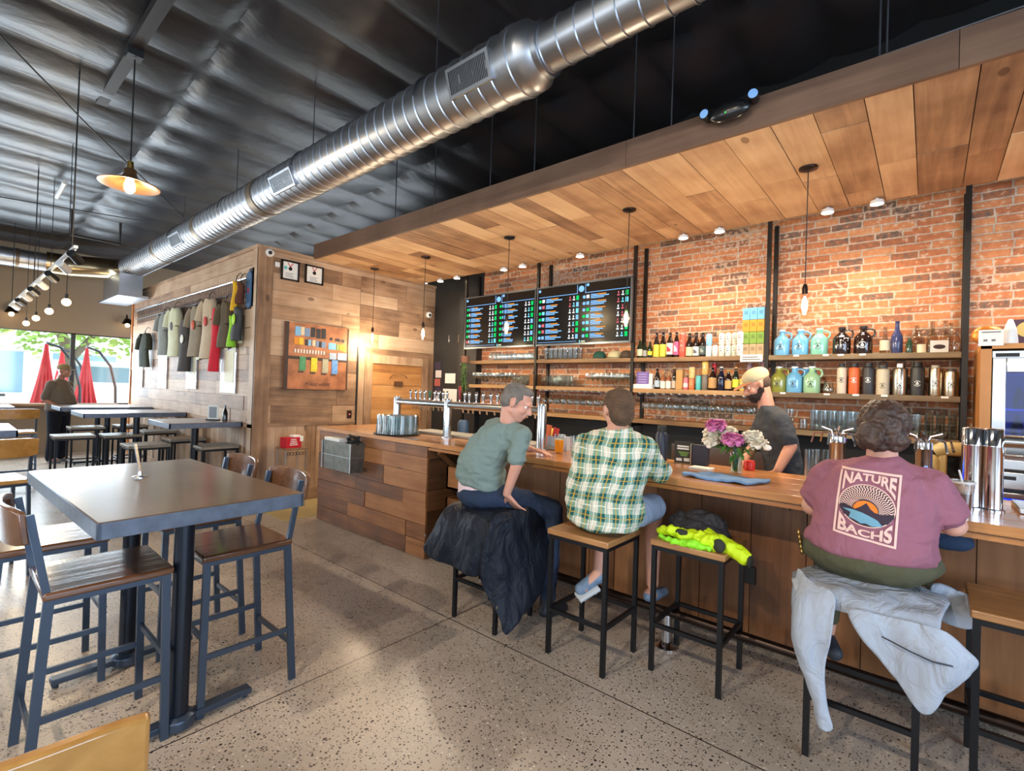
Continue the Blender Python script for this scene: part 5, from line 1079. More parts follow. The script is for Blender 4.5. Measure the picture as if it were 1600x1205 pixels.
t = thing('water_bottle', 'tall matte dark blue water bottle standing at the back of the bar', 'bottle', (-1.545, 3.66-.06, ZB)); obj('bottle_body', MB().lathe([(0, 0), (.044, 0), (.046, .01), (.046, .19), (.034, .215), (0, .215)], n=24), mat('navy_matte', (40, 50, 68), .4), t, smooth=50); obj('lid', MB().lathe([(0, .21), (.033, .212), (.034, .25), (.03, .262), (0, .262)], n=20), m_black, t, smooth=50)
t = thing('napkin_bundle', 'rolled white napkin lying beside the dark water bottle', 'napkin', (-1.60, 3.42, ZB)); obj('roll', MB().cyl((-.07, 0, .024), (.06, .02, .024), .024, 14), m_paper, t, smooth=50)
t = thing('table_sign', 'black printed sign card standing on the bar with white lettering', 'sign', (-1.38, 3.60, ZB), .12)
obj('card', MB().box(-.06, .065, -.004, .004, 0, .155), mat('sign_black', (40, 42, 38), .5), t)
b = MB(); g_ = MB(); w2 = MB()
for k in range(2): b.box(-.04, .045, -.0055, -.004, .115-.018*k, .127-.018*k)
for k in range(3): g_.box(-.03+.008*k, .045-.006*k, -.0055, -.004, .074-.012*k, .080-.012*k)
w2.box(-.045, -.005, -.0055, -.004, .012, .032).box(.01, .05, -.0055, -.004, .012, .036)
obj('white_lettering', b, m_mark, t); obj('green_lettering', g_, colm((130, 180, 80), .6), t); obj('white_symbols', w2, m_mark, t)
vs, fs = text('JOIN OUR', .026, .0004); 
t = thing('napkin_holder', 'dark blue grey card holder right of the printed sign', 'holder', (-1.26, 3.58, ZB)); obj('holder_body', MB().box(-.035, .07, -.03, .04, 0, .145), mat('slate_holder', (44, 50, 66), .35), t, bevel=.004); obj('metal_side', MB().box(-.045, -.036, -.035, .03, 0, .15), m_steel, t)
t = thing('paper_pad', 'white notepad lying on the bar behind the blue cloth', 'pad', (-1.17, 3.40, ZB)); obj('pad', MB().cbox((0, 0, .006), (.14, .10, .012)), m_paper, t)
t = thing('red_jar', 'small red jar behind the bar beside the bartender', 'jar', (-.93, 3.64, ZB)); obj('jar_body', MB().lathe([(0, 0), (.034, 0), (.036, .05), (.03, .065), (0, .068)], n=18), colm((220, 50, 30), .35), t, smooth=50)
t = thing('espresso_lamp', 'dark gadget with a white round dial on the back counter', 'gadget', (-1.28, 4.6, .9)); t.location = (-1.62, 5.0, .902); obj('gadget_body', MB().lathe([(0, 0), (.06, 0), (.05, .12), (.06, .2), (.04, .3), (0, .32)], n=18), m_black, t, smooth=50); obj('dial', MB().ball((0, -.056, .15), (.02, .006, .034), 12, 8), m_white, t)
# cloth: blue denim napkin on the bar
def sheet(name, grid, m, parent=None, th=.004, sub=2, disp=(9, .006), label=None):
    """grid of 3-D points (rows x cols) -> smooth cloth with thickness"""
    R_, C_ = len(grid), len(grid[0])
    vs = [V(p) for r in grid for p in r]; fs = [(i*C_+j, i*C_+j+1, (i+1)*C_+j+1, (i+1)*C_+j) for i in range(R_-1) for j in range(C_-1)]
    o = obj(name, MB().add(vs, fs), m, parent, smooth=0, label=label)
    s = o.modifiers.new('s', 'SUBSURF'); s.levels = sub+1; s.render_levels = sub+1
    bake(o); me = o.data; nr = [v.normal.copy() for v in me.vertices]
    for v, n_ in zip(me.vertices, nr):
        c_ = V(v.co.x, v.co.y, v.co.z*.45)*disp[0]; q = noise.fractal(c_, 1, 2, 3); r_ = 1-abs(noise.noise(c_*1.1+V(5, 3, 1)))*2.6
        v.co += n_*(disp[1]*(q+.5*r_))
    me.polygons.foreach_set('use_smooth', [True]*len(me.polygons))
    d = o.modifiers.new('t', 'SOLIDIFY'); d.thickness = th; d.offset = 0
    bake(o); o.data.polygons.foreach_set('use_smooth', [True]*len(o.data.polygons)); return o
m_denim = mat('blue_cloth', (112, 152, 200), .9, bump=(80, .3), var=(14, .12))
g = [[(-1.17+.40*j/5+.03*i, 2.985+.21*i/3+.02*math.sin(j*2+i)-.02*j/5*(i == 0), ZB+.010+.008*math.sin(i*2.1+j*1.7)) for j in range(6)] for i in range(4)]
tag(sheet('cloth_napkin', g, m_denim, th=.012, disp=(14, .006)), 'crumpled light blue cloth lying on the bar edge under the flowers', 'cloth')
# flowers
t = thing('flower_vase', 'clear glass vase of pink and white peonies on the bar', 'vase', (-.95, 3.40, ZB))
obj('vase_glass', MB().lathe([(0, 0), (.036, 0), (.038, .01), (.034, .05), (.040, .12), (.050, .175), (.048, .175), (.038, .12), (.032, .05), (.034, .014), (0, .012)], n=24), m_glass, t, smooth=60)
obj('water', MB().lathe([(0, .014), (.033, .014), (.031, .05), (.035, .10), (0, .10)], n=20), glass('water', (215, 235, 215), .4), t)
mg = mat('stem_green', (70, 122, 52), .5, var=(20, .2)); FL = [(-.125, -.03, .305, .060, 'pink'), (-.15, .03, .245, .068, 'cream'), (-.075, .03, .26, .062, 'cream'), (-.01, -.06, .225, .062, 'pink'), (.09, .02, .245, .058, 'cream'), (.135, -.02, .205, .052, 'cream'), (-.155, -.03, .20, .05, 'cream')]
b = MB()
for x, y, z, r, c in FL: b.tube([(rnd.uniform(-.015, .015), rnd.uniform(-.015, .015), .02), (x*.2, y*.2, .14), (x, y, z-.03)], .0035, 6)
b.tube([(0, 0, .12), (-.10, -.03, .17), (-.155, -.05, .165)], .0035, 6).tube([(0, 0, .1), (.1, -.04, .18), (.19, -.05, .19)], .003, 6)
obj('stems', b, mg, t, smooth=70)
b = MB()
for k in range(34):
    a = rnd.uniform(0, 6.28); r0 = rnd.uniform(.03, .09); p = V(r0*math.cos(a), r0*math.sin(a)-.01, .15+rnd.uniform(-.03, .05)); d = V(math.cos(a), math.sin(a), rnd.uniform(-1.2, .2)).normalized()*rnd.uniform(.05, .08); w_ = V(-d.y, d.x, 0).normalized()*.014
    b.add([p, p+d*.4+w_, p+d+V(0, 0, -.01), p+d*.4-w_], [(0, 1, 2, 3)])
obj('leaves', b, mg, t)
def peony(c, r, mt, nm):
    b = MB(); c = V(c); rr = random.Random(int(c.x*1000))
    for layer, (n_, rad, up) in enumerate(((9, 1., -.25), (10, .95, .15), (9, .85, .5), (8, .65, .8), (6, .4, 1.0), (8, .9, -.6))):
        for k in range(n_):
            a = 2*PI*k/n_+layer*.5+rr.uniform(-.2, .2); e = up+rr.uniform(-.15, .15); d = V(math.cos(a)*math.cos(e), math.sin(a)*math.cos(e), math.sin(e)); s = V(-math.sin(a), math.cos(a), 0); u = d.cross(s)
            pc = c+d*r*rad*.45; L_ = r*rad*.62; rows = []
            for i in range(4):
                v = i/3; ww = r*.42*math.sin(PI*(.18+.62*v)); cv = r*.22*(v*v)
                rows.append([pc+d*L_*v*rr.uniform(.9, 1.05)+s*ww*q-u*(cv-.25*r*abs(q)**2*.6)+V(0, 0, rr.uniform(-.003, .003)) for q in (-1, -.4, .4, 1)])
            b.add([p for r_ in rows for p in r_], [(i*4+j, i*4+j+1, (i+1)*4+j+1, (i+1)*4+j) for i in range(3) for j in range(3)])
    b.ball(c, r*.5, 12, 8)
    obj(nm, b, mt, t, smooth=80)
mp_ = mat('peony_pink', (226, 142, 190), .7, var=(30, .2), spec=.2); mw_ = mat('peony_cream', (250, 244, 228), .7, spec=.2)
for x, y, z, r, c in FL: peony((x, y, z+.008), r*1.13, mp_ if c == 'pink' else mw_, 'peony_bloom')
obj('flower_bud', MB().ball((.195, -.05, .19), (.024, .02, .018), 12, 8).ball((-.16, -.05, .165), (.018, .016, .016), 12, 8), mw_, t, smooth=80)
# right end: iced drink, tablet, mixer etc.
t = thing('iced_drink', 'clear plastic cup of iced coffee standing in front of the big steel tower', 'drink', (.125, 3.12, ZB))
obj('drink_liquid', MB().lathe([(0, .005), (.034, .005), (.042, .085), (0, .085)], n=22), mat('iced_coffee', (104, 52, 34), .15), t, smooth=50); obj('ice', MB().lathe([(0, .085), (.042, .085), (.046, .125), (0, .13)], n=22), mat('ice_milky', (188, 158, 140), .2, var=(60, .3)), t, smooth=50)
obj('cup_wall', MB().lathe([(0, 0), (.036, 0), (.049, .14), (.047, .14), (.035, .004), (0, .004)], n=22), m_glass, t, smooth=60); obj('cup_rim', MB().lathe([(.047, .132), (.052, .132), (.052, .142), (.047, .142)], n=22), mat('milky'), t); obj('straw', MB().cyl((.01, 0, .10), (-.01, .01, .19), .004, 8), m_white, t)
t = thing('tablet', 'tablet with a blue screen propped on the bar in front of the woman', 'tablet', (-.06, 3.26, ZB), .25)
Mt = Matrix.Rotation(-.22, 4, 'X'); obj('tablet_body', MB().box(-.13, .10, 0, .008, 0, .175, Mt), m_black, t, bevel=.003); obj('tablet_screen', MB().box(-.122, .092, -.001, 0, .008, .168, Mt), emis('tablet_blue', (40, 60, 220), 1.2), t); obj('screen_window', MB().box(-.07, .03, -.002, -.001, .12, .165, Mt).box(.06, .075, -.002, -.001, .06, .18, Mt), emis('tablet_pale', (120, 160, 250), 1.2), t); obj('tablet_stand', MB().box(-.06, .06, .0, .08, 0, .01), m_black, t)
t = thing('stand_mixer', 'cream enamel mixer machine on the back counter left of the steel tower', 'mixer', (.12, 5.02, .9)); t.location = (.09, 4.98, .902)
mc = mat('cream_enamel', (196, 170, 112), .3); obj('mixer_column', MB().lathe([(0, 0), (.06, 0), (.055, .1), (.05, .24), (.03, .27), (0, .28)], (-.06, 0, 0), 22), mc, t, smooth=60); obj('mixer_head', MB().tube([(-.05, 0, .30), (.0, 0, .33), (.10, 0, .33), (.13, 0, .31)], [.045, .055, .055, .035], 18), mc, t, smooth=60); obj('mixer_neck', MB().cbox((.0, 0, .22), (.05, .06, .2)), mc, t, bevel=.012); obj('mixer_bowl', MB().lathe([(0, .02), (.04, .02), (.06, .12), (.057, .12), (0, .03)], (.1, 0, 0), 20), m_steel, t, smooth=60)
t = thing('glass_bowl', 'low clear glass bowl on the bar right of the woman', 'bowl', (.03, 3.40, ZB)); obj('bowl_wall', MB().lathe([(0, 0), (.04, 0), (.055, .03), (.045, .09), (.06, .1), (.058, .102), (.04, .09), (.05, .03), (0, .006)], n=22), m_glass, t, smooth=60)
t = thing('drip_tray', 'steel perforated drip tray at the right end of the bar', 'drip tray', (.58, 3.42, ZB)); obj('tray_body', MB().cbox((0, 0, .012), (.5, .30, .024)), m_steel, t, bevel=.004)
b = MB()
for k in range(16): b.bar((-.22+.03*k, -.12, .026), (-.20+.03*k, .12, .026), .006, .003)
s = obj('tray_slots', b, mat('slot_dark', (90, 84, 74), .4, .8), t)
t = thing('steel_bowl', 'steel scoop bowl on the drip tray at the right picture edge', 'bowl', (.50, 3.36, ZB+.03)); obj('bowl_wall', MB().lathe([(0, 0), (.05, 0), (.08, .025), (.078, .027), (0, .004)], n=22), m_chrome, t, smooth=60)
for i, (x, y) in enumerate(((-.55, 3.55), (-.50, 3.62))): dup(pt, (x, y, ZB), 0, ['glass by the small tower next to the bartender, nearer one', 'glass by the small tower next to the bartender, farther one'][i], 'glasses beside the small tower')
# left behind the tap rail
t = thing('bar_towel', 'crumpled white towel hanging below the tap rail', 'towel', (-3.20, 3.62, 1.10)); 
g = [[(-.16+.32*j/5, .02*math.sin(j*2.)-.02+.03*i, .16-.10*i/3*abs(1-.3*j)+.03*math.sin(j*1.3+i)-(.05 if j in (0, 5) else 0)) for j in range(6)] for i in range(4)]; o = sheet('towel_cloth', g, mat('towel_white', (206, 198, 176), .9), t, th=.02, disp=(12, .01)); o.location = (0, 0, -.10)
t = thing('drip_tray_stone', 'long grey drip tray under the tap rail', 'drip tray', (-3.3, 3.52, ZB)); obj('tray_body', MB().cbox((0, 0, .014), (1.9, .26, .028)), mat('grey_tray', (160, 154, 142), .4, .3), t, bevel=.006)
t.location = (-3.3, 3.50, ZB)
for i, (x, z, c, l) in enumerate(((-4.75, .9, (52, 78, 108), 'dark blue bin seen past the left tap column'), (-3.3, .9, (200, 160, 40), 'yellow bottle behind the tap rail'), (-3.95, .9, (200, 196, 186), 'white tall container behind the tap rail'))):
    t = thing('container', l, 'container', (x, 4.6, z)); obj('container_body', MB().lathe([(0, 0), (.07, 0), (.075, .2), (.05, .24), (0, .24)], n=18), colm(c, .4), t, smooth=50)
tag(obj('back_table', MB().box(-5.1, -3.0, 4.45, 4.82, .84, .9).box(-5.1, -5.04, 4.45, 4.82, 0, .84).box(-3.06, -3.0, 4.45, 4.82, 0, .84), m_steel), 'steel side counter behind the tap rail', 'counter')
t = thing('plate_stack', 'stack of white plates behind the tap rail', 'plates', (-4.2, 4.62, .9))
for k in range(5): obj('plate', MB().lathe([(0, 0), (.05, 0), (.10, .012), (.10, .015), (0, .006)], (0, 0, .012*k), 22), m_white, t, smooth=60)
# ------------------------------------------------------------------ wooden cooler cabinet at the right end
cc = thing('cooler_cabinet', 'tall wooden cabinet framing a steel drinks cooler at the right edge', 'cabinet', (.9, 5.0, 0))
m_cab = wood('cabinet_pine', [(0, (134, 82, 38)), (.5, (178, 118, 62)), (1, (204, 146, 88))], axis='z', rough=.45)
b = MB(); b.rt().box(-.63, -.60, -.02, .39, 0, 1.97); b.rt().box(.75, .78, -.02, .39, 0, 1.97); part('side_panel', MB().rt().box(.27, .30, 4.72, 5.38, 0, 1.96), m_cab, cc); part('side_panel', MB().rt().box(1.6, 1.63, 4.72, 5.38, 0, 1.96), m_cab, cc); part('front_stile', MB().rt().box(.27, .325, 4.70, 4.72, 0, 1.99), m_cab, cc)
part('cabinet_top', MB().rt().box(.27, 1.64, 4.70, 5.38, 1.96, 1.995), wood('cabinet_pine_x', [(0, (150, 94, 44)), (.5, (196, 134, 70)), (1, (220, 160, 96))], axis='x', rough=.4), cc)
t = thing('drinks_cooler', 'steel framed glass door cooler with blue lit bottles at the right picture edge', 'cooler', (.9, 4.72, 0))
part('cooler_case', hollow(MB(), 1.24, .5, 1.92, .02) if 0 else MB().box(.33, 1.58, 4.76, 5.3, 0, .1).box(.33, 1.58, 5.26, 5.3, 0, 1.94).box(.33, .36, 4.76, 5.3, 0, 1.94).box(1.55, 1.58, 4.76, 5.3, 0, 1.94).box(.33, 1.58, 4.76, 5.3, 1.84, 1.94), m_steel, t)
d = part('cooler_door', MB().box(.33, .40, 4.72, 4.76, .1, 1.90).box(1.50, 1.58, 4.72, 4.76, .1, 1.90).box(.40, 1.50, 4.72, 4.76, 1.80, 1.90).box(.40, 1.50, 4.72, 4.76, .1, 1.30), m_steel, t, bevel=.004)
part('cooler_glass', MB().box(.40, 1.50, 4.735, 4.742, 1.30, 1.80), glass('cooler_glass', (150, 175, 235), .5), t); part('name_plate', MB().box(.345, .46, 4.712, 4.72, 1.905, 1.93), m_black, t); part('top_grille', MB().box(.33, 1.58, 4.72, 4.76, 1.90, 1.945), m_steel, t)
part('glow_panel', MB().box(.42, 1.5, 5.24, 5.25, 1.32, 1.8), emis('cooler_glow', (36, 60, 130), .55), t); part('glow_strip', MB().box(.55, 1.5, 5.0, 5.02, 1.77, 1.79), emis('cooler_blue', (20, 50, 230), 1.3), t); part('inner_shelf', MB().box(.36, 1.55, 4.8, 5.25, 1.54, 1.55).box(.36, 1.55, 4.8, 5.25, 1.29, 1.31), m_steel, t)
for k in range(5): bottle(.47+.085*k, 1.311, .2, .032, [m_bottle, m_clear, colm((200, 200, 210), .2, 1.), m_gbottle, m_bottle][k], ['first bottle inside the cooler, bottom row', 'second bottle inside the cooler, bottom row', 'silver bottle inside the cooler, bottom row', 'fourth bottle inside the cooler, bottom row', 'fifth bottle inside the cooler, bottom row'][k], grp='bottles inside the cooler', y=4.86, label_rgb=(170, 170, 190) if k % 2 else None)
for k in range(4): bottle(.48+.085*k, 1.551, .15, .030, m_gbottle, ['first dark bottle on the upper cooler rack', 'second dark bottle on the upper cooler rack', 'third dark bottle on the upper cooler rack', 'fourth dark bottle on the upper cooler rack'][k], grp='bottles on the cooler rack', y=4.9)
# glass washer / coffee machine in steel below
w_ = thing('steel_machine', 'stacked brushed steel machine with blue display behind the right end of the bar', 'machine', (.75, 4.0, .6))
for z0, z1 in ((1.21, 1.27), (1.10, 1.20), (.98, 1.085)): part('steel_panel', MB().box(.30, 1.4, 3.92, 4.3, z0, z1), m_steel, w_, bevel=.006)
part('machine_base', MB().box(.30, 1.4, 3.95, 4.3, 0, .97), m_black, w_); part('display', MB().box(.31, .8, 3.915, 3.925, 1.03-.02, 1.05), emis('cooler_blue', (20, 50, 230), 1.3), w_); part('machine_gap', MB().box(.31, 1.39, 3.94, 4.28, .96, 1.22), m_black, w_); part('badge', MB().box(.32, .38, 3.912, 3.92, 1.155, 1.175), m_black, w_)
# items on the cabinet
t = thing('counter_card', 'white printed card hanging on the cabinet top edge', 'card', (.33, 4.69, 1.99), 0); obj('card', MB().box(-.075, .05, -.004, 0, -.01, .10), m_paper, t); obj('printed_lines', MB().box(-.06, .035, -.006, -.004, .08, .088).box(-.05, -.03, -.006, -.004, .02, .035).box(-.01, .01, -.006, -.004, .02, .035), mat('grey_print'), t)
t = thing('paper_towels', 'white cone of paper on the cabinet top', 'paper cone', (.415, 4.74, 1.996), 0); obj('cone', MB().lathe([(0, 0), (.04, 0), (.04, .02), (.032, .10), (.012, .165), (0, .17)], n=22), m_white, t, smooth=60)
t = thing('round_sign', 'purple board with a round gold drop emblem on the cabinet top', 'sign', (.50, 4.80, 1.996), 0); obj('board', MB().box(-.08, .06, 0, .02, 0, .17), mat('plum', (80, 50, 66), .5), t); obj('disc', MB().cyl((-.0, -.001, .10), (-.0, -.008, .10), .052, 28), mat('gold_disc', (230, 196, 110), .4), t)
t = thing('copper_mug', 'copper coloured cup at the right end of the cabinet top', 'cup', (.61, 4.80, 1.996), 0); obj('cup_body', MB().lathe([(0, 0), (.03, 0), (.04, .03), (.04, .12), (.035, .125), (0, .12)], n=20), mat('copper', (170, 96, 60), .3, .9), t, smooth=50)
t = thing('pastry_stack', 'orange brown crumpled wrapper on the cabinet top behind the card', 'wrapper', (.31, 4.82, 1.996), 0); obj('wrapper', MB().ball((0, 0, .07), (.09, .04, .07), 16, 10), mat('foil_orange', (206, 130, 56), .3, .5, bump=(30, .8)), t, smooth=70)

TL_ = [(-.93, 0), (-.70, 0), (-.59, 0), (-.435, 0), (-1.03, 1), (-.685, 1), (-.475, 1), (-.28, 1), (.095, 1)]
NM = ['under the second blue growler', 'under the gap after the mint growler', 'under the brown growler with writing', 'under the second brown growler', 'under the olive growler', 'under the small stemless glass', 'under the orange flask', 'under the wide cream flask', 'under the last steel flask']
for (x, r_), n_ in zip(TL_, NM):
    tag(obj('price_tag', MB().cbox((x, 5.082, (Z1, Z2)[r_]-.009), (.045, .003, .016)), m_paper), 'small white price tag on the shelf edge '+n_, 'price tag', 'price tags on the shelf edges')
o = blob('blue_bag', MB().ball((.085, 3.12, .93), (.09, .04, .05), 16, 10).ball((.05, 3.12, .96), (.07, .03, .03)), fabric_ if 0 else mat('blue_bag_cloth', (40, 62, 92), .8), voxel=.008, smooth=3, disp=(12, .008)); tag(o, 'dark blue bag hanging under the bar beside the woman', 'bag')
# ------------------------------------------------------------------ people
def skin(name, rgb):
    if name in MATS: return MATS[name]
    m = mat(name, rgb, .5, bump=(120, .08), var=(9, .06)); b = m.node_tree.nodes['Principled BSDF']
    b.inputs['Subsurface Weight'].default_value = .12; b.inputs['Subsurface Radius'].default_value = (1, .35, .2); b.inputs['Subsurface Scale'].default_value = .01
    return m
def fabric(name, rgb, rough=.9, wr=7., ws=.5):
    if name in MATS: return MATS[name]
    m = mat(name, rgb, rough, bump=(wr, ws, (1, 1, .55)), spec=.2); m.node_tree.nodes['Bump'].inputs['Distance'].default_value = .03
    m.node_tree.nodes['Noise Texture'].inputs['Distortion'].default_value = 1.2
    return m
def head(mb, c, fw, up=(0, 0, 1), neck=None, s=1.):
    fw = V(fw).normalized(); up = V(up); y = up.cross(fw).normalized(); z = fw.cross(y); c = V(c)
    Mh = Matrix((fw, y, z)).transposed()
    P = lambda a, b, d: c + Mh @ V(a*s, b*s, d*s)
    mb.ball(P(-.012, 0, .028), (.098*s, .077*s, .090*s), 22, 14, Mh)
    mb.ball(P(.032, 0, -.035), (.062*s, .057*s, .075*s), 18, 12, Mh)
    mb.ball(P(.060, 0, -.090), .026*s).cap(P(.0, -.048, -.055), P(.055, -.015, -.092), .024*s, .018*s).cap(P(.0, .048, -.055), P(.055, .015, -.092), .024*s, .018*s)
    mb.cap(P(.088, 0, .008), P(.112, 0, -.030), .010*s, .014*s).ball(P(.100, -.014, -.034), .009*s).ball(P(.100, .014, -.034), .009*s)
    mb.cap(P(.082, -.036, .022), P(.082, .036, .022), .014*s, .014*s)
    mb.ball(P(.062, -.036, -.028), .026*s).ball(P(.062, .036, -.028), .026*s)
    mb.cap(P(.088, -.020, -.056), P(.088, .020, -.056), .009*s, .009*s).cap(P(.086, -.017, -.070), P(.086, .017, -.070), .009*s, .009*s)
    for q in (-1, 1): mb.ball(P(-.004, q*.078, -.004), (.019*s, .011*s, .032*s), 12, 9, Mh).ball(P(-.002, q*.084, .012), (.012*s, .009*s, .014*s), 10, 8, Mh)
    if neck is not None: mb.cap(P(-.028, 0, -.05), V(neck), .056*s, .062*s)
    return P, Mh
def eyes(P, Mh, parent, s=1.):
    for q in (-1, 1):
        e = obj('eye', MB().ball(P(.073, q*.031, .002), .0122*s, 12, 8), mat('eye_white', (225, 220, 215), .2), parent, smooth=80)
        obj('iris', MB().ball(P(.0830, q*.031, .002), .0045*s, 10, 7), mat('iris_brown', (60, 40, 30), .2), e, smooth=80)
def hand(mb, w, d, n, th, s=1., curl=.35, spread=.12):
    """w wrist, d pointing direction, n palm normal (the side the fingers bend to), th direction of the thumb side"""
    w, d, n = V(w), V(d).normalized(), V(n); n = (n-d*n.dot(d)).normalized(); t = V(th); t = (t-d*t.dot(d)-n*t.dot(n)).normalized()
    L_ = [.042, .048, .045, .036]; 
    for k in range(4):
        o = (1.5-k)*.0195*s; kn = w+d*(.088-.004*abs(k-1))*s+t*o; mb.cap(w+d*.008*s+t*o*.62, kn, .0145*s, .0115*s, 10)
        dd = (d+t*(1.5-k)*spread*.6).normalized(); p = kn; a = curl*(.6+.12*k)
        for j, f in enumerate((1., .62, .48)):
            a2 = a*(1, 2.1, 2.8)[j]; v = (dd*math.cos(a2)+n*math.sin(a2)).normalized(); q = p+v*L_[k]*f*s; mb.cap(p, q, (.0098-.001*j)*s, (.0090-.001*j)*s, 10); p = q
    b = w+d*.022*s+t*.022*s; m1 = b+(d*.55+t*.75+n*.25).normalized()*.040*s; m2 = m1+(d*.85+t*.45+n*.3).normalized()*.032*s; m3 = m2+(d*.95+t*.1+n*.35).normalized()*.024*s
    mb.cap(b, m1, .015*s, .0115*s, 10).cap(m1, m2, .0112*s, .0098*s, 10).cap(m2, m3, .0098*s, .0085*s, 10)
def nails(w, d, n, th, parent, m, s=1.): pass
def torso(mb, secs, wd, dp, n=26, p=2.4):
    """secs: (centre, half width, half depth); rounded ends"""
    wd, dp = V(wd).normalized(), V(dp).normalized(); rings = []
    def ring(c, a, b): return [V(c)+wd*(a*math.copysign(abs(math.cos(t))**(2/p), math.cos(t)))+dp*(b*math.copysign(abs(math.sin(t))**(2/p), math.sin(t))) for t in [2*PI*k/n for k in range(n)]]
    c0, a0, b0 = secs[0]; c1 = V(secs[1][0]); ax = (V(c0)-c1).normalized()
    for f, g in ((.35, .035), (.75, .022)): rings.append(ring(V(c0)+ax*g, a0*f, b0*f))
    for i, (c, a, b) in enumerate(secs): rings.append(ring(c, a, b))
    cn, an, bn = secs[-1]; ax = (V(cn)-V(secs[-2][0])).normalized()
    for f, g in ((.75, .016), (.35, .026)): rings.append(ring(V(cn)+ax*g, an*f, bn*f))
    return mb.loft(rings)
def ribbed(o): return o
def shoe(mb, heel, toe, w=.045, h=.05):
    heel, toe = V(heel), V(toe); d = (toe-heel); mb.cap(heel+V(0, 0, h*.9), heel+d*.35+V(0, 0, h*.9), w*.85, w*.9).cap(heel+d*.3+V(0, 0, h*.7), toe+V(0, 0, h*.5), w*.95, w*.75)
    return mb
# ---------------------------------------------------------------- A: man in the grey green top
A = {'pel': (-2.337, 2.459, 0.852), 'lumb': (-2.346, 2.45, 0.961), 'waist': (-2.324, 2.44, 1.074), 'chest': (-2.236, 2.461, 1.204), 'sh': (-2.165, 2.468, 1.296), 'nk': (-2.111, 2.46, 1.373), 'head': (-2.059, 2.477, 1.485), 'rsh': (-1.991, 2.459, 1.277), 'rel': (-1.994, 2.419, 1.099), 'rwr': (-2.085, 2.435, 0.888), 'lsh': (-2.326, 2.541, 1.299), 'lel': (-2.422, 2.80, 1.155), 'lwr': (-2.309, 2.965, 1.118), 'rhip': (-2.222, 2.504, 0.835), 'rkn': (-1.99, 2.822, 0.735), 'ran': (-1.99, 2.80, 0.14), 'lhip': (-2.419, 2.482, 0.825), 'lkn': (-2.60, 2.80, 0.68), 'lan': (-2.53, 2.55, 0.30)}
sk = skin('skin_fair', (206, 150, 128))
b = MB(); Pa, Ma = head(b, A['head'], (.80, .38, -.40), neck=A['nk'])
torso(b, [(A['pel'], .14, .10), (A['waist'], .13, .09), (A['chest'], .14, .09), (A['sh'], .12, .07)], (.95, .3, 0), (-.3, .95, 0))
for s_ in 'rl': b.chain([(A[s_+'sh'], .045), (A[s_+'el'], .040), (A[s_+'wr'], .027)]); b.chain([(A[s_+'hip'], .085), (A[s_+'kn'], .055), (A[s_+'an'], .036)])
b.cap(A['sh'], A['rsh'], .05, .05).cap(A['sh'], A['lsh'], .05, .05)
hand(b, V(A['rwr'])+V(0, .005, -.015), (.18, .55, -.62), (-.1, -.75, -.65), (-.9, .3, 0), curl=-.12, spread=.3); hand(b, A['lwr'], (.8, .5, -.15), (0, .1, -1), (-.3, .9, 0), curl=.3)
pa = blob('person', b, sk, voxel=.0068, smooth=4); tag(pa, 'seated man with short grey hair in a grey green top, leaning on his stool', 'person', 'people sitting at the bar')
eyes(Pa, Ma, pa)
b = MB(); b.ball(Pa(-.022, 0, .043), (.097, .080, .081), 20, 13, Ma).ball(Pa(-.055, 0, .0), (.062, .076, .075), 18, 12, Ma).ball(Pa(.03, 0, .09), (.05, .055, .03), 14, 9, Ma).cap(Pa(.012, .074, .0), Pa(.015, .074, .03), .010, .014).cap(Pa(.012, -.074, -.0), Pa(.015, -.074, .03), .010, .014)
blob('hair', b, mat('hair_grey', (116, 108, 100), .85, bump=(60, .9, (1, 1, 3)), var=(18, .3)), pa, voxel=.006, smooth=2, disp=(60, .004))
b = MB(); torso(b, [((-2.345, 2.452, .915), .175, .115), (A['lumb'], .178, .125), (A['waist'], .170, .128), (A['chest'], .178, .125), (A['sh'], .150, .105), ((-2.125, 2.465, 1.345), .085, .075)], (.93, .25, -.12), (-.25, .93, .1))
b.cap(A['sh'], V(A['rsh'])+V(-.02, 0, .0), .085, .068).cap(A['sh'], V(A['lsh'])+V(.02, 0, 0), .08, .068)
b.chain([(A['rsh'], .066), ((-1.992, 2.436, 1.19), .060), ((-1.996, 2.418, 1.125), .056)]); b.chain([(A['lsh'], .066), (A['lel'], .054), (V(A['lel']).lerp(V(A['lwr']), .5), .046)])
for k in range(3): b.lathe([(.040, -.012), (.062-.001*k, -.004), (.062-.001*k, .006), (.040, .012)], (-1.996, 2.420, 1.118+.026*k), 18, cap=True)
sw = fabric('grey_green_knit', (118, 134, 128), ws=1.)
blob('sweater', b, sw, pa, voxel=.010, smooth=5, disp=(9, .012, (1, 1, 2.2)))
b = MB(); torso(b, [((-2.34, 2.46, .83), .165, .11), ((-2.342, 2.455, .90), .163, .108), ((-2.344, 2.452, .93), .158, .104)], (.95, .3, 0), (-.3, .95, 0)); blob('undershirt', b, fabric('pale_pink_shirt', (216, 190, 190)), pa, voxel=.010, smooth=3)
jn = fabric('blue_jeans', (42, 54, 74), ws=.8)
b = MB(); b.ball((-2.335, 2.46, .83), (.19, .15, .085), 20, 12); b.chain([((-2.235, 2.50, .84), .105), (A['rkn'], .078), (A['ran'], .058)]); b.chain([((-2.42, 2.48, .83), .10), (A['lkn'], .075), ((-2.53, 2.56, .33), .056)])
blob('jeans', b, jn, pa, voxel=.011, smooth=5, disp=(9, .010))
b = MB(); shoe(b, (-1.99, 2.76, .0), (-1.96, 2.95, .0), .048, .055).cap((-1.99, 2.79, .06), (-1.99, 2.80, .17), .052, .056); blob('boot', b, mat('dark_boot', (30, 30, 36), .6), pa, voxel=.008, smooth=4)
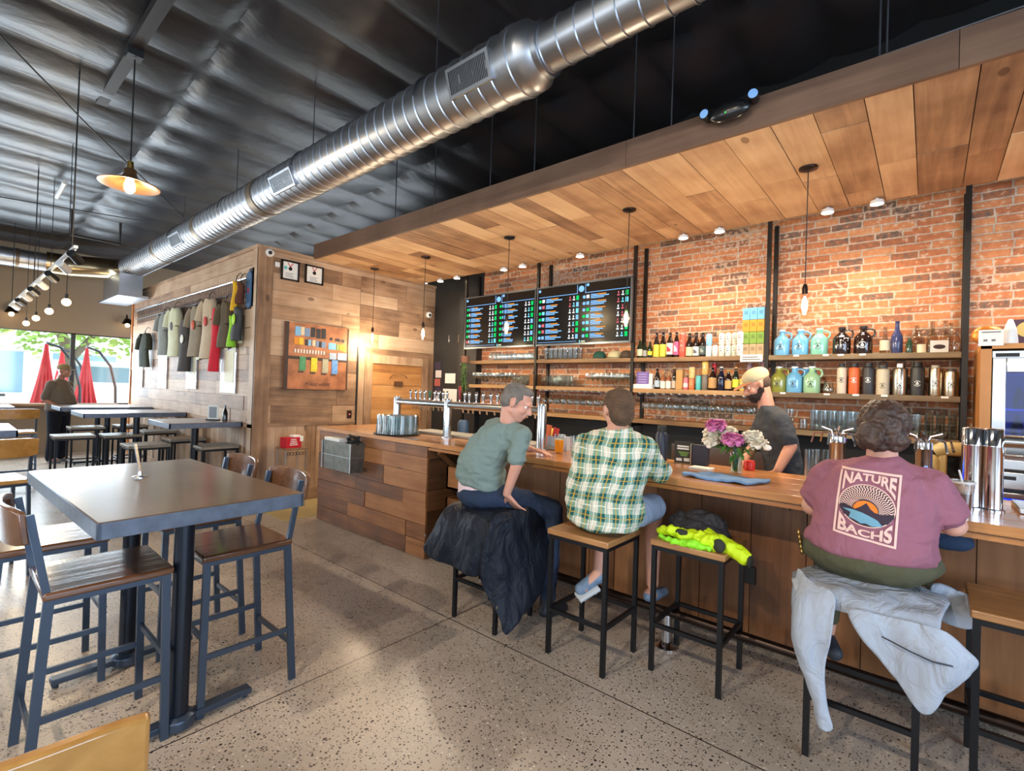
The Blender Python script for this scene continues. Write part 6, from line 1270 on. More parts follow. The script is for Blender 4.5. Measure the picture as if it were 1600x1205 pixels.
b = MB(); shoe(b, (-2.53, 2.53, .235), (-2.55, 2.72, .225), .042, .045); blob('shoe', b, mat('grey_shoe', (96, 106, 118), .6), pa, voxel=.008, smooth=4)
# ---------------------------------------------------------------- B: man in the plaid shirt
B = {'pel': (-1.464, 2.61, 0.856), 'waist': (-1.462, 2.597, 0.991), 'mid': (-1.437, 2.591, 1.11), 'chest': (-1.409, 2.587, 1.215), 'sh': (-1.386, 2.579, 1.285), 'nk': (-1.372, 2.564, 1.354), 'head': (-1.365, 2.555, 1.47), 'rsh': (-1.207, 2.574, 1.262), 'rel': (-1.185, 2.76, 1.115), 'rwr': (-1.382, 2.93, 1.11), 'lsh': (-1.60, 2.591, 1.242), 'lel': (-1.70, 2.72, 1.08), 'lwr': (-1.66, 2.93, 1.11)}
sk2 = skin('skin_ruddy', (204, 150, 126))
b = MB(); Pb, Mb_ = head(b, B['head'], (-.78, .60, -.05), neck=B['nk'])
torso(b, [(B['pel'], .17, .12), (B['waist'], .17, .11), (B['chest'], .17, .10), (B['sh'], .13, .08)], (1, 0, 0), (0, 1, 0)); b.cap(B['sh'], B['rsh'], .055, .055).cap(B['sh'], B['lsh'], .055, .055)
for s_ in 'rl': b.chain([(B[s_+'sh'], .05), (B[s_+'el'], .042), (B[s_+'wr'], .028)])
b.chain([((-1.37, 2.63, .85), .09), ((-1.32, 2.98, .84), .062), ((-1.33, 3.02, .36), .04)]).cap((-1.33, 2.98, .29), (-1.32, 3.10, .27), .04, .035)
b.chain([((-1.56, 2.63, .85), .09), ((-1.62, 2.97, .80), .060), ((-1.60, 2.86, .60), .060), ((-1.572, 2.76, .44), .038)]).cap((-1.575, 2.75, .42), (-1.62, 2.66, .34), .035, .03)
hand(b, B['rwr'], (-.7, .6, -.05), (0, 0, -1), (-.6, -.7, 0), curl=.4); hand(b, B['lwr'], (.6, .7, -.05), (0, 0, -1), (.7, -.6, 0), curl=.4)
pb = blob('person', b, sk2, voxel=.0068, smooth=4); tag(pb, 'seated man with short brown hair in a green and cream plaid shirt, seen from behind', 'person', 'people sitting at the bar'); eyes(Pb, Mb_, pb)
b = MB(); b.ball(Pb(-.022, 0, .042), (.101, .084, .086), 20, 13, Mb_).ball(Pb(-.05, 0, -.02), (.064, .074, .075), 18, 12, Mb_).ball(Pb(.035, 0, .088), (.052, .058, .034), 14, 9, Mb_).cap(Pb(.014, .074, -.01), Pb(.014, .074, .03), .010, .016).cap(Pb(.014, -.074, -.01), Pb(.014, -.074, .03), .010, .016)
blob('hair', b, mat('hair_brown', (92, 68, 48), .85, bump=(60, .9, (1, 1, 3)), var=(18, .3)), pb, voxel=.006, smooth=2, disp=(60, .004))
def plaid_mat():
    m = bpy.data.materials.new('plaid_cloth'); m.use_nodes = True; N, L = nodes(m); bs = N['Principled BSDF']; bs.inputs['Roughness'].default_value = .9; bs.inputs['Specular IOR Level'].default_value = .2
    tc = N.new('ShaderNodeTexCoord'); sp = N.new('ShaderNodeSeparateXYZ'); nz = N.new('ShaderNodeTexNoise'); nz.inputs['Scale'].default_value = 5; L.new(tc.outputs['Object'], nz.inputs[0])
    va = N.new('ShaderNodeVectorMath'); va.operation = 'MULTIPLY_ADD'; L.new(nz.outputs['Color'], va.inputs[0]); va.inputs[1].default_value = (.05, .05, .05); L.new(tc.outputs['Object'], va.inputs[2]); L.new(va.outputs[0], sp.inputs[0])
    u = math_(N, L, 'ADD', math_(N, L, 'ADD', math_(N, L, 'MULTIPLY', sp.outputs[0], .80), math_(N, L, 'MULTIPLY', sp.outputs[1], .55)), math_(N, L, 'MULTIPLY', sp.outputs[2], -.16))
    fu = math_(N, L, 'FRACT', math_(N, L, 'DIVIDE', u, .078)); fv = math_(N, L, 'FRACT', math_(N, L, 'DIVIDE', sp.outputs[2], .105))
    def band(f, c, w): return math_(N, L, 'LESS_THAN', math_(N, L, 'ABSOLUTE', math_(N, L, 'SUBTRACT', f, c)), w)
    s_ = math_(N, L, 'DIVIDE', math_(N, L, 'ADD', band(fu, .5, .23), band(fv, .5, .22)), 2)
    c = ramp(N, L, s_, [(0, (214, 207, 186)), (.34, (126, 158, 138)), (.7, (36, 88, 88))], 'CONSTANT')
    for f, ce, wd_, col in ((fu, .5, .035, (206, 168, 60)), (fv, .5, .025, (196, 160, 60)), (fu, .0, .05, (240, 236, 222)), (fv, .02, .03, (236, 230, 214)), (fu, .85, .03, (120, 160, 150))):
        x = N.new('ShaderNodeMix'); x.data_type = 'RGBA'; L.new(math_(N, L, 'MULTIPLY', band(f, ce, wd_), .8), x.inputs[0]); L.new(c, x.inputs[6]); x.inputs[7].default_value = (*_lin(col), 1); c = x.outputs[2]
    L.new(c, bs.inputs['Base Color'])
    n = N.new('ShaderNodeTexNoise'); n.inputs['Scale'].default_value = 7; n.inputs['Detail'].default_value = 4; n.inputs['Distortion'].default_value = 1; L.new(tc.outputs['Object'], n.inputs[0])
    bp = N.new('ShaderNodeBump'); bp.inputs['Strength'].default_value = .5; bp.inputs['Distance'].default_value = .03; L.new(n.outputs[0], bp.inputs['Height']); L.new(bp.outputs[0], bs.inputs['Normal'])
    return m
b = MB(); torso(b, [((-1.462, 2.585, .79), .205, .15), (B['pel'], .235, .175), (B['waist'], .228, .175), (B['mid'], .225, .165), (B['chest'], .222, .145), (B['sh'], .185, .115), ((-1.372, 2.57, 1.335), .085, .08)], (1, .02, -.05), (0, 1, 0))
b.cap(B['sh'], V(B['rsh'])+V(-.01, 0, 0), .09, .075).cap(B['sh'], V(B['lsh'])+V(.01, 0, 0), .09, .075)
for s_ in 'rl': b.chain([(B[s_+'sh'], .075), (B[s_+'el'], .062), (V(B[s_+'wr']).lerp(V(B[s_+'el']), .2)+V(0, 0, .012), .046)])
blob('plaid_shirt', b, plaid_mat(), pb, voxel=.010, smooth=5, disp=(8, .014, (1, 1, 1.6)))
b = MB(); b.tube([(B['nk'][0]+.075*math.cos(t), B['nk'][1]+.068*math.sin(t), 1.352+.012*math.sin(t+.5)) for t in [2*PI*k/24 for k in range(25)]], .018, 10); blob('collar', b, bpy.data.materials['plaid_cloth'], pb, voxel=.007, smooth=3)
b = MB(); b.ball((-1.46, 2.64, .83), (.225, .17, .085), 20, 12); b.chain([((-1.36, 2.66, .85), .10), ((-1.325, 2.95, .855), .092)]); b.chain([((-1.56, 2.66, .845), .10), ((-1.62, 2.93, .83), .090)])
blob('shorts', b, fabric('grey_blue_shorts', (150, 162, 180)), pb, voxel=.011, smooth=4, disp=(9, .010))
b = MB(); b.cap((-1.575, 2.76, .405), (-1.635, 2.655, .335), .044, .040).cap((-1.575, 2.775, .44), (-1.575, 2.76, .40), .042, .046); sh = blob('shoe', b, mat('blue_grey_shoe', (110, 132, 156), .6, var=(30, .2)), pb, voxel=.007, smooth=3)
b = MB(); b.bar((-1.565, 2.735, .352), (-1.640, 2.622, .285), .085, .026, up=(0, -.5, 1)); o = blob('shoe_sole', b, mat('pale_sole', (196, 200, 202), .6), pb, voxel=.007, smooth=3)
b = MB(); shoe(b, (-1.33, 2.97, .245), (-1.31, 3.16, .245), .042, .045); blob('shoe', b, mat('blue_grey_shoe'), pb, voxel=.008, smooth=4)
# ---------------------------------------------------------------- W: woman in the purple shirt
Wm = {'pel': (-0.207, 2.78, 0.82), 'hem': (-0.197, 2.765, 0.84), 'waist': (-0.189, 2.755, 0.967), 'bust': (-0.178, 2.755, 1.129), 'sh': (-0.165, 2.752, 1.252), 'nk': (-0.154, 2.747, 1.328), 'head': (-0.150, 2.758, 1.440), 'rsh': (0.009, 2.756, 1.209), 'rel': (0.088, 2.80, 1.06), 'rwr': (-0.016, 3.05, 1.112), 'lsh': (-0.345, 2.776, 1.205), 'lel': (-0.425, 2.82, 1.045), 'lwr': (-0.32, 3.05, 1.112)}
sk3 = skin('skin_light', (214, 160, 138))
b = MB(); Pw, Mw = head(b, Wm['head'], (.12, .97, -.2), neck=Wm['nk'])
torso(b, [(Wm['pel'], .20, .15), (Wm['waist'], .19, .14), (Wm['bust'], .19, .13), (Wm['sh'], .14, .10)], (1, 0, 0), (0, 1, 0)); b.cap(Wm['sh'], Wm['rsh'], .06, .06).cap(Wm['sh'], Wm['lsh'], .06, .06)
for s_ in 'rl': b.chain([(Wm[s_+'sh'], .062), (V(Wm[s_+'sh']).lerp(V(Wm[s_+'el']), .6), .060), (Wm[s_+'el'], .050), (V(Wm[s_+'el']).lerp(V(Wm[s_+'wr']), .4), .047), (Wm[s_+'wr'], .030)])
b.chain([((-.10, 2.80, .86), .11), ((-.05, 3.18, .83), .075), ((-.08, 3.10, .38), .045)]).cap((-.08, 3.09, .30), (-.08, 3.22, .27), .04, .035)
b.chain([((-.31, 2.80, .86), .11), ((-.37, 3.15, .82), .075), ((-.375, 2.95, .42), .045)]).cap((-.375, 2.95, .38), (-.34, 2.87, .345), .04, .035)
hand(b, Wm['rwr'], (-.5, .8, -.1), (0, 0, -1), (-.8, -.4, 0), curl=.35); hand(b, Wm['lwr'], (.5, .8, -.1), (0, 0, -1), (.8, -.4, 0), curl=.35)
pw = blob('person', b, sk3, voxel=.0068, smooth=4); tag(pw, 'seated woman with brown hair in a bun and a purple printed shirt, seen from behind', 'person', 'people sitting at the bar'); eyes(Pw, Mw, pw)
b = MB(); b.ball(Pw(-.025, 0, .035), (.112, .097, .098), 20, 13, Mw).ball(Pw(-.055, 0, -.02), (.078, .088, .085), 18, 12, Mw).ball(Pw(.04, 0, .08), (.055, .07, .045), 14, 9, Mw).ball(Pw(-.035, .06, -.045), (.05, .035, .05), 12, 9, Mw).ball(Pw(-.035, -.06, -.045), (.05, .035, .05), 12, 9, Mw)
hm = mat('hair_dark_brown', (70, 50, 40), .55, bump=(34, 1., (1, 1, .5)), var=(24, .45))
hr = blob('hair', b, hm, pw, voxel=.006, smooth=2, disp=(26, .014))
b = MB(); c = Pw(-.150, .016, -.045)
for k in range(7): a = k*.9; b.tube([c+Mw @ V(-.012*math.sin(t*1.), (.032*math.cos(t+a)), .030*math.sin(t+a)+.004*k-.01) for t in [PI*1.3*i/8 for i in range(9)]], .016, 8)
b.ball(c, .030); blob('hair_bun', b, hm, pw, voxel=.005, smooth=2, disp=(50, .006))
b = MB(); torso(b, [((-.197, 2.765, .892), .244, .192), ((-.195, 2.765, .924), .250, .196), (Wm['waist'], .232, .185), (Wm['bust'], .228, .175), ((-.172, 2.752, 1.20), .212, .145), (Wm['sh'], .175, .12), ((-.156, 2.75, 1.31), .085, .08)], (1, .0, -.02), (0, 1, 0), p=2.3)
b.cap(Wm['sh'], V(Wm['rsh'])+V(-.02, 0, 0), .085, .075).cap(Wm['sh'], V(Wm['lsh'])+V(.02, 0, 0), .085, .075)
b.chain([(Wm['rsh'], .084), (V(Wm['rsh']).lerp(V(Wm['rel']), .62), .080)]); b.chain([(Wm['lsh'], .084), (V(Wm['lsh']).lerp(V(Wm['lel']), .62), .080)])
for s_, q in (('r', 1), ('l', -1)):
    p0 = V(Wm[s_+'sh']).lerp(V(Wm[s_+'el']), .66); d = (V(Wm[s_+'el'])-V(Wm[s_+'sh'])).normalized(); b.tube([p0-d*.05, p0, p0+d*.028, p0+d*.03], [.074, .082, .084, .06], 20)
pm = fabric('purple_jersey', (152, 98, 112), ws=.9)
shirt = blob('printed_shirt', b, pm, pw, voxel=.009, smooth=6, disp=(8, .010, (1, 1, 2.2)))
# print on the back of the shirt, laid onto the cloth
bvh = BVHTree.FromPolygons([v.co.copy() for v in shirt.data.vertices], [tuple(p.vertices) for p in shirt.data.polygons])
TL, TR, BR_, BL_ = V(-.294, 2.3, 1.272), V(-.078, 2.3, 1.262), V(-.09, 2.3, .962), V(-.312, 2.3, .992)
def onshirt(u, v, off):
    p = (TL*(1-u)+TR*u)*(1-v)+(BL_*(1-u)+BR_*u)*v; h = bvh.ray_cast(p, V(0, 1, 0), 1.); 
    return (h[0] if h[0] is not None else p+V(0, .3, 0))+V(0, -off, 0)
class PR:
    def __init__(s, off): s.mb = MB(); s.off = off
    def poly(s, pts, cell=.035):
        """triangulate + subdivide a uv polygon and drape it"""
        bm = bmesh.new(); vs = [bm.verts.new((x, y, 0)) for x, y in pts]; f = bm.faces.new(vs); bmesh.ops.triangulate(bm, faces=[f]); s._sub(bm, cell)
    def _sub(s, bm, cell):
        for _ in range(4):
            es = [e for e in bm.edges if e.calc_length() > cell]
            if not es: break
            bmesh.ops.subdivide_edges(bm, edges=es, cuts=1); bmesh.ops.triangulate(bm, faces=[f for f in bm.faces if len(f.verts) > 3])
        bm.verts.index_update(); s.mb.add([onshirt(v.co.x, v.co.y, s.off) for v in bm.verts], [tuple(v.index for v in f.verts) for f in bm.faces]); bm.free()
    def quadstrip(s, a, b): 
        n = len(a); s.mb.add([onshirt(x, y, s.off) for x, y in a]+[onshirt(x, y, s.off) for x, y in b], [(i, i+1, n+i+1, n+i) for i in range(n-1)])
    def tx(s, string, x0, x1, fy):
        """string stretched between x0..x1; fy(u) -> (top v, bottom v)"""
        vs, fs = text(string, 1., 0., bold=.035); xs_ = [v.x for v in vs]; ys_ = [v.y for v in vs]; a, b_, c, d = min(xs_), max(xs_), min(ys_), max(ys_)
        bm = bmesh.new(); bv = []
        for v in vs: bv.append(bm.verts.new((x0+(x1-x0)*(v.x-a)/(b_-a), (v.y-c)/(d-c), 0)))
        for f in fs:
            try: bm.faces.new([bv[i] for i in f])
            except ValueError: pass
        bmesh.ops.triangulate(bm, faces=bm.faces[:])
        for _ in range(3):
            es = [e for e in bm.edges if abs(e.verts[0].co.x-e.verts[1].co.x) > .03 or e.calc_length() > .25]
            if not es: break
            bmesh.ops.subdivide_edges(bm, edges=es, cuts=1); bmesh.ops.triangulate(bm, faces=[f for f in bm.faces if len(f.verts) > 3])
        for v in bm.verts:
            t_, bo = fy(v.co.x); v.co.y = bo+(t_-bo)*v.co.y
        bm.verts.index_update(); s.mb.add([onshirt(v.co.x, v.co.y, s.off) for v in bm.verts], [tuple(v.index for v in f.verts) for f in bm.faces]); bm.free()
ink = mat('print_pink_cream', (236, 196, 182), .8, spec=.2)
EC = (.5, .5); EA, EB = .455, .30
def ell(t, k=1.): return (EC[0]+EA*k*math.cos(t), EC[1]-EB*k*math.sin(t))
fr_ = PR(.0046)
for (x0, y0, x1, y1) in ((0, 0, 1, .032), (0, .968, 1, 1), (0, 0, .038, 1), (.962, 0, 1, 1)):
    n = 16; fr_.quadstrip([(x0+(x1-x0)*i/n, y0) for i in range(n+1)] if x1-x0 > .5 else [(x0, y0+(y1-y0)*i/n) for i in range(n+1)], [(x0+(x1-x0)*i/n, y1) for i in range(n+1)] if x1-x0 > .5 else [(x1, y0+(y1-y0)*i/n) for i in range(n+1)])
T_ = [2*PI*i/64 for i in range(65)]; fr_.quadstrip([ell(t, 1.0) for t in T_], [ell(t, .955) for t in T_])
obj('print_frame', fr_.mb, ink, shirt, smooth=80)
def arch(u): q = max(0, 1-((u-.5)/.47)**2); return EB*1.10*math.sqrt(q)
tx_ = PR(.0046); tx_.tx('NATURE', .07, .93, lambda u: (.05, max(.14, min(.36, .5-arch(u)-.015)))); obj('print_word', tx_.mb, ink, shirt, smooth=80)
tx_ = PR(.0046); tx_.tx('BACHS', .07, .93, lambda u: (min(.86, max(.64, .5+arch(u)+.015)), .95)); obj('print_word', tx_.mb, ink, shirt, smooth=80)
dk = PR(.0016); dk.poly([ell(t, .955) for t in T_[:-1]], .08); obj('print_dark_ground', dk.mb, mat('print_charcoal', (64, 52, 62), .8, spec=.2), shirt, smooth=80)
sx, sy = .49, .56; rays = PR(.0042); NR = 30
for k in range(NR):
    a0 = math.radians(-8)+math.radians(196)*k/NR; aw = math.radians(196)/NR*.5; lo, hi = [], []; 
    for i in range(15):
        r = .21+.42*i/14; wob = .055*math.sin(i*1.75)/(.4+r*2); a = a0+wob
        for lst, aa in ((lo, a-aw/2), (hi, a+aw/2)):
            x, y = sx+r*math.cos(aa), sy-r*.72*math.sin(aa); dx, dy = (x-EC[0])/(EA*.94), (y-EC[1])/(EB*.94); q = math.hypot(dx, dy)
            if q > 1: x, y = EC[0]+dx/q*EA*.94, EC[1]+dy/q*EB*.94
            lst.append((x, y))
    rays.quadstrip(lo, hi)
obj('print_rays', rays.mb, ink, shirt, smooth=80)
sn = PR(.0054); sn.poly([(sx+.20*math.cos(t), sy+.01-.20*.72*math.sin(t)) for t in [PI*i/24 for i in range(25)]], .05); obj('print_sun', sn.mb, mat('print_orange', (226, 128, 50), .8, spec=.2), shirt, smooth=80)
mt_ = PR(.0064); mt_.poly([(.06, .56), (.14, .52), (.24, .545), (.33, .57), (.42, .515), (.50, .455), (.57, .53), (.66, .58), (.78, .57), (.86, .55), (.94, .55), (.93, .60), (.85, .69), (.5, .72), (.15, .69), (.07, .6)], .06); obj('print_mountains', mt_.mb, mat('print_charcoal'), shirt, smooth=80)
rv = PR(.0074); rv.poly([(.12, .60), (.30, .585), (.45, .60), (.40, .625), (.62, .64), (.70, .665), (.60, .685), (.78, .735), (.62, .765), (.52, .745), (.44, .76), (.34, .73), (.24, .715), (.38, .695), (.30, .665), (.42, .66), (.26, .635)], .06); obj('print_river', rv.mb, mat('print_blue', (116, 164, 184), .8, spec=.2), shirt, smooth=80)
ol = fabric('olive_trousers', (84, 82, 62), ws=.5)
b = MB(); b.ball((-.203, 2.785, .868), (.272, .214, .118), 24, 14); b.chain([((-.09, 2.84, .87), .125), ((-.045, 3.13, .85), .105), ((-.08, 3.10, .45), .06)]); b.chain([((-.32, 2.84, .87), .125), ((-.37, 3.12, .84), .10), ((-.375, 2.97, .48), .058)])
blob('trousers', b, ol, pw, voxel=.011, smooth=5, disp=(9, .010))
b = MB(); b.cap((-.375, 2.95, .375), (-.325, 2.86, .345), .042, .038); blob('shoe', b, mat('charcoal_shoe', (52, 54, 62), .6), pw, voxel=.007, smooth=3)
b = MB(); shoe(b, (-.08, 3.06, .245), (-.07, 3.24, .245), .042, .045); blob('shoe', b, mat('charcoal_shoe'), pw, voxel=.008, smooth=4)
b = MB()
for k in range(5): b.tube([(-.462+.004*k, 2.70+.01*math.cos(q), .93-.022*k+.014*math.sin(q)) for q in [2*PI*i/10 for i in range(11)]], .0035, 6)
obj('key_ring', b, mat('brass'), pw)
# ---------------------------------------------------------------- D: bartender
D = {'pel': (-0.861, 4.333, 0.90), 'waist': (-0.858, 4.332, 1.02), 'mid': (-0.877, 4.314, 1.157), 'chest': (-0.913, 4.294, 1.321), 'sh': (-0.933, 4.289, 1.441), 'nk': (-0.98, 4.262, 1.519), 'head': (-1.046, 4.229, 1.675), 'lsh': (-0.855, 4.165, 1.405), 'lel': (-0.775, 4.135, 1.215), 'lwr': (-0.835, 4.00, 1.03), 'rsh': (-1.03, 4.423, 1.40), 'rel': (-1.10, 4.38, 1.155), 'rwr': (-1.12, 4.16, 1.03)}
b = MB(); Pd, Md = head(b, D['head'], (-.70, -.46, -.42), neck=D['nk'])
wd, dp = (.50, -.80, 0), (-.8, -.5, 0)
torso(b, [(D['pel'], .15, .11), (D['waist'], .14, .10), (D['mid'], .14, .10), (D['chest'], .15, .10), (D['sh'], .12, .08)], wd, dp); b.cap(D['sh'], D['lsh'], .05, .055).cap(D['sh'], D['rsh'], .05, .055)
for s_ in 'rl': b.chain([(D[s_+'sh'], .052), (D[s_+'el'], .044), (V(D[s_+'el']).lerp(V(D[s_+'wr']), .3), .043), (D[s_+'wr'], .029)])
for q in (-1, 1): b.chain([(V(D['pel'])+V(*wd)*q*.09, .085), ((-.87+.05*q, 4.33-.09*q, .48), .06), ((-.84+.05*q, 4.34-.09*q, .09), .04)]).cap((-.84+.05*q, 4.34-.09*q, .05), (-.98+.05*q, 4.26-.09*q, .04), .04, .035)
hand(b, D['lwr'], (-.45, -.45, -.55), (-.3, .3, -.9), (-.7, .5, 0), curl=.35); hand(b, D['rwr'], (-.5, -.5, -.5), (.2, .2, -.9), (.7, -.5, 0), curl=.4)
pd_ = blob('person', b, skin('skin_bar', (206, 146, 120)), voxel=.0072, smooth=4); tag(pd_, 'bearded bartender in a charcoal tee and cream cap standing behind the bar, looking down', 'person'); eyes(Pd, Md, pd_)
b = MB(); b.ball(Pd(.055, 0, -.072), (.052, .054, .040), 16, 10, Md).cap(Pd(.0, .058, -.04), Pd(.05, .04, -.09), .022, .026).cap(Pd(.0, -.058, -.04), Pd(.05, -.04, -.09), .022, .026).ball(Pd(.07, 0, -.105), .028)
blob('beard', b, mat('beard_dark', (44, 30, 24), .9, bump=(60, .9), var=(30, .3)), pd_, voxel=.006, smooth=2, disp=(60, .006))
b = MB(); b.ball(Pd(-.04, 0, .005), (.070, .077, .07), 16, 10, Md); blob('hair', b, mat('hair_short_dark', (84, 66, 54), .9, bump=(80, .8)), pd_, voxel=.006, smooth=2)
b = MB(); b.ball(Pd(-.018, 0, .062), (.105, .088, .070), 22, 14, Md).ball(Pd(-.018, 0, .045), (.104, .087, .03), 20, 10, Md); cp = blob('cap', b, mat('cap_cream', (186, 172, 136), .85, bump=(90, .4)), pd_, voxel=.006, smooth=4)
b = MB(); R2 = []
for i in range(9):
    a = -.9+1.8*i/8; R2.append([Pd(.075*math.cos(a)-.0, .085*math.sin(a), .045), Pd(.06+.115*math.cos(a*.8), .075*math.sin(a), .036-.012*(1-abs(a))), Pd(.06+.115*math.cos(a*.8), .075*math.sin(a), .030-.012*(1-abs(a))), Pd(.075*math.cos(a), .085*math.sin(a), .038)])
b.loft(R2); obj('cap_bill', b, mat('bill_tan', (176, 112, 66), .8), cp, smooth=60); b = MB().box(-.02, .02, -.003, .003, -.014, .014, frame(Pd(-.035, .088, .06), Md @ V(1, 0, 0), Md @ V(0, 0, 1))); 
b = MB(); torso(b, [(D['pel'], .178, .135), (D['waist'], .172, .130), (D['mid'], .170, .128), (D['chest'], .176, .125), (D['sh'], .150, .098), ((-.965, 4.27, 1.50), .078, .07)], wd, dp)
b.cap(D['sh'], D['lsh'], .075, .070).cap(D['sh'], D['rsh'], .075, .070)
for s_ in 'rl': b.chain([(D[s_+'sh'], .072), (V(D[s_+'sh']).lerp(V(D[s_+'el']), .72), .068)])
blob('t_shirt', b, fabric('charcoal_tee', (70, 72, 76), ws=.9), pd_, voxel=.010, smooth=5, disp=(8, .012, (1, 1, 1.6)))
b = MB(); torso(b, [((-.861, 4.333, .80), .16, .12), ((-.861, 4.333, .95), .165, .125)], wd, dp)
for q in (-1, 1): b.chain([(V(D['pel'])+V(*wd)*q*.085, .095), ((-.87+.05*q, 4.33-.09*q, .48), .075), ((-.84+.05*q, 4.34-.09*q, .10), .062)])
blob('trousers', b, fabric('dark_trousers', (36, 38, 46)), pd_, voxel=.012, smooth=4)
b = MB()
for q in (-1, 1): shoe(b, (-.82+.05*q, 4.35-.09*q, 0), (-1.0+.05*q, 4.25-.09*q, 0), .045, .05)
blob('shoes', b, mat('dark_boot'), pd_, voxel=.009, smooth=3)
# ---------------------------------------------------------------- far standing man
F0 = V(-11.9, 1.45, 0); wx, dx_ = V(.648, -.762, 0), V(.762, .648, 0)
def FP(f, s_, z): return F0+dx_*f+wx*s_+V(0, 0, z)
b = MB(); Pf, Mf = head(b, FP(.07, 0, 1.635), (.762, .648, -.08), neck=FP(.0, 0, 1.47))
torso(b, [(FP(0, 0, .92), .15, .11), (FP(.02, 0, 1.1), .15, .12), (FP(.0, 0, 1.3), .16, .11), (FP(-.01, 0, 1.41), .13, .08)], wx, dx_)
for q in (-1, 1):
    b.cap(FP(0, 0, 1.41), FP(0, q*.17, 1.39), .05, .05).chain([(FP(0, q*.18, 1.38), .05), (FP(-.05, q*.23, 1.12), .042), (FP(.16, q*.17, 1.00), .03)]); hand(b, FP(.16, q*.17, 1.00), V(.762, .648, -.25), (0, 0, -1), wx*-q, curl=.5)
    b.chain([(FP(0, q*.09, .90), .085), (FP(.01, q*.10, .48), .06), (FP(-.02, q*.11, .09), .042)]).cap(FP(-.03, q*.11, .05), FP(.13, q*.12, .04), .042, .036)
pf = blob('person', b, skin('skin_far', (150, 104, 84)), voxel=.010, smooth=4); tag(pf, 'standing man in a grey brown tee and tan cap by the front window', 'person'); eyes(Pf, Mf, pf)
b = MB(); torso(b, [(FP(0, 0, .93), .20, .17), (FP(.04, 0, 1.06), .20, .20), (FP(.03, 0, 1.2), .19, .17), (FP(0, 0, 1.33), .19, .14), (FP(-.01, 0, 1.42), .15, .10), (FP(.0, 0, 1.48), .08, .07)], wx, dx_)
for q in (-1, 1): b.chain([(FP(0, q*.17, 1.39), .075), (FP(-.04, q*.225, 1.17), .065)])
blob('t_shirt', b, fabric('taupe_tee', (96, 86, 76)), pf, voxel=.014, smooth=4, disp=(7, .01))
b = MB(); b.ball(FP(0, 0, .92), (.19, .17, .10))
for q in (-1, 1): b.chain([(FP(0, q*.09, .90), .11), (FP(.01, q*.10, .48), .085), (FP(-.02, q*.11, .10), .075)])
blob('trousers', b, fabric('black_trousers', (28, 30, 40)), pf, voxel=.014, smooth=4)
b = MB(); b.ball(Pf(-.018, 0, .062), (.105, .090, .070), 20, 12, Mf); cp = blob('cap', b, mat('cap_tan', (120, 104, 72), .85), pf, voxel=.008, smooth=3); b = MB().prism([(.05, -.07), (.16, -.05), (.19, 0), (.16, .05), (.05, .07)], frame(Pf(0, 0, .035), Mf @ V(1, 0, 0), Mf @ V(0, 0, 1)), .008); obj('cap_bill', b, mat('cap_tan'), cp)
b = MB()
for q in (-1, 1): shoe(b, FP(-.05, q*.11, 0), FP(.15, q*.12, 0), .045, .05)
blob('shoes', b, mat('grey_shoe'), pf, voxel=.011, smooth=3)

# ------------------------------------------------------------------ jackets and clothes on the stools
m_navy = fabric('black_navy_shell', (24, 28, 38), .5, wr=9, ws=1.); m_light = fabric('pale_grey_shell', (164, 170, 180), .45, wr=9, ws=1.)
jk = thing('dark_jacket', 'black navy jacket draped over the stool under the man in grey green', 'jacket', (0, 0, 0))
# over the seat, hanging in front (toward the camera) and on the right side
seatz = .776
g = [[(-2.50, 2.78, .70), (-2.40, 2.79, .755), (-2.27, 2.80, .76), (-2.10, 2.79, .755), (-2.03, 2.78, .70)],
     [(-2.53, 2.62, .760), (-2.40, 2.62, seatz), (-2.27, 2.62, seatz), (-2.12, 2.62, seatz), (-2.02, 2.62, .745)],
     [(-2.53, 2.42, .760), (-2.40, 2.42, seatz+.005), (-2.27, 2.42, seatz+.005), (-2.12, 2.42, seatz+.005), (-2.02, 2.42, .745)],
     [(-2.54, 2.30, .72), (-2.41, 2.29, .745), (-2.27, 2.28, .755), (-2.12, 2.28, .755), (-2.02, 2.30, .725)],
     [(-2.59, 2.25, .60), (-2.44, 2.22, .60), (-2.28, 2.24, .60), (-2.14, 2.22, .62), (-2.02, 2.27, .61)],
     [(-2.65, 2.24, .47), (-2.49, 2.19, .47), (-2.33, 2.24, .46), (-2.19, 2.20, .45), (-2.08, 2.26, .45)],
     [(-2.69, 2.26, .41), (-2.52, 2.20, .385), (-2.36, 2.25, .40), (-2.23, 2.20, .385), (-2.13, 2.27, .38)]]
sheet('jacket_body', g, m_navy, jk, th=.008, disp=(7, .016))
g = [[(-2.09, 2.30, .775), (-2.05, 2.44, .785), (-2.03, 2.60, .785), (-2.04, 2.76, .76)],
     [(-2.05, 2.25, .72), (-2.00, 2.42, .73), (-1.98, 2.60, .73), (-2.01, 2.78, .71)],
     [(-2.09, 2.22, .55), (-2.0, 2.38, .56), (-1.95, 2.57, .55), (-1.97, 2.76, .54)],
     [(-2.11, 2.22, .38), (-2.0, 2.34, .36), (-1.93, 2.52, .38), (-1.93, 2.70, .38)],
     [(-2.05, 2.26, .26), (-1.98, 2.31, .22), (-1.91, 2.44, .22), (-1.90, 2.62, .26)],
     [(-1.98, 2.29, .16), (-1.95, 2.30, .11), (-1.91, 2.36, .13), (-1.90, 2.48, .18)],
     [(-1.955, 2.29, .10), (-1.945, 2.30, .06), (-1.93, 2.32, .06), (-1.92, 2.36, .11)]]
sheet('jacket_sleeve', g, m_navy, jk, th=.008, disp=(7, .020))
obj('zip_pull', MB().cbox((-2.622, 2.215, .545), (.008, .006, .022)).cbox((-1.985, 2.262, .235), (.008, .006, .02)), m_chrome, jk)
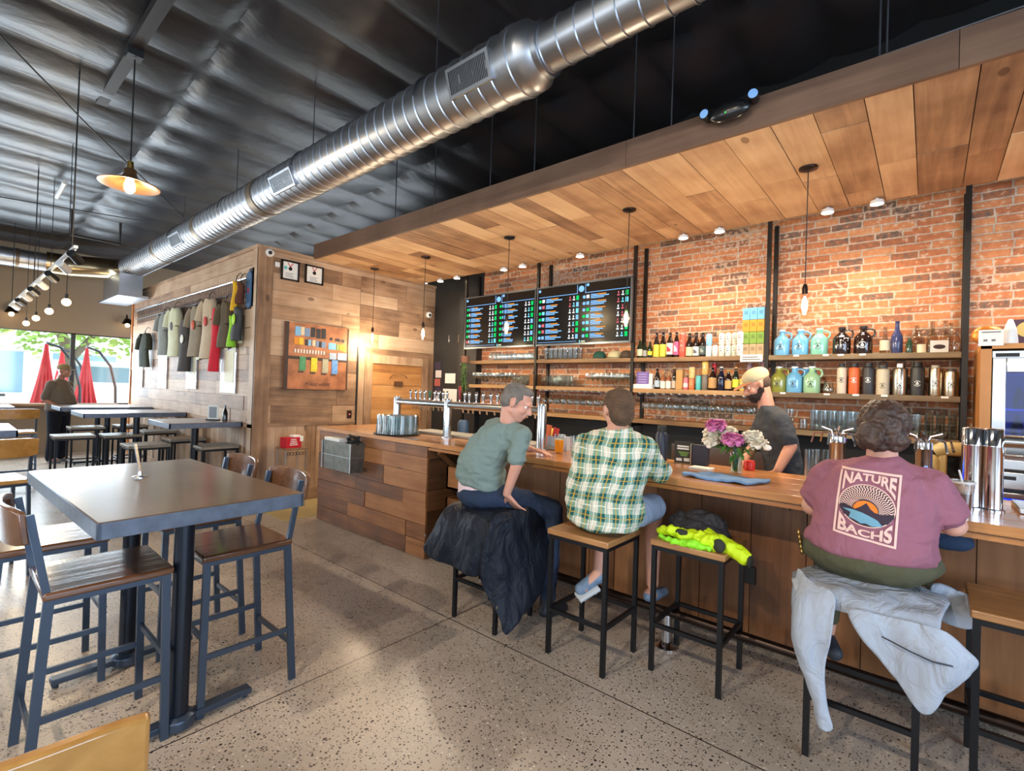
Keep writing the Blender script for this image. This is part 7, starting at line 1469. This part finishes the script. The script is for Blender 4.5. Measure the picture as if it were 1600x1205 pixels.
lj = thing('light_jacket', 'pale grey rain jacket draped over the stool under the woman', 'jacket', (0, 0, 0))
g = [[(-.50, 2.93, .66), (-.42, 2.95, .75), (-.2, 2.96, .76), (0., 2.95, .75), (.08, 2.93, .70)],
     [(-.50, 2.75, .72), (-.40, 2.75, seatz), (-.2, 2.75, seatz), (0, 2.75, seatz+.004), (.09, 2.75, .745)],
     [(-.46, 2.56, .745), (-.38, 2.55, .77), (-.2, 2.53, .775), (-.02, 2.53, .782), (.06, 2.55, .765)],
     [(-.44, 2.48, .74), (-.36, 2.465, .755), (-.2, 2.46, .755), (-.02, 2.46, .745), (.05, 2.48, .72)],
     [(-.42, 2.46, .69), (-.34, 2.44, .70), (-.2, 2.44, .70), (-.04, 2.43, .69), (.05, 2.46, .66)]]
sheet('jacket_body', g, m_light, lj, th=.006, disp=(8, .012))
g = [[(-.44, 2.62, .80), (-.42, 2.50, .80), (-.36, 2.44, .79), (-.27, 2.42, .785)],
     [(-.47, 2.58, .70), (-.43, 2.42, .72), (-.36, 2.38, .72), (-.275, 2.39, .71)],
     [(-.46, 2.54, .56), (-.425, 2.39, .56), (-.355, 2.35, .56), (-.285, 2.385, .56)],
     [(-.44, 2.52, .47), (-.41, 2.41, .47), (-.36, 2.38, .47), (-.305, 2.40, .47)],
     [(-.40, 2.50, .36), (-.375, 2.42, .36), (-.34, 2.39, .36), (-.30, 2.41, .36)],
     [(-.36, 2.48, .27), (-.345, 2.43, .26), (-.32, 2.40, .255), (-.285, 2.42, .26)],
     [(-.34, 2.47, .22), (-.32, 2.43, .21), (-.295, 2.41, .205), (-.265, 2.42, .22)]]
sheet('jacket_sleeve', g, m_light, lj, th=.006, disp=(7, .018))
g = [[(-.25, 2.44, .73), (-.15, 2.42, .735), (-.02, 2.42, .74), (.07, 2.45, .73)],
     [(-.21, 2.41, .665), (-.11, 2.40, .68), (.01, 2.40, .69), (.125, 2.45, .68)],
     [(-.165, 2.41, .61), (-.07, 2.39, .62), (.04, 2.40, .64), (.155, 2.45, .655)],
     [(-.12, 2.41, .55), (-.035, 2.40, .565), (.05, 2.41, .585), (.165, 2.46, .625)],
     [(-.075, 2.42, .495), (-.01, 2.415, .505), (.05, 2.42, .53), (.115, 2.45, .56)],
     [(-.03, 2.43, .435), (-.005, 2.43, .44), (.035, 2.43, .465), (.07, 2.45, .50)],
     [(.0, 2.435, .405), (.01, 2.435, .405), (.02, 2.435, .41), (.03, 2.44, .42)]]
sheet('jacket_panel', g, m_light, lj, th=.006, disp=(7, .020))
g = [[(.02, 2.92, .775), (.09, 2.93, .765), (.15, 2.94, .74), (.19, 2.95, .70)], [(.02, 2.86, .72), (.09, 2.87, .70), (.16, 2.89, .67), (.19, 2.91, .65)], [(.03, 2.84, .64), (.08, 2.85, .62), (.13, 2.87, .61), (.16, 2.89, .61)]]
sheet('jacket_cuff', g, m_light, lj, th=.006, disp=(8, .012))
obj('zip', MB().tube([(-.12, 2.385, .665), (-.03, 2.38, .64), (.03, 2.385, .625), (.085, 2.41, .62)], .003, 6), mat('dark_zip', (40, 44, 50), .5), lj)
# vest and grey jacket on the empty stool
gj = thing('grey_jacket', 'folded dark grey jacket lying on the empty stool behind the yellow vest', 'jacket', (-1.02, 2.93, .747))
b = MB(); b.ball((0, .0, .045), (.16, .12, .045), 20, 12).ball((.02, .06, .075), (.13, .09, .055), 18, 10).ball((-.10, .03, .05), (.08, .10, .05), 16, 10).ball((.11, .02, .035), (.06, .09, .035), 14, 9)
blob('jacket_cloth', b, fabric('dark_grey_cloth', (62, 60, 62)), gj, voxel=.008, smooth=4, disp=(16, .022))
vs_ = thing('safety_vest', 'bright yellow safety vest crumpled on the empty stool', 'vest', (-.98, 2.78, .747)); my = mat('neon_yellow', (206, 236, 20), .6, bump=(14, .6)); mgn = mat('neon_green', (150, 236, 40), .6, bump=(14, .6))
b = MB(); b.tube([(-.22, .0, .02), (-.12, -.03, .045), (.0, -.035, .035), (.06, -.05, .035), (.14, -.06, .03)], [.018, .036, .040, .046, .044], 14); blob('vest_cloth', b, my, vs_, voxel=.007, smooth=3, disp=(22, .016))
b = MB(); b.tube([(.05, -.01, .05), (.15, -.02, .03), (.25, -.03, .0), (.29, -.035, -.02)], [.05, .044, .040, .038], 14); blob('vest_cloth', b, my, vs_, voxel=.007, smooth=3, disp=(22, .010))
b = MB(); b.tube([(-.19, -.05, .012), (-.09, -.10, .004), (.02, -.10, .016), (.12, -.11, .012)], [.010, .018, .024, .014], 10); blob('vest_edge', b, mgn, vs_, voxel=.006, smooth=2, disp=(26, .012))
obj('arm_hole', MB().ball((.155, -.085, .035), (.032, .024, .036), 14, 9).ball((.298, -.045, -.022), (.014, .036, .032), 14, 9).ball((-.06, -.055, .055), (.05, .02, .018), 12, 8), mat('vest_inside', (50, 50, 40), .9), vs_)
# ------------------------------------------------------------------ outside the front window
struct('ground_outside', MB().box(-60, XF-.15, -30, 30, -.12, -.02), mat('pale_paving', (190, 186, 178), .8))
um = thing('patio_umbrella', 'closed red cantilever umbrella outside, right one of three', 'umbrella', (-16, 2.42, -.02), 0, 'closed red umbrellas outside')
def canopy_(n=14, R0=.24, H_=1.55):
    b = MB(); rings = []
    for i in range(10):
        v = i/9; r = .03+(R0-.03)*v**1.2; rings.append([V((r*(1+.22*v*math.cos(n/2*2*t_/2*2)))*math.cos(t_), (r*(1+.22*v*math.cos(7*t_)))*math.sin(t_), 2.27-H_*v) for t_ in [2*PI*k/56 for k in range(56)]])
    return b.loft(rings)
m_red = mat('umbrella_red', (206, 52, 60), .8)
obj('canopy', canopy_(), m_red, um, smooth=60); obj('mast', MB().cyl((0, 0, .0), (0, 0, 2.33), .02, 10), m_steel, um)
obj('cantilever_arm', MB().tube([(0, 0, 2.30), (-.1, .25, 2.22), (-.15, .5, 1.85), (-.15, .62, 1.3), (-.15, .66, 0)], .03, 8), mat('umbrella_frame', (70, 76, 84), .4, .5), um); obj('base', MB().cbox((-.15, .66, .04), (.6, .6, .08)), m_black, um)
dup(um, (-15.2, 1.60, -.02), .0, 'closed red cantilever umbrella outside, left one, seen beside the standing man'); dup(um, (-17.9, 2.2, -.02), .3, 'closed red cantilever umbrella outside, half hidden between the other two')
v = thing('delivery_van', 'white van parked across the street outside the front window', 'van', (-24, 4.6, 0))
mw2 = mat('van_white', (235, 236, 238), .3)
obj('body', MB().loft([[V(x, y, z) for x, z in ((-1, .4), (1, .4), (1, 1.4), (.85, 2.1), (-.85, 2.1), (-1, 1.4))] for y in (-2.4, -2.35, 1.2, 1.9, 2.4)]), mw2, v, bevel=.05)
obj('side_window', MB().box(.93, 1.02, -1.6, 1.0, 1.35, 1.9), mat('van_glass', (120, 150, 165), .1), v); obj('windscreen', MB().box(-.8, .8, 2.2, 2.42, 1.3, 1.9), mat('van_glass'), v)
for y in (-1.5, 1.5):
    for x in (-.9, .9): obj('wheel', MB().cyl((x-.12, y, .35), (x+.12, y, .35), .35, 22), m_black, v)
t = thing('street_tree', 'leafy green tree across the street outside the front window', 'tree', (-21, 2.8, 0))
obj('trunk', MB().tube([(0, 0, 0), (.1, .05, 1.2), (-.1, -.1, 2.4), (.2, -.5, 3.6)], [.22, .18, .16, .1], 12).tube([(-.05, -.05, 2.0), (.0, .6, 3.0), (.1, 1.1, 3.8)], [.12, .09, .05], 10), mat('bark', (120, 108, 92), .9), t)
rr = random.Random(5); b = MB()
for k in range(2600):
    a = rr.uniform(0, 6.28); r = 3.2*rr.random()**.5; p = V(r*math.cos(a)*.8, r*math.sin(a), 3.9+rr.uniform(-1.1, 1.4)-.07*r*r); d = V(rr.uniform(-1, 1), rr.uniform(-1, 1), rr.uniform(-.6, .6)).normalized()*.20; w_ = d.cross(V(rr.uniform(-1, 1), rr.uniform(-1, 1), 1)).normalized()*.09
    b.add([p, p+d*.5+w_, p+d, p+d*.5-w_], [(0, 1, 2, 3)])
obj('foliage', b, mat('tree_leaf', (150, 186, 84), .6, var=(2, .25)), t)
t = thing('street_building', 'pale low building across the street at the left of the window', 'building', (-34, -2, 0)); obj('facade', MB().box(-2, 2, -9, 9, 0, 4.2), mat('pale_facade', (228, 226, 218), .8), t)
for k in range(5): obj('shop_window', MB().box(2.0, 2.04, -8+3.4*k, -5.6+3.4*k, .7, 2.6), mat('van_glass'), t)
t = thing('patio_fence', 'low dark railing outside the window', 'railing', (-18.6, 0, 0))
obj('top_rail', MB().box(-.03, .03, -9, 1.2, .95, 1.02), mat('fence_dark', (60, 62, 66), .6), t); b = MB()
for k in range(60): b.box(-.01, .01, -9+.17*k, -8.97+.17*k, 0, .95)
obj('balusters', b, mat('fence_dark'), t)
# the sun is hidden by cloud; sky light comes from the world
